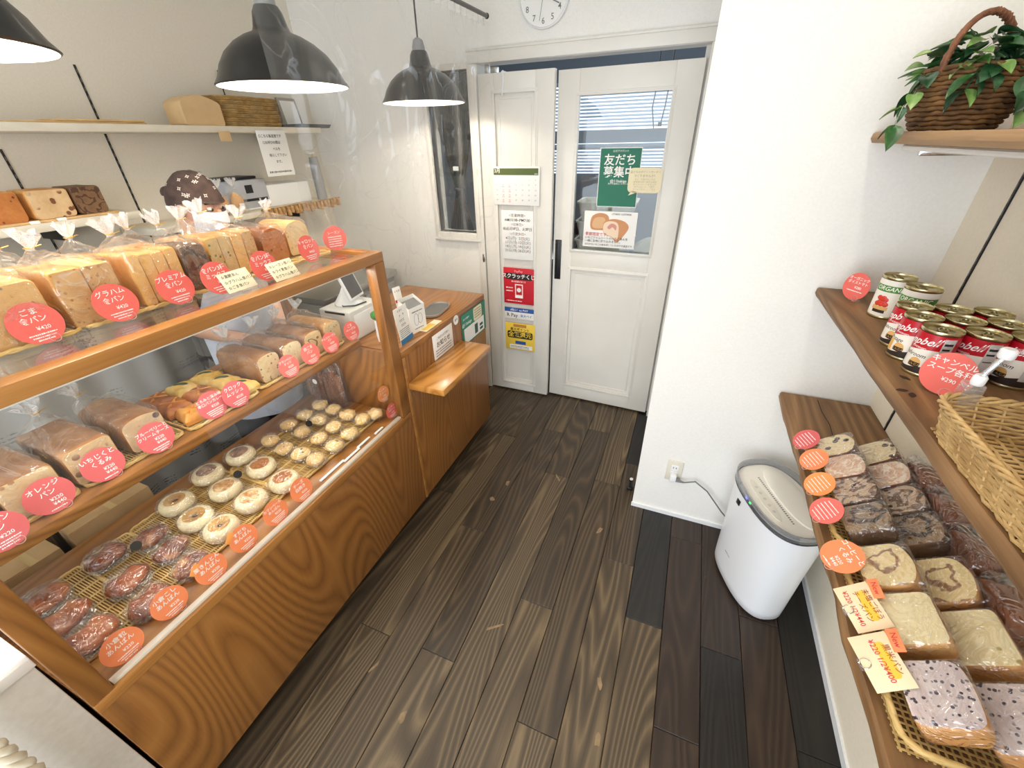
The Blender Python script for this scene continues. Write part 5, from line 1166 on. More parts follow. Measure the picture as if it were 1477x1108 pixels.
for i, (u, v, mt, lab) in enumerate(((1174, 638, ROSE, 'rose price tag on the tray rim by the raisin bread'), (1186, 667, ORNG, 'orange price tag on the tray rim by the pink bread'), (1195, 703, APRI, 'orange price tag on the tray rim by the marbled bread'), (1206, 742, CORAL, 'coral price tag on the tray rim by the dark ringed bread'), (1231, 808, ORNG, 'large orange price tag on the tray rim by the cream swirl bread'))):
    q = onz(u, v, SZL+0.048); price_tag(lab, ['コーヒーと', 'くるみ'] if i == 4 else [], '¥220|¥440' if i == 4 else '', mt, Vector((q.x-0.022, q.y, 0)), SZL+0.0265, 0.036 if i < 4 else 0.040, 0.85 if i < 4 else 1.0, -PI/2+0.35, 90+i, 'tags on the right shelves', small=4 if i == 4 else 6)
PCH = plain('peach_card', rgb(246, 220, 182), 0.8); YEL = plain('marker_yellow', rgb(246, 196, 72), 0.8)
for i, (u, v, ln, lab) in enumerate(((1251, 882, ('未塩ごぼう', 'チーズパン', '¥220 1/2¥440'), 'handwritten peach card with a New flag by the white cheese bread'), (1279, 962, ('黒米パン', '¥220 1/2¥400'), 'handwritten peach card with a New flag by the black rice bread'))):
    q = onz(u, v, SZL+0.045); t = thing('handwritten_card', lab, 'card', (q.x-0.031, q.y, SZL+0.0268), (0, 0, -PI/2+0.25), 'handwritten cards on the lowest shelf')
    c = G().rbox((-0.046, -0.001, 0), (0.046, 0, 0.060), 0.0003).obj('card', PCH, t, (0, 0, 0.002), (-0.95, 0, 0))
    G().prism(rrect(0.06, 0.016, 0.006, c=(0, 0.040)), 0.0011, 0.0013).xf(Matrix.Rotation(PI/2, 4, 'X')).obj('highlight', YEL, c)
    for k, s in enumerate(ln): letter(s, 0.0125, 0, 0.048-0.0165*k, INKR if k == len(ln)-1 else plain('brown_ink', rgb(160, 84, 40), 0.8), c, -0.0016, 'CENTER', 0.01)
    o = G().rbox((-0.020, -0.0012, -0.009), (0.020, 0, 0.009), 0.0003).obj('new_flag', ORNG, c, (-0.028, -0.0003, 0.068), (0, 0.15, 0)); letter('New', 0.013, 0, 0, INKR, o, -0.0016, bold=0.01)
    G().tube([(0.0085*cos(a), -0.002, 0.006+0.0085*sin(a)) for a in [2*PI*k/18 for k in range(18)]], 0.0008, 5, True).obj('clip_ring', CHROME, c)
    G().rbox((-0.01, -0.004, -0.001), (0.01, 0.01, 0.003), 0.001).obj('clip_foot', CLEAR, t)

# ------------------------------------------------------------------ plant basket on the top shelf
SEAG = mottled('seagrass', rgb(74, 50, 26), rgb(132, 94, 52), 40, 0.7, 0.5)
px_, py_ = 0.527, 1.44
t = thing('plant_basket', 'round brown seagrass basket with an arched handle and trailing ivy', 'plant basket', (px_, py_, SZU+0.0003)); t.scale = (1.12, 1.12, 1.06)
g = G()
for k in range(13):
    z = 0.005+0.105*k/12; R_ = 0.064+0.016*sin(PI*min(1, k/9)*0.75)
    P = [((R_+0.003*(1 if (i+k) % 2 else -1))*cos(2*PI*i/38), (R_+0.003*(1 if (i+k) % 2 else -1))*sin(2*PI*i/38), z+0.0012*sin(i*1.9)) for i in range(38)]
    g.tube(P, 0.0047, 6, True)
stuff(g.obj('woven_wall', SEAG, t, smooth=1.2))
G().lathe([(0.001, 0.003), (0.062, 0.003), (0.062, 0.006)], 30).lathe([(0.07, 0.098), (0.001, 0.102)], 30).obj('soil', plain('moss', rgb(48, 50, 26), 0.9), t)
P = [(0.074*cos(PI*i/20), 0.012*sin(PI*i/20), 0.095+0.108*sin(PI*i/20)) for i in range(21)]
g = G(); g.tube(P, 0.006, 8)
for ph in range(2): g.tube([(p_[0]+0.006*cos(i*1.4+ph*PI)*0.6, p_[1]+0.0055*sin(i*1.4+ph*PI), p_[2]+0.0045*cos(i*1.4+ph*PI)) for i, p_ in enumerate([(0.074*cos(PI*j/60), 0.012*sin(PI*j/60), 0.095+0.108*sin(PI*j/60)) for j in range(61)])], 0.003, 5)
g.obj('handle', mottled('vine', rgb(96, 56, 36), rgb(142, 92, 62), 40, 0.6, 0.4), t, (0, 0, 0), (0, 0, 0.5), smooth=1.2)
LEAF = [mottled('ivy_green', rgb(22, 52, 26), rgb(44, 92, 44), 30, 0.35, 0.1, c3=rgb(120, 150, 90)), mottled('ivy_dark', rgb(14, 38, 22), rgb(28, 68, 36), 25, 0.3, 0.1, c3=rgb(90, 130, 96)), mottled('ivy_light', rgb(66, 112, 50), rgb(122, 158, 84), 24, 0.4, 0.1, c3=rgb(190, 206, 150))]
def leaf_mesh(L, Wd, mt):
    def fn(u, v):
        x = u*L; hw = Wd*(sin(PI*u**0.75)**0.9)*(1-0.15*u); y = (v-0.5)*2*hw
        return Vector((x, y, -0.35*x*x/L+0.30*abs(y)-0.002*sin(v*PI)))
    g = G(); g.grid(fn, 10, 4); me = g.mesh('leaf', 1.2); me.materials.append(mt); return me
LM = [leaf_mesh(0.052, 0.017, LEAF[0]), leaf_mesh(0.044, 0.016, LEAF[1]), leaf_mesh(0.036, 0.014, LEAF[2]), leaf_mesh(0.03, 0.008, LEAF[1])]
rn = random.Random(4)
for k in range(105):
    a = rn.uniform(0, 2*PI); rr = rn.uniform(0.01, 0.088); z = 0.105+0.035*(1-rr/0.088)+rn.uniform(-0.012, 0.035)
    mk('leaf', LM[k % 4], None, t, (rr*cos(a), rr*sin(a), z), (rn.uniform(-0.5, 0.5), rn.uniform(-0.5, 0.5), a+rn.uniform(-0.7, 0.7)))
vines = [([(-0.06, -0.03, 0.11), (-0.085, -0.04, 0.10), (-0.098, -0.05, 0.07), (-0.112, -0.06, 0.045), (-0.120, -0.08, 0.012)], 'l'), ([(0.03, -0.06, 0.11), (0.05, -0.085, 0.09), (0.055, -0.095, 0.06), (0.06, -0.098, 0.03)], 'r'), ([(0.06, 0.0, 0.12), (0.10, -0.02, 0.12), (0.125, -0.05, 0.10), (0.135, -0.08, 0.07)], 'r'), ([(-0.02, -0.07, 0.11), (-0.03, -0.088, 0.095), (-0.035, -0.09, 0.07)], 'f')]
for pts, _s in vines:
    G().tube(pts, 0.0013, 5).obj('stem', LEAF[1], t)
    for i, q in enumerate(pts[1:]):
        for s in (0, 1):
            a = math.atan2(q[1], q[0]); mk('leaf', LM[(i+s) % 4], None, t, q, (rn.uniform(-0.4, 0.4), rn.uniform(0.2, 1.0), a+(s-0.5)*1.8))
t = thing('cloth_pouch', 'pink cloth pouch with a dark band beside the plant basket', 'pouch', (0.655, 1.28, SZU+0.0003), (0, 0, 0.4))
g = G(); g.sph((0, 0, 0.035), 0.05, 0.035, 0.036, 20, 12, 0, lambda q: Vector((q.x, q.y, max(0.0006, q.z)))+nz(q, 25, 0.004)); g.map(lambda p_: Vector((p_.x, p_.y, max(p_.z, 0.0005)))); g.obj('body', mottled('pink_cloth', rgb(176, 120, 112), rgb(206, 152, 142), 20, 0.85, 0.3), t, smooth=1.2)
G().lathe([(0.030, 0.064), (0.034, 0.070), (0.026, 0.090), (0.028, 0.105), (0.001, 0.10)], 18).obj('gathered_top', mottled('dark_cloth', rgb(60, 36, 30), rgb(88, 56, 46), 30, 0.85), t)
t = thing('paper_tag', 'small white paper tag leaning beside the pink pouch', 'tag', (0.600, 1.235, SZU+0.0003), (0, 0, -0.6)); G().rbox((-0.02, -0.001, 0.0), (0.02, 0.001, 0.03), 0.0003).obj('sheet', PAPER, t, (0, 0, 0), (-0.3, 0, 0))

# ------------------------------------------------------------------ air purifier
t = thing('air_purifier', 'white air purifier with a smoky ring around its slanted top', 'air purifier', (0.488, 1.372, 0.0), (0, 0, 0.40))
def ring_(hx, hy, z, e=2.6, n=56, tilt=0.0, cx=0, cy=0): return [Vector((cx+sup(2*PI*i/n, e)[0]*hx, cy+sup(2*PI*i/n, e)[1]*hy, z+tilt*sup(2*PI*i/n, e)[0]*hx)) for i in range(n)]
PURW = plain('purifier_white', rgb(240, 242, 246), 0.3, coat=0.2)
HX, HY = 0.114, 0.196
g = G(); g.rings([ring_(HX*0.80, HY*0.86, 0.010), ring_(HX*0.84, HY*0.90, 0.016), ring_(HX*0.86, HY*0.905, 0.05), ring_(HX*0.92, HY*0.93, 0.25), ring_(HX*0.99, HY*0.975, 0.44, tilt=0.06), ring_(HX, HY*0.985, 0.475, tilt=0.06)], cap1=False); g.obj('body', PURW, t, smooth=1.0)
G().rings([ring_(HX*0.78, HY*0.84, 0.0), ring_(HX*0.8, HY*0.86, 0.012)]).obj('foot', BLKP, t)
SMOKE = film('smoky_plastic', 0.12, 0.0, 10, 0.05, (0.62, 0.64, 0.68, 1), 0.5)
g = G(); g.rings([ring_(HX*1.0, HY*0.985, 0.4752, tilt=0.06), ring_(HX*1.025, HY*1.0, 0.485, tilt=0.06), ring_(HX*1.03, HY*1.005, 0.512, tilt=0.06), ring_(HX*0.99, HY*0.98, 0.513, tilt=0.06), ring_(HX*0.975, HY*0.965, 0.49, tilt=0.06)], cap0=False, cap1=False); g.obj('smoky_ring', SMOKE, t, smooth=0.8)
G().tube(ring_(HX*1.0, HY*0.986, 0.4775, tilt=0.06), 0.0035, 6, True).obj('dark_gasket', plain('gasket', rgb(60, 64, 74), 0.3), t)
PURC = plain('purifier_cream', rgb(236, 232, 222), 0.4)
g = G(); g.rings([ring_(HX*0.97, HY*0.96, 0.486, tilt=0.06), ring_(HX*0.93, HY*0.93, 0.492, tilt=0.06), ring_(HX*0.55, HY*0.88, 0.492, tilt=0.06, cx=-0.02)], cap0=False, cap1=True); g.obj('top_deck', PURC, t, smooth=0.7)
g = G(); g.rings([ring_(0.050, 0.155, 0.489, 2.4, cx=0.035, tilt=0.06), ring_(0.046, 0.150, 0.500, 2.4, cx=0.035, tilt=0.06), ring_(0.03, 0.13, 0.503, 2.2, cx=0.035, tilt=0.06)], cap0=False); g.obj('louver', PURC, t, smooth=0.7)
t_g = G()
for i in range(26): t_g.box((-0.0255, -0.118+i*0.009, 0.4905), (-0.0195, -0.114+i*0.009, 0.4925))
stuff(t_g.obj('vent_slots', INKG, t))
g = G(); g.rings([ring_(0.020, 0.105, 0.489, 2.2, cx=-0.058), ring_(0.018, 0.102, 0.4915, 2.2, cx=-0.058)], cap0=False); g.obj('control_panel', plain('panel_cream', rgb(228, 224, 212), 0.45), t)
for i, y in enumerate((-0.06, -0.03, 0.0, 0.03, 0.06)): G().lathe([(0.006, 0.0), (0.006, 0.001), (0.0005, 0.001)], 16).obj('button', plain('button_grey', rgb(206, 202, 192), 0.5), t, (-0.058, y, 0.4915))
G().sph((0, 0, 0), 0.002, 0.008, 0.004, 8, 6).obj('blue_lamp', plain('blue_led', (0.1, 0.16, 1.0, 1), 0.4, 0, 3.0), t, (-HX*0.985, 0.02, 0.478)); G().sph((0, 0, 0), 0.002, 0.006, 0.004, 8, 6).obj('green_lamp', plain('green_led', (0.1, 1.0, 0.25, 1), 0.4, 0, 3.0), t, (-HX*0.985, -0.005, 0.478))
G().rbox((-0.003, -0.011, -0.011), (0.0, 0.011, 0.011), 0.001).obj('sensor_window', BLKP, t, (-HX*0.985-0.0005, 0.05, 0.425), (0, 0.05, 0))
g = G(); squiggle(g, -0.02, 0.02, 0, 0.005, 3, 0); g.obj('maker_mark', INKG, t, (-HX*0.918, 0.02, 0.155), (0, 0.0, -PI/2))
# wall outlet with plug and cord
t = thing('wall_outlet', 'cream wall outlet plate low on the white partition', 'outlet', (0.1365, YP, 0.288))
G().rbox((-0.035, -0.006, -0.060), (0.035, 0, 0.060), 0.003).obj('plate', plain('outlet_cream', rgb(226, 220, 204), 0.45), t)
for z in (0.020, -0.020): G().rbox((-0.016, -0.0075, z-0.016), (0.016, -0.0058, z+0.016), 0.002).obj('socket', WHTP, t)
for x in (-0.006, 0.006): G().box((x-0.0012, -0.0079, 0.016), (x+0.0012, -0.0074, 0.025)).obj('slot', BLKP, t)
t = thing('power_cord', 'grey power cord from the outlet plug to the air purifier', 'cord', (0.1365, YP-0.008, 0.268))
G().rbox((-0.014, -0.030, -0.024), (0.014, 0.0, 0.014), 0.004).obj('plug', WHTP, t)
CORDG = plain('cord_grey', rgb(120, 118, 118), 0.5)
G().tube([(0.012, -0.02, -0.012), (0.03, -0.022, -0.012), (0.05, -0.022, -0.014)], [0.009, 0.007, 0.004], 8).obj('strain_relief', CORDG, t)
pp = [Vector((0.05, -0.022, -0.014))]
for (u, v, yy) in ((1003, 695, 1.605), (1020, 709, 1.60), (1031, 725, 1.595), (1040, 738, 1.588), (1050, 750, 1.578)): q = ony(u, v, yy); pp.append(q-Vector((0.1365, YP-0.008, 0.268)))
pp.append(Vector((0.36, -0.06, -0.20))); pp.append(Vector((0.42, -0.07, -0.25)))
G().tube(pp, 0.0036, 6).obj('cable', CORDG, t)
t = thing('door_stop', 'small black rubber door stop with a white tip by the partition corner', 'door stop', (-0.050, 1.75, 0.0003))
G().lathe([(0.018, 0), (0.018, 0.01), (0.008, 0.014), (0.008, 0.05), (0.012, 0.054), (0.012, 0.066)], 16, 0, True, True).obj('post', BLKP, t); G().lathe([(0.009, 0.0661), (0.009, 0.070), (0.001, 0.071)], 14).obj('tip', WHTP, t)
# ------------------------------------------------------------------ pendant lamps
SHADE = plain('black_enamel', rgb(15, 15, 15), 0.3, coat=0.1); SHIN = plain('white_enamel', rgb(250, 248, 240), 0.4); SOCK = plain('socket_grey', rgb(150, 152, 156), 0.35, 0.3)
RL = 0.195
for i, (y, lab) in enumerate(((0.45, 'black enamel pendant lamp over the near end of the case'), (1.252, 'black enamel pendant lamp behind the edge of the clear sheet, over the loaves'), (2.085, 'black enamel pendant lamp over the register counter by the back wall'))):
    t = thing('pendant_lamp', lab, 'lamp', (-1.30, y, 1.812), 0, 'pendant lamps over the counter')
    out = [(RL, 0), (RL+0.004, 0.003), (RL+0.002, 0.006), (RL*0.955, 0.020), (RL*0.88, 0.052), (RL*0.76, 0.084), (RL*0.60, 0.110), (RL*0.44, 0.127), (RL*0.30, 0.137), (0.054, 0.141), (0.050, 0.150), (0.042, 0.185), (0.034, 0.200), (0.012, 0.203)]
    inn = [(r_-0.003 if r_ > 0.02 else r_, z-0.0025 if k > 2 else z) for k, (r_, z) in enumerate(out)]
    G().lathe(out, 56).obj('shade', SHADE, t, smooth=0.9)
    G().lathe([(RL-0.0005, 0.0003)]+inn[3:], 56).obj('shade_lining', SHIN, t, smooth=0.9)
    G().lathe([(0.030, 0.199), (0.029, 0.215), (0.022, 0.240), (0.010, 0.248), (0.004, 0.25)], 24, 0, True).obj('socket', SOCK, t)
    G().tube([(0, 0, 0.25), (0.003, 0.002, 0.5), (0, 0, ZC-1.812)], 0.004, 8).obj('cord', BLKP, t)
    G().lathe([(0.001, 0.094), (0.018, 0.097), (0.030, 0.112), (0.032, 0.128), (0.024, 0.148), (0.015, 0.162), (0.015, 0.19)], 24).obj('bulb', plain('bulb_glow', (1.0, 0.90, 0.74, 1), 0.5, 0, 6.0), t, smooth=1.2)
    light('pendant_light', 'POINT', (0, 0, 0.066), PENDANT, (1.0, 0.89, 0.74), 0.025, (0, 0, 0), t)

# ------------------------------------------------------------------ hanging clear sheet
SHEET = film('clear_sheet', 0.05, 0.5, 3.0, 0.05, (0.985, 0.985, 0.985, 1), 0.16, 0.10)
t = thing('clear_sheet', 'clear plastic splash curtain hung on a grey rod over the counter', 'splash curtain', (-1.085, 1.0, 0))
def sf(u, v):
    y = 0.0+1.36*u; zb = 1.335 if y < 0.26 else max(1.13, 1.335-(y-0.26)*2.2); z = 2.14+(zb-2.14)*v
    a = 0.006+0.020*max(0, (u-0.7)/0.3)*(0.4+0.6*v)
    x = a*sin(y*34+0.6*sin(z*5))+0.010*noise.noise(Vector((y*5, z*2.2, 1.0)))
    return (x, y+0.010*v*sin(z*4), z)
G().grid(sf, 170, 40).obj('sheet', SHEET, t, smooth=1.5)
G().tube([(0, -0.12, 2.150), (0, 1.38, 2.168)], 0.009, 12).obj('rod', plain('rod_grey', rgb(112, 110, 108), 0.35, 0.6), t)
G().sph((0, 1.385, 2.168), 0.012, 0.008, 0.012, 12, 8).obj('rod_end', BLKP, t)
g = G(); g.grid(lambda u, v: (0.005*sin(u*150)+0.002, 1.36*u, 2.142-0.028*v+0.014*u), 240, 1); g.obj('header_tape', film('tape_film', 0.42, 0.3, 40, 0.2), t)

# ------------------------------------------------------------------ wall clock
t = thing('wall_clock', 'round white wall clock with grey numerals above the doors', 'clock', (-0.829, YB-0.001, 2.236))
G().lathe([(0.001, 0), (0.120, 0), (0.125, 0.006), (0.125, 0.022), (0.119, 0.026), (0.116, 0.020)], 56).xf(Matrix.Rotation(PI/2, 4, 'X')).obj('case', WHTP, t)
G().lathe([(0.117, 0.0195), (0.001, 0.0195)], 56).xf(Matrix.Rotation(PI/2, 4, 'X')).obj('dial', PAPER, t)
for h in range(1, 13):
    a = PI/2-h*PI/6; letter(str(h), 0.034, 0.094*cos(a), 0.094*sin(a), plain('numeral_grey', rgb(120, 118, 114), 0.7), t, -0.0205, bold=0.006, name='numeral')
G().box((-0.003, -0.0225, -0.012), (0.003, -0.0215, 0.060)).obj('hour_hand', INKG, t, (0, 0, 0), (0, 0.7, 0)); G().box((-0.002, -0.0237, -0.015), (0.002, -0.0227, 0.088)).obj('minute_hand', INKG, t, (0, 0, 0), (0, 2.0, 0)); G().box((-0.0007, -0.0247, -0.02), (0.0007, -0.0239, 0.095)).obj('second_hand', INKG, t, (0, 0, 0), (0, -2.95, 0))

# ------------------------------------------------------------------ posters on the doors
RZD = -0.035; YG = 2.523
def poster(name, lab, cat, u0, v0, u1, v1, mt, y, rz=0.0, rnd=0.0, th=0.0012):
    a = ony(u0, v0, y); b_ = ony(u1, v1, y); w = b_.x-a.x; h = a.z-b_.z
    if rz: y = 2.528+math.tan(rz)*((a.x+b_.x)/2+0.758)+(y-YG)+0.0132
    t = thing(name, lab, cat, ((a.x+b_.x)/2, y, (a.z+b_.z)/2), (0, 0, rz))
    if rnd: G().prism(rrect(w, h, rnd), 0, th).xf(Matrix.Rotation(PI/2, 4, 'X')).obj('sheet', mt, t)
    else: G().rbox((-w/2, -th, -h/2), (w/2, 0, h/2), 0.0003).obj('sheet', mt, t)
    return t, w, h
def bar(parent, name, mt, x0, x1, z0, z1, y=-0.0015):
    return G().box((x0, y-0.0004, z0), (x1, y, z1)).obj(name, mt, parent)
YA = YL-0.009
t, w, h = poster('calendar', 'white month calendar sheet with a green header on the narrow door', 'calendar', 710, 240, 778, 297, PAPER, YA)
OLV = plain('olive_print', rgb(84, 100, 52), 0.7); bar(t, 'header', OLV, -w/2+0.008, w/2-0.008, h/2-0.045, h/2-0.010)
letter('3月', 0.026, -w/2+0.012, h/2-0.024, WHITEINK, t, -0.0024, 'LEFT', 0.03); letter('2024', 0.010, w/2-0.012, h/2-0.039, WHITEINK, t, -0.0024, 'RIGHT')
for r_ in range(5):
    for c in range(7):
        d_ = r_*7+c-4
        if 1 <= d_ <= 31: letter(str(d_), 0.010, -w/2+0.026+c*(w-0.05)/6, h/2-0.070-r_*0.027, INKR if c in (1, 2) else INKG, t, -0.0018, bold=0.0)
for r_ in range(4):
    for c in (1, 2): letter('定休', 0.007, -w/2+0.026+c*(w-0.05)/6, h/2-0.080-(r_+1)*0.027, INKR, t, -0.0018, bold=0.0)
t, w, h = poster('opening_hours', 'white opening hours sheet in red and black on the narrow door', 'notice', 723, 303, 769, 376, PAPER, YA)
k = w/0.15
letter('<営業時間>', 0.015*k, 0, h*0.40, INKR, t, bold=0.01); letter('AM10:00~PM7:00', 0.0165*k, 0, h*0.31, INK, t, bold=0.03); letter('<定休日>', 0.014*k, 0, h*0.22, INKR, t); letter('毎週月曜日、火曜日', 0.0155*k, 0, h*0.13, INK, t, bold=0.02); letter('<3月定休日>', 0.014*k, 0, h*0.03, INKR, t)
for i, (a, b_) in enumerate((('4日(月)', '5日(火)'), ('11日(月)', '12日(火)'), ('18日(月)', '19日(火)'), ('25日(月)', '26日(火)'))):
    letter(a, 0.0165*k, -w*0.21, -h*(0.06+0.085*i), INK, t, bold=0.015); letter(b_, 0.0165*k, w*0.22, -h*(0.06+0.085*i), INKR, t, bold=0.015)
REDP = plain('red_print', rgb(200, 26, 44), 0.6)
t, w, h = poster('scratch_poster', 'red lottery poster with white brush lettering on the narrow door', 'poster', 726, 385, 770, 441, REDP, YA)
G().prism(rrect(w*0.9, h*0.17, 0.01, c=(0, h*0.27)), 0.0013, 0.0017).xf(Matrix.Rotation(PI/2, 4, 'X')).obj('black_brush', INK, t)
letter('スクラッチくじ', w*0.155, 0, h*0.27, WHITEINK, t, -0.0024, bold=0.05); letter('最大全額が当たる', w*0.06, 0, h*0.13, WHITEINK, t, -0.0022); letter('PayPay', w*0.10, 0, h*0.41, plain('pink_print', rgb(246, 170, 176), 0.7), t, -0.0022, bold=0.02)
bar(t, 'phone_picture', PAPER, -w*0.12, w*0.14, -h*0.33, h*0.06); bar(t, 'phone_screen', REDP, -w*0.09, w*0.11, -h*0.24, h*0.03, -0.0021)
G().lathe([(w*0.07, 0), (0.0005, 0)], 20).xf(Matrix.Rotation(PI/2, 4, 'X')).obj('coin', PAPER, t, (w*0.01, -0.0027, -h*0.10))
g = G(); squiggle(g, -w*0.42, -w*0.2, -h*0.05, h*0.035, 2, -0.0016); squiggle(g, -w*0.42, -w*0.2, -h*0.14, h*0.035, 3, -0.0016); squiggle(g, -w*0.42, w*0.1, -h*0.42, h*0.03, 4, -0.0016); g.obj('fine_print', WHITEINK, t)
t, w, h = poster('payment_strip', 'blue and white payment logo strip under the red poster', 'notice', 728, 442, 770, 463, PAPER, YA)
bar(t, 'blue_band', plain('deep_blue', rgb(34, 84, 160), 0.6), -w/2, w/2, h*0.12, h/2)
letter('d払い  au PAY', w*0.10, 0, h*0.30, WHITEINK, t, -0.0022, bold=0.02); letter('R Pay', w*0.17, -w*0.24, -h*0.20, INK, t, -0.0018, bold=0.02); letter('楽天ペイ', w*0.10, w*0.24, -h*0.20, plain('deep_blue', rgb(34, 84, 160), 0.6), t, -0.0018)
t, w, h = poster('refund_poster', 'yellow refund campaign poster lowest on the narrow door', 'poster', 729, 464, 771, 508, plain('yellow_poster', rgb(240, 206, 72), 0.6), YA)
bar(t, 'brown_band', plain('tan_print', rgb(186, 130, 60), 0.6), -w*0.22, w*0.22, h*0.36, h*0.46)
G().prism(rrect(w*0.86, h*0.26, 0.012, c=(0, h*0.07)), 0.0013, 0.0017).xf(Matrix.Rotation(PI/2, 4, 'X')).obj('black_brush', INK, t)
letter('最大ポイント', w*0.11, 0, h*0.27, INK, t, -0.0022, bold=0.03); letter('全額還元', w*0.20, 0, h*0.07, plain('yellow_poster', rgb(240, 206, 72), 0.6), t, -0.0026, bold=0.05)
bar(t, 'bowl_picture', plain('deep_blue', rgb(34, 84, 160), 0.6), -w*0.16, w*0.2, -h*0.28, -h*0.16); bar(t, 'white_foot', PAPER, -w*0.36, w*0.42, -h*0.46, -h*0.31)
g = G(); squiggle(g, -w*0.33, w*0.3, -h*0.37, h*0.03, 5, -0.002); squiggle(g, -w*0.33, w*0.3, -h*0.42, h*0.025, 6, -0.002); g.obj('fine_print', INK, t)
t, w, h = poster('friend_poster', 'teal poster with big white characters on the door glass', 'poster', 866, 213, 917, 300, PAPER, YG, RZD)
bar(t, 'teal_field', plain('teal_poster', rgb(38, 116, 92), 0.6), -w/2+0.004, w/2-0.004, -h/2+0.004, h/2-0.004)
letter('友だち', w*0.26, 0, h*0.29, WHITEINK, t, -0.0026, bold=0.035); letter('募集中', w*0.26, 0, h*0.09, WHITEINK, t, -0.0026, bold=0.035); letter('@11bakige', w*0.09, 0, -h*0.05, WHITEINK, t, -0.0026, bold=0.02); letter('公式アカウント', w*0.055, 0, h*0.44, WHITEINK, t, -0.0026); letter('友だち追加はこちらから', w*0.045, 0, -h*0.095, WHITEINK, t, -0.0026)
t, w, h = poster('speech_bubble', 'cream speech bubble card overlapping the teal poster on the glass', 'card', 908, 242, 952, 279, CREAMC, YG-0.0235, RZD, 0.024)
G().prism([(-w*0.36, -h*0.42), (-w*0.15, -h*0.46), (-w*0.46, -h*0.62)], 0, 0.0012).xf(Matrix.Rotation(PI/2, 4, 'X')).obj('tail', CREAMC, t)
letter('友だちのポイントカードを', w*0.075, 0, h*0.33, INK, t, bold=0.005); letter('つくりませんか！', w*0.085, 0, h*0.18, INK, t, bold=0.005)
for i, s in enumerate(('まず、お友だちになる', 'QRを読み取り友だち追加', 'ポイントカードをタップ', 'ダウンロードして完了', 'らくらくポイントたまる')): letter(s, w*0.062, 0, h*(0.04-0.10*i), INKG, t, bold=0.0)
t, w, h = poster('bread_poster', 'white poster with two painted loaves low on the door glass', 'poster', 843, 304, 914, 360, PAPER, YG-0.003, RZD)
def blobp(name, pts, mt, y):
    n_ = len(pts); sm = []
    for i in range(n_):
        for k_ in range(4):
            t_ = k_/4; p0, p1, p2, p3 = [Vector(pts[(i+j-1) % n_]) for j in range(4)]
            sm.append(0.5*((2*p1)+(-p0+p2)*t_+(2*p0-5*p1+4*p2-p3)*t_*t_+(-p0+3*p1-3*p2+p3)*t_**3))
    G().prism([(q.x*w, q.y*h) for q in sm], -y, -y+0.0004).xf(Matrix.Rotation(PI/2, 4, 'X')).obj(name, mt, t)
LOAFP = plain('print_loaf', rgb(206, 146, 104), 0.7); LOAFI = plain('print_cream', rgb(238, 214, 188), 0.7); LOAFS = plain('print_swirl', rgb(214, 150, 140), 0.7)
blobp('loaf_print', [(-0.36, 0.02), (-0.36, 0.32), (-0.24, 0.44), (-0.08, 0.42), (-0.02, 0.28), (-0.06, 0.02), (-0.2, -0.02)], LOAFP, -0.0014); blobp('loaf_print', [(-0.32, 0.05), (-0.31, 0.28), (-0.2, 0.34), (-0.10, 0.3), (-0.10, 0.06)], plain('print_tan', rgb(224, 180, 134), 0.7), -0.0019)
blobp('loaf_print', [(-0.10, -0.10), (-0.12, 0.18), (-0.02, 0.28), (0.12, 0.30), (0.28, 0.24), (0.36, 0.10), (0.30, -0.10), (0.16, -0.34), (0.06, -0.20)], LOAFP, -0.0024); blobp('loaf_print', [(-0.10, -0.08), (-0.11, 0.16), (0.0, 0.24), (0.14, 0.2), (0.18, 0.0), (0.16, -0.26), (0.05, -0.18)], LOAFI, -0.0029); blobp('swirl_print', [(-0.04, 0.08), (0.04, 0.18), (0.13, 0.12), (0.12, 0.0), (0.06, 0.08), (0.0, 0.02)], LOAFS, -0.0034)
letter('季節限定です。', w*0.07, -w*0.46, -h*0.14, INKR, t, -0.004, 'LEFT'); letter('いちごジャムシートのいちごあんを', w*0.052, -w*0.46, -h*0.24, INK, t, -0.004, 'LEFT', 0.005); letter('一緒に生地に折り込みました。', w*0.052, -w*0.46, -h*0.33, INK, t, -0.004, 'LEFT', 0.005); letter('ほのかないちごの味を感じていただける商品です。', w*0.042, -w*0.46, -h*0.43, INK, t, -0.004, 'LEFT', 0.005); letter('1斤¥850 1/2斤¥430', w*0.045, w*0.2, h*0.43, INK, t, -0.0018)

# ------------------------------------------------------------------ staff side: wall shelves
PAINTW = mottled('shelf_cream', rgb(222, 212, 192), rgb(232, 224, 206), 12, 0.5)
XSH = -2.18
def staff_shelf(lab, y0, y1, zt, th, x1=XSH):
    t = thing('staff_shelf', lab, 'shelf', (XL, y0, zt-th)); G().rbox((0.001, 0, 0), (x1-XL, y1-y0, th), 0.003).obj('board', PAINTW, t)
    for y in (0.15, (y1-y0)-0.25): G().rbox((0.0045, y-0.006, -0.05), (0.16, y+0.006, -0.0003), 0.003).obj('bracket', BLKP, t)
    return t
ZU_ = 1.738; ZN = 1.425; ZF = 1.345
staff_shelf('upper cream wall shelf holding stacked trays', 0.2, onx(463, 187, XSH).y, ZU_, 0.028)
staff_shelf('near lower cream shelf holding three unwrapped loaves', 0.2, onx(203, 306, XSH).y, ZN, 0.030)
staff_shelf('far lower cream shelf holding the office printer', onx(203, 306, XSH).y+0.02, onx(486, 288, XSH).y, ZF, 0.030)
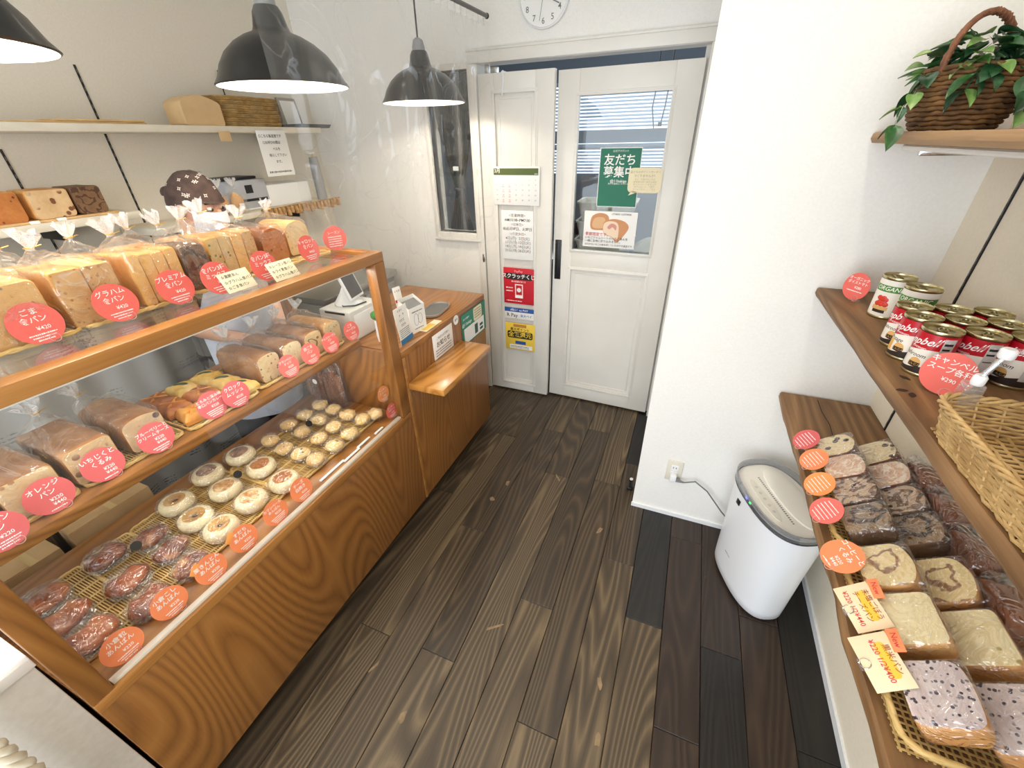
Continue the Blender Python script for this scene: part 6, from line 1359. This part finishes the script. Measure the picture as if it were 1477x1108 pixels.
# three loaves and their board
q0 = onx(30, 320, -2.2).y; q1 = onx(170, 305, -2.2).y
tag(G().rbox((0, 0, 0), (0.17, q1-0.55, 0.008), 0.002).obj('wooden_board', mottled('board_pale', rgb(200, 160, 104), rgb(220, 184, 130), 20, 0.6), None, (-2.36, 0.55, ZN+0.0003)), 'thin pale board under three loaves on the staff shelf', 'board')
for i, (u0, u1, f, cr, lab) in enumerate(((-40, 36, F_CAR, CRUST, 'golden brown loaf cut off at the end of the row on the staff shelf'), (44, 110, F_FIG, CRUST, 'pale loaf with brown spots in the middle of the staff shelf row'), (112, 158, F_CHO, CHOCO, 'plain brown loaf at the end of the staff shelf row by the rail'))):
    ya = onx(u0, 300, -2.2).y; yb = onx(u1, 300, -2.2).y
    bagged_loaf(lab, (-2.2, (ya+yb)/2, ZN+0.0086), yb-ya-0.004, 0.13, 0.098, f, cr, seed=30+i, group='loaves on the staff shelf', bagged=False, name='square_loaf')
for i, (u, v) in enumerate(((52, 322), (91, 317))):
    q = onx(u, v, -2.183); t = thing('shelf_tag', 'small white tag on the staff shelf edge under '+('the golden brown loaf', 'the spotted loaf')[i], 'tag', (-2.186, q.y, ZN+0.0003), (0, 0, PI/2)); G().rbox((-0.014, -0.001, 0), (0.014, 0.001, 0.010), 0.0003).obj('sheet', PAPER, t, (0, 0, 0), (-0.5, 0, 0))
# upper shelf: boards, wooden loaf case, trays, notice
ya = onx(22, 178, -2.2).y; yb = onx(213, 178, -2.2).y
for i, (a, b_, z) in enumerate(((ya, yb, 0), (ya+0.12, yb-0.005, 0.0075))):
    tag(G().rbox((-0.10, 0, 0), (0.10, b_-a, 0.007), 0.002).obj('baking_board', mottled('board_pale', rgb(200, 160, 104), rgb(220, 184, 130), 20, 0.6), None, (-2.305, a, ZU_+0.0003+z)), ('lower thin wooden baking board lying on the upper staff shelf', 'upper thin wooden baking board lying on another board')[i], 'board', 'baking boards')
ya = onx(264, 165, -2.2).y; yb = onx(322, 165, -2.2).y
t = thing('loaf_case', 'plain pale wooden case shaped like a loaf on the upper staff shelf', 'wooden case', (-2.20, (ya+yb)/2, ZU_+0.0003), (0, 0, PI/2)); KRAFT = mottled('kraft_wood', rgb(206, 172, 124), rgb(222, 190, 144), 8, 0.7)
loaf_block(arch(yb-ya, 0.09, 0.03, 0.01), 0, 0.12, 0, 3).obj('shell', [KRAFT, KRAFT], t, smooth=0.7)
ya = onx(318, 165, -2.2).y; yb = onx(402, 165, -2.2).y
for i in range(7):
    t = thing('woven_tray', ('lowest', 'second', 'third', 'fourth', 'fifth', 'sixth', 'topmost')[i]+' woven tray of the stack on the upper staff shelf', 'tray', (-2.295, (ya+yb)/2+0.03, ZU_+0.0004+i*0.0185), (0, 0, 0.03*sin(i*2.1)), 'stacked woven trays'); wv, dv = 0.20, (yb-ya)*1.15
    g = G(); P = resample([(x, y, 0) for x, y in rrect(wv, dv, 0.095, 8)], 0.016)
    for k_ in range(3): g.tube([(q.x*(0.95+0.02*k_)+0.0012*(1 if (j+k_) % 2 else -1), q.y*(0.95+0.02*k_), 0.0035+0.0055*k_) for j, q in enumerate(P)], 0.0033, 5, True)
    stuff(g.obj('woven_sides', SEAG if False else mottled('aged_wicker', rgb(150, 118, 66), rgb(192, 156, 98), 30, 0.6, 0.3), t, smooth=1.2)); G().prism(rrect(wv*0.93, dv*0.93, 0.088, 8), 0.002, 0.006).obj('base', mottled('aged_wicker', rgb(150, 118, 66), rgb(192, 156, 98), 30, 0.6, 0.3), t)
t = thing('dark_tray', 'flat dark metal tray past the woven stack on the upper shelf', 'tray', (-2.28, onx(430, 180, -2.28).y+0.06, ZU_+0.0003)); G().rings([[(x*s, y*s, z) for x, y in rrect(0.18, 0.26, 0.02)] for s, z in ((0.9, 0), (1.0, 0.018), (0.98, 0.018), (0.88, 0.003))]).obj('dish', BLKP, t)
# framed picture leaning behind the stack and the little pennant
q = onx(405, 160, XL+0.03); t = thing('leaning_frame', 'small pale framed picture leaning on the wall behind the trays', 'frame', (XL+0.05, q.y+0.06, ZU_+0.0003), (0, -0.18, 0)); G().rbox((-0.006, -0.07, 0), (0.006, 0.07, 0.16), 0.002).obj('frame', plain('frame_grey', rgb(150, 140, 124), 0.5), t); G().box((0.0062, -0.055, 0.015), (0.0068, 0.055, 0.145)).obj('picture', PAPER, t)
q = onx(315, 112, XL+0.004); t = thing('wall_pennant', 'tiny dark pennant on a thin pole by the woven tray stack', 'pennant', (XL+0.013, q.y, ZU_+0.0003)); G().tube([(0, 0, 0), (0, 0, q.z-ZU_+0.03)], 0.003, 6).obj('pole', BLKP, t); g = G(); g.add([(0, 0, q.z-ZU_+0.03), (0, 0.06, q.z-ZU_+0.025), (0, 0.01, q.z-ZU_-0.03), (0.002, 0, q.z-ZU_+0.03), (0.002, 0.06, q.z-ZU_+0.025), (0.002, 0.01, q.z-ZU_-0.03)], [(0, 1, 2), (5, 4, 3), (0, 3, 4, 1), (1, 4, 5, 2), (2, 5, 3, 0)]); g.obj('flag', CURT, t)
# hanging notice and small tan card on the shelf edge
a = onx(362, 190, XSH+0.006); b_ = onx(432, 255, XSH+0.006)
t = thing('shelf_notice', 'white notice with black lines hanging from the upper staff shelf', 'notice', (XSH+0.006, (a.y+b_.y)/2, ZU_-0.029-0.0), (0, 0.06, PI/2)); w = b_.y-a.y-0.05; h = a.z-b_.z-0.02
t.rotation_euler = (0, 0, PI/2)
G().rbox((-w/2, -0.001, -h), (w/2, 0.0, 0.012), 0.0003).obj('sheet', PAPER, t)
for i, s in enumerate(('○こちら製造室です', '○お呼びの際は', 'ベルを', '鳴らして下さい', 'ませ。')): letter(s, 0.0165, (-0.012 if i < 2 else 0.010), -0.015-0.030*i, INK, t, -0.0016, bold=0.02)
g = G(); squiggle(g, -w*0.4, w*0.4, -h+0.02, 0.010, 5, -0.0014); g.obj('fine_print', INKG, t)
q = onx(324, 194, XSH+0.004); t = thing('tan_card', 'small blank tan card hanging under the loaf shaped case', 'card', (XSH+0.004, q.y, ZU_-0.029), (0, 0, PI/2)); G().rbox((-0.03, -0.001, -0.035), (0.03, 0, 0.006), 0.0004).obj('sheet', KRAFT, t)
# printer, cookie bags, fringe on the far shelf
ya = onx(322, 270, -2.2).y; yb = onx(450, 270, -2.2).y
t = thing('office_printer', 'white and grey office printer on the far staff shelf', 'printer', (-2.375, (ya+yb)/2+0.035, ZF+0.0003)); PRG = plain('printer_grey', rgb(176, 180, 188), 0.4); L_ = (yb-ya)*0.98
G().rbox((-0.05, -L_/2, 0), (0.125, L_/2, 0.115), 0.008).obj('body', WHTP, t); G().rbox((0.0, -L_/2-0.002, 0.008), (0.127, -L_/2+L_*0.45, 0.150), 0.008).obj('scanner_half', PRG, t)
G().rbox((-0.045, -L_/2+0.005, 0.151), (0.10, -L_/2+L_*0.4, 0.165), 0.006).obj('lid', BLKP, t); G().box((0.1272, -L_/2+L_*0.2, 0.085), (0.1285, -L_/2+L_*0.28, 0.125)).obj('display', BLKP, t); G().box((0.1272, -L_/2+L_*0.12, 0.045), (0.1285, -L_/2+L_*0.42, 0.058)).obj('paper_slot', BLKP, t)
for i, (u, lab) in enumerate(((324, 'clear bag of cookies with a white label, next to the head scarf'), (346, 'clear bag of cookies with a white label, touching the printer'))):
    q = onx(u, 295, -2.2); t = thing('cookie_bag', lab, 'bag', (-2.212, q.y, ZF+0.0003), (0, 0, PI/2), 'cookie bags on the staff shelf')
    g = G(); g.sph((0, 0, 0.05), 0.032, 0.022, 0.05, 16, 10, 0, lambda p_: p_+nz(p_, 40, 0.006, i)); g.map(lambda p_: Vector((p_.x, p_.y, max(p_.z, 0.0006)))); g.obj('cookies', CRUST, t, smooth=1.2)
    mk('bag', bag_mesh(0.07, 0.05, 0.085, 0, 0.025, 0.045, 1)[0], None, t, (0, -0.025, 0)); mk('bag_neck', bag_mesh(0.07, 0.05, 0.085, 0, 0.025, 0.045, 1)[1], None, t, (0, 0, 0.13)); G().rbox((-0.014, -0.0295, 0.018), (0.014, -0.028, 0.05), 0.0005).obj('label', PAPER, t)
TASS = mottled('jute', rgb(150, 110, 66), rgb(196, 156, 104), 60, 0.8, 0.5)
t = thing('jute_fringe', 'row of jute tassels along the end of the far staff shelf', 'fringe', (XSH+0.006, onx(376, 300, XSH).y, ZF-0.012))
L_ = onx(487, 290, XSH).y-t.location.y; n_ = 20
for i in range(n_):
    G().tube([(0, 0, 0.016), (0.006, 0.002, 0.004), (0.007, 0, -0.022-0.006*(i % 3))], [0.006, 0.011, 0.013], 7).obj('tassel', TASS, t, (0.005, L_*(i+0.5)/n_, 0), (0.2*sin(i*3), 0, 0))
G().tube([(0.006, -0.01, 0.016), (0.006, L_+0.01, 0.016)], 0.004, 6).obj('braid', TASS, t)
q = onx(468, 240, -2.2); t = thing('bag_roll', 'grey translucent roll of bags standing at the far end of the staff shelf', 'bag roll', (-2.24, min(q.y, onx(486, 288, XSH).y-0.06), ZF+0.0003)); G().lathe([(0.03, 0), (0.032, 0.02), (0.030, 0.20), (0.026, 0.24)], 18, 0, True, True).map(lambda p_: p_+nz(p_, 30, 0.004)).obj('film_roll', plain('grey_film', rgb(150, 150, 150), 0.3), t); G().lathe([(0.008, 0.24), (0.008, 0.26)], 10, 0, True, True).obj('core', KRAFT, t)

# ------------------------------------------------------------------ staff side low: printed drape, steel counter, cardboard
def printed_mat():
    m_, nt, b = _new('printed_grey'); v = coords(nt, rnd=False)
    br = N(nt, 'ShaderNodeTexBrick'); br.inputs['Scale'].default_value = 9.0; br.inputs['Mortar Size'].default_value = 0.05; br.inputs['Color1'].default_value = (0, 0, 0, 1); br.inputs['Color2'].default_value = (1, 1, 1, 1); br.inputs['Mortar'].default_value = (0, 0, 0, 1)
    mp = N(nt, 'ShaderNodeMapping'); mp.inputs['Rotation'].default_value = (PI/2, 0, PI/2); nt.links.new(v, mp.inputs['Vector']); nt.links.new(mp.outputs[0], br.inputs['Vector'])
    ln = N(nt, 'ShaderNodeTexWave', wave_type='BANDS', bands_direction='Z'); ln.inputs['Scale'].default_value = 22; nt.links.new(v, ln.inputs['Vector'])
    ns = N(nt, 'ShaderNodeTexNoise'); ns.inputs['Scale'].default_value = 150; nt.links.new(v, ns.inputs['Vector'])
    r1 = ramp(nt, [(0.60, (0, 0, 0, 1)), (0.72, (1, 1, 1, 1))], ln.outputs['Fac']); r2 = ramp(nt, [(0.48, (0, 0, 0, 1)), (0.54, (1, 1, 1, 1))], ns.outputs['Fac']); r3 = ramp(nt, [(0.55, (0, 0, 0, 1)), (0.6, (1, 1, 1, 1))], br.outputs['Color'])
    a = N(nt, 'ShaderNodeMath', operation='MULTIPLY'); nt.links.new(r1.outputs[0], a.inputs[0]); nt.links.new(r2.outputs[0], a.inputs[1]); c = N(nt, 'ShaderNodeMath', operation='MULTIPLY'); nt.links.new(a.outputs[0], c.inputs[0]); nt.links.new(r3.outputs[0], c.inputs[1])
    mx = N(nt, 'ShaderNodeMix', data_type='RGBA'); nt.links.new(c.outputs[0], mx.inputs[0]); mx.inputs[6].default_value = rgb(160, 160, 158); mx.inputs[7].default_value = rgb(70, 70, 72); nt.links.new(mx.outputs[2], b.inputs['Base Color']); b.inputs['Roughness'].default_value = 0.8
    return m_
PRN = printed_mat()
t = thing('printed_drape', 'grey drape printed like newspaper hanging under the staff shelves', 'drape', (-2.10, 0.05, 0.02)); G().grid(lambda u, v: (0.018*sin(u*26)+0.006*sin(u*71), u*1.55, v*1.24), 120, 4).obj('cloth', PRN, t, smooth=1.5); G().tube([(0, -0.02, 1.245), (0, 1.57, 1.245)], 0.006, 8).obj('rod', STEEL, t)
for i, (yy, zz, s) in enumerate(((0.35, 0.95, 0.05), (0.62, 1.02, 0.04), (0.22, 0.62, 0.05), (0.8, 0.55, 0.045), (1.2, 0.8, 0.05), (0.5, 0.45, 0.05))):
    g = G()
    for k_ in range(2): g.tube([(0.03, yy+k_*s*1.3+s*0.5*cos(a), zz+s*sin(a)*(1 if sin(a) > 0 else 0.6)) for a in [2*PI*j/14 for j in range(14)]], 0.0018, 4, True)
    stuff(g.obj('printed_sketch', INKG, t))
t = thing('steel_counter', 'low steel work counter behind the register against the staff wall', 'counter', (-2.42, 1.70, 0)); G().rbox((0, 0, 0.84), (0.55, 0.70, 0.88), 0.004).obj('top', STEEL, t); G().rbox((0, 0, 0.08), (0.53, 0.68, 0.84), 0.003).obj('cabinet', plain('pale_grey', rgb(150, 150, 148), 0.5), t)
for k_ in range(2): G().rbox((0.531, 0.02+0.33*k_, 0.12), (0.545, 0.33+0.33*k_, 0.80), 0.003).obj('door', plain('pale_grey', rgb(150, 150, 148), 0.5), t); G().tube([(0.555, 0.06+0.33*k_, 0.74), (0.555, 0.28+0.33*k_, 0.74)], 0.006, 8).obj('handle', STEEL, t)
G().rbox((0.0, 0.0, 0.0), (0.5, 0.66, 0.08), 0.002).obj('plinth', BLKP, t)
CARD = mottled('cardboard', rgb(176, 142, 98), rgb(194, 160, 116), 10, 0.85)
for i, (x0, x1, y0, y1, h, lab) in enumerate(((-1.93, -1.62, 0.10, 0.24, 0.60, 'tan cardboard box standing at the near end behind the case'), (-1.95, -1.62, 0.27, 0.50, 0.62, 'larger tan cardboard box behind the lower deck'))):
    t = thing('cardboard_box', lab, 'box', (x0, y0, 0.0003), 0, 'cardboard boxes behind the case'); G().box((0, 0, 0), (x1-x0, y1-y0, h)).obj('carton', CARD, t, smooth=0); G().box((0, (y1-y0)/2-0.02, h), (x1-x0, (y1-y0)/2+0.02, h+0.0006)).obj('tape', plain('tape_tan', rgb(196, 166, 112), 0.3), t)
    G().box((0.002, 0.002, h+0.0007), (x1-x0-0.002, (y1-y0)/2-0.001, h+0.003)).obj('flap', CARD, t, smooth=0)
t = thing('black_tongs', 'pair of black tongs leaning between the cardboard boxes', 'tongs', (-1.72, 0.255, 0.0003), (0.0, 0.05, 0)); 
for k_ in (-1, 1): G().tube([(0, 0.004*k_, 0.0), (0.01, 0.006*k_, 0.4), (0.05, 0.003*k_, 0.72)], 0.006, 8).obj('arm', BLKP, t)
G().sph((0.052, 0, 0.722), 0.012, 0.01, 0.012, 10, 6).obj('hinge', BLKP, t)
# ------------------------------------------------------------------ white cabinet beside the case and the knit hanging on it
t = thing('white_cabinet', 'plain white cabinet standing against the near end of the case', 'cabinet', (-1.60, -0.7435, 0)); CABW = mottled('cabinet_white', rgb(214, 208, 198), rgb(222, 217, 208), 80, 0.6, 0.1)
G().rbox((0, 0, 0.05), (0.545, 0.766, 0.775), 0.002).obj('body', CABW, t); G().rbox((-0.005, -0.005, 0.775), (0.555, 0.770, 0.80), 0.002).obj('top', plain('cabinet_top', rgb(232, 228, 222), 0.5), t); G().box((0.02, 0.02, 0), (0.50, 0.74, 0.05)).obj('plinth', BLKP, t)
KNIT = mottled('cream_knit', rgb(206, 192, 166), rgb(232, 222, 200), 30, 0.95, 0.5)
q = onx(2, 1060, -1.02); t = thing('knit_strap', 'cream chunky knitted strap hanging before the white cabinet', 'knit strap', (-1.006, q.y-0.006, 0.35))
g = G()
for ph in (0, 2.09, 4.19): g.tube([(0.007*sin(k_*0.8+ph), 0.009*cos(k_*0.8+ph)-0.010, 0.02+0.011*k_) for k_ in range(42)], 0.0085, 7)
g.obj('braid', KNIT, t, smooth=1.2); G().tube([(0, -0.012, 0.47), (-0.02, -0.014, 0.475), (-0.04, -0.014, 0.44)], 0.004, 6).obj('loop', KNIT, t)
# ------------------------------------------------------------------ the shop assistant behind the case
SKIN = mottled('skin', rgb(206, 160, 136), rgb(222, 180, 156), 14, 0.55); SHIRT = mottled('shirt_grey', rgb(88, 84, 82), rgb(108, 104, 100), 20, 0.85); APRON = mottled('apron_pale', rgb(196, 204, 220), rgb(214, 220, 232), 14, 0.85, 0.15); TROU = mottled('trousers_dark', rgb(36, 34, 36), rgb(52, 50, 52), 20, 0.85)
PX, PY = -1.885, 1.16
pers = thing('person', 'person in patterned brown head scarf, face mask and pale apron behind the case', 'person', (PX, PY, 0), (0, 0, 0))
# local frame: x towards the customers, y to the register, z up
J = {'pel': (0.0, 0, 0.88), 'wai': (0.005, 0, 1.00), 'che': (0.01, 0, 1.18), 'nec': (0.005, 0.0, 1.315), 'hea': (0.03, 0.010, 1.40), 'cro': (0.035, 0.012, 1.50),
     'shL': (0.0, -0.15, 1.25), 'elL': (0.06, -0.21, 1.02), 'wrL': (0.14, -0.13, 0.955), 'haL': (0.19, -0.11, 0.95),
     'shR': (0.0, 0.15, 1.25), 'elR': (0.07, 0.21, 1.03), 'wrR': (0.15, 0.12, 0.96), 'haR': (0.20, 0.10, 0.955),
     'hiL': (0, -0.085, 0.84), 'knL': (0.02, -0.09, 0.46), 'anL': (0.0, -0.09, 0.085), 'toL': (0.13, -0.10, 0.03), 'hiR': (0, 0.085, 0.84), 'knR': (0.02, 0.09, 0.46), 'anR': (0.0, 0.09, 0.085), 'toR': (0.13, 0.10, 0.03)}
RAD = {'pel': 0.135, 'wai': 0.12, 'che': 0.14, 'nec': 0.055, 'hea': 0.075, 'cro': 0.07, 'shL': 0.062, 'elL': 0.042, 'wrL': 0.028, 'haL': 0.034, 'shR': 0.062, 'elR': 0.042, 'wrR': 0.028, 'haR': 0.034, 'hiL': 0.085, 'knL': 0.058, 'anL': 0.042, 'toL': 0.035, 'hiR': 0.085, 'knR': 0.058, 'anR': 0.042, 'toR': 0.035}
E_ = [('pel', 'wai'), ('wai', 'che'), ('che', 'nec'), ('nec', 'hea'), ('hea', 'cro'), ('che', 'shL'), ('shL', 'elL'), ('elL', 'wrL'), ('wrL', 'haL'), ('che', 'shR'), ('shR', 'elR'), ('elR', 'wrR'), ('wrR', 'haR'), ('pel', 'hiL'), ('hiL', 'knL'), ('knL', 'anL'), ('anL', 'toL'), ('pel', 'hiR'), ('hiR', 'knR'), ('knR', 'anR'), ('anR', 'toR')]
pts = dict(J); rad = dict(RAD); edges = list(E_)
for s, hnd, wr in ((-1, 'haL', 'wrL'), (1, 'haR', 'wrR')):      # five fingers rooted in each palm
    h = Vector(J[hnd])
    for k, (dy, ln) in enumerate(((-0.024, 0.055), (-0.009, 0.066), (0.007, 0.062), (0.022, 0.050))):
        a, b_, c_ = hnd+'f%da' % k, hnd+'f%db' % k, hnd+'f%dc' % k
        pts[a] = h+Vector((0.034, dy, 0.0)); pts[b_] = h+Vector((0.034+ln*0.55, dy*1.1, -0.006)); pts[c_] = h+Vector((0.034+ln*0.9, dy*1.1, -0.026))
        rad[a] = 0.0095; rad[b_] = 0.0088; rad[c_] = 0.0075; edges += [(hnd, a), (a, b_), (b_, c_)]
    a, b_ = hnd+'ta', hnd+'tb'; pts[a] = h+Vector((0.006, -s*0.036, -0.008)); pts[b_] = h+Vector((0.036, -s*0.048, -0.014)); rad[a] = 0.011; rad[b_] = 0.0085; edges += [(hnd, a), (a, b_)]
ks = list(pts); ix = {k: i for i, k in enumerate(ks)}
me = bpy.data.meshes.new('body'); me.from_pydata([tuple(pts[k]) for k in ks], [(ix[a], ix[b_]) for a, b_ in edges], [])
body = mk('body', me, SKIN, pers); md = body.modifiers.new('skin', 'SKIN'); me.skin_vertices or None
sv = me.skin_vertices[0].data if me.skin_vertices else None
if sv is None:
    bpy.context.view_layer.objects.active = body; bpy.ops.mesh.customdata_skin_add(); sv = me.skin_vertices[0].data
for k in ks: sv[ix[k]].radius = (rad[k], rad[k])
sv[ix['pel']].use_root = True; md.use_smooth_shade = True
ss = body.modifiers.new('subd', 'SUBSURF'); ss.levels = 2; ss.render_levels = 2
# head with a face: an egg with brow, nose and ears, turned towards the register
HC_ = Vector((0.045, 0.012, 1.455)); HROT = Euler((0, 0.26, 0.30)).to_matrix().to_4x4()
def hm(g): return g.xf(Matrix.Translation(HC_) @ HROT)
def headf(q):
    p_ = Vector((q.x*0.094, q.y*0.076, q.z*0.115))
    if q.z < 0: p_.x *= 1+0.10*q.z*(1 if q.x < 0 else -0.2); p_.y *= 1+0.28*q.z
    if q.x > 0.75 and abs(q.z) < 0.35: p_.x -= 0.006*(1-abs(q.z)/0.35)
    return p_
hd = hm(G().sph((0, 0, 0), 1, 1, 1, 28, 20, 0, headf)).obj('head', SKIN, pers, smooth=1.5)
g = G(); g.sph((0.094, 0, -0.018), 0.014, 0.013, 0.022, 12, 8); hm(g).obj('nose', SKIN, hd, smooth=1.5)
for s in (-1, 1):
    hm(G().sph((-0.004, s*0.078, -0.012), 0.018, 0.008, 0.028, 12, 8)).obj('ear', SKIN, hd, smooth=1.5)
    hm(G().sph((0.080, s*0.031, 0.008), 0.010, 0.014, 0.008, 12, 8)).obj('eye', plain('eye_white', rgb(226, 220, 214), 0.3), hd, smooth=1.5)
    hm(G().sph((0.0885, s*0.030, 0.007), 0.0035, 0.006, 0.006, 10, 6)).obj('iris', plain('iris_dark', rgb(34, 24, 20), 0.2), hd, smooth=1.5)
    hm(G().tube([(0.085, s*0.014, 0.026), (0.083, s*0.032, 0.030), (0.073, s*0.048, 0.026)], 0.0035, 6)).obj('eyebrow', plain('hair_dark', rgb(40, 30, 26), 0.7), hd)
    hm(G().tube([(0.084, s*0.017, 0.0145), (0.086, s*0.031, 0.0185), (0.077, s*0.045, 0.012)], 0.0022, 6)).obj('eyelid', SKIN, hd)
hm(G().tube([(0.088, -0.018, -0.062), (0.094, 0, -0.064), (0.088, 0.018, -0.062)], 0.0045, 6)).obj('mouth', plain('lip', rgb(180, 110, 104), 0.5), hd)
# mask
def mf(u, v):
    a = (u-0.5)*2.35; z = -0.085+v*0.085; r_ = 0.117-0.014*abs(z+0.04)/0.04
    k = 1+0.06*cos(a)**4*(1-abs(v-0.6))
    return Vector((r_*cos(a)*k, 0.086*sin(a)*(1-0.25*(0.5-min(v, 0.5))), z+0.004*sin(v*18)*0.3))
hm(G().grid(mf, 26, 10)).obj('face_mask', plain('mask_white', rgb(228, 232, 242), 0.7), pers, smooth=1.5)
for s in (-1, 1): hm(G().tube([(0.046, s*0.080, -0.012), (0.02, s*0.086, 0.004), (-0.012, s*0.086, 0.008), (-0.018, s*0.084, -0.02), (0.02, s*0.082, -0.06), (0.044, s*0.075, -0.068)], 0.0014, 5)).obj('mask_loop', WHTP, pers)
# head scarf: cap of printed cloth with a knot behind
SCARF = mottled('scarf_brown', rgb(58, 44, 40), rgb(84, 66, 60), 26, 0.85, 0.2); SCW = plain('scarf_print', rgb(226, 216, 204), 0.85)
def scf(q):
    p_ = Vector((q.x*0.103, q.y*0.087, q.z*0.124)); lim = 0.030-0.055*max(0.0, 0.35-q.x)
    p_ += nz(p_, 16, 0.005, 2)
    if p_.z < lim: p_.z = lim; p_.x *= 1.0; p_.y *= 1.0
    return p_
g = G(); g.sph((0, 0, 0.0), 1, 1, 1, 32, 20, 0, scf); sc_ = hm(g).obj('head_scarf', SCARF, pers, smooth=1.5)
g = G(); rn = random.Random(3)
for k in range(44):
    a = rn.uniform(-3.1, 3.1); b_ = rn.uniform(0.36, 1.25); q = Vector((cos(b_)*cos(a), cos(b_)*sin(a), sin(b_))); p_ = scf(q)*1.012
    nrm = Vector((q.x/0.103, q.y/0.087, q.z/0.124)).normalized(); t1 = nrm.orthogonal().normalized(); t2 = nrm.cross(t1); s_ = 0.0085
    g2 = [p_+nrm*0.002+(t1*cos(2*PI*j/8)+t2*sin(2*PI*j/8))*s_*(1 if j % 2 == 0 else 0.45) for j in range(8)]
    g3 = [p_+nrm*0.002+(t1*cos(2*PI*j/8)+t2*sin(2*PI*j/8))*s_*0.5*(1 if j % 2 == 0 else 0.45) for j in range(8)]
    g.add(g2+g3, [(j, (j+1) % 8, 8+(j+1) % 8, 8+j) for j in range(8)])
stuff(hm(g).obj('scarf_pattern', SCW, sc_, smooth=0))
hm(G().sph((-0.108, 0, 0.02), 0.022, 0.026, 0.018, 14, 8, 0, lambda p_: p_+nz(p_, 50, 0.006))).obj('scarf_knot', SCARF, sc_, smooth=1.5)
# clothes: shirt, apron, trousers, shoes
def shell(rings_, n=28):
    g = G(); g.rings([[Vector((cx+hx*cos(2*PI*i/n), cy+hy*sin(2*PI*i/n), z)) for i in range(n)] for (cx, cy, hx, hy, z) in rings_], cap0=False, cap1=False); g.map(lambda p_: p_+nz(p_, 9, 0.008)); return g
shell([(0.0, 0, 0.150, 0.180, 0.80), (0.005, 0, 0.142, 0.172, 0.95), (0.01, 0, 0.150, 0.180, 1.12), (0.008, 0, 0.135, 0.190, 1.24), (0.005, 0, 0.095, 0.14, 1.30), (0.005, 0, 0.066, 0.072, 1.335)]).obj('shirt', SHIRT, pers, smooth=1.5)
for s in (-1, 1):
    sh, el = Vector(J['shL' if s < 0 else 'shR']), Vector(J['elL' if s < 0 else 'elR']); G().tube([sh+Vector((0, -s*0.03, 0.01)), sh, sh.lerp(el, 0.5), sh.lerp(el, 0.85)], [0.080, 0.078, 0.066, 0.060], 16).obj('sleeve', SHIRT, pers, smooth=1.5)
    G().tube([(0, s*0.08, 0.86), (0.008, s*0.088, 0.62), (0.02, s*0.09, 0.44), (0.0, s*0.09, 0.09)], [0.104, 0.092, 0.078, 0.066], 18).obj('trouser_leg', TROU, pers, smooth=1.5)
    g = G(); g.sph((0.05, s*0.097, 0.035), 0.115, 0.048, 0.05, 18, 10, 0, lambda q: Vector((q.x, q.y, max(0.0006, q.z)))); g.obj('shoe', BLKP, pers, smooth=1.5)
def af(u, v):
    a = (u-0.5)*2.3*(1.0 if v < 0.68 else 1.0-0.55*(v-0.68)/0.32); z = 0.52+0.72*v; rx = 0.165+0.03*(1-v); ry = 0.200
    return Vector((rx*cos(a)+0.004+0.006*sin(u*20)*(1-v), ry*sin(a), z+0.05*(1-v)*abs(u-0.5)))
G().grid(af, 34, 18).obj('apron', APRON, pers, smooth=1.5)
for s in (-1, 1): G().tube([(0.16, s*0.08, 1.235), (0.10, s*0.085, 1.30), (0.0, s*0.075, 1.335), (-0.08, s*0.03, 1.30)], 0.010, 6).obj('apron_strap', APRON, pers)
G().tube([(0.17*cos(a), 0.20*sin(a), 0.985) for a in [1.1+i*(2*PI-2.2)/20 for i in range(21)]], 0.010, 6).obj('apron_tie', APRON, pers)
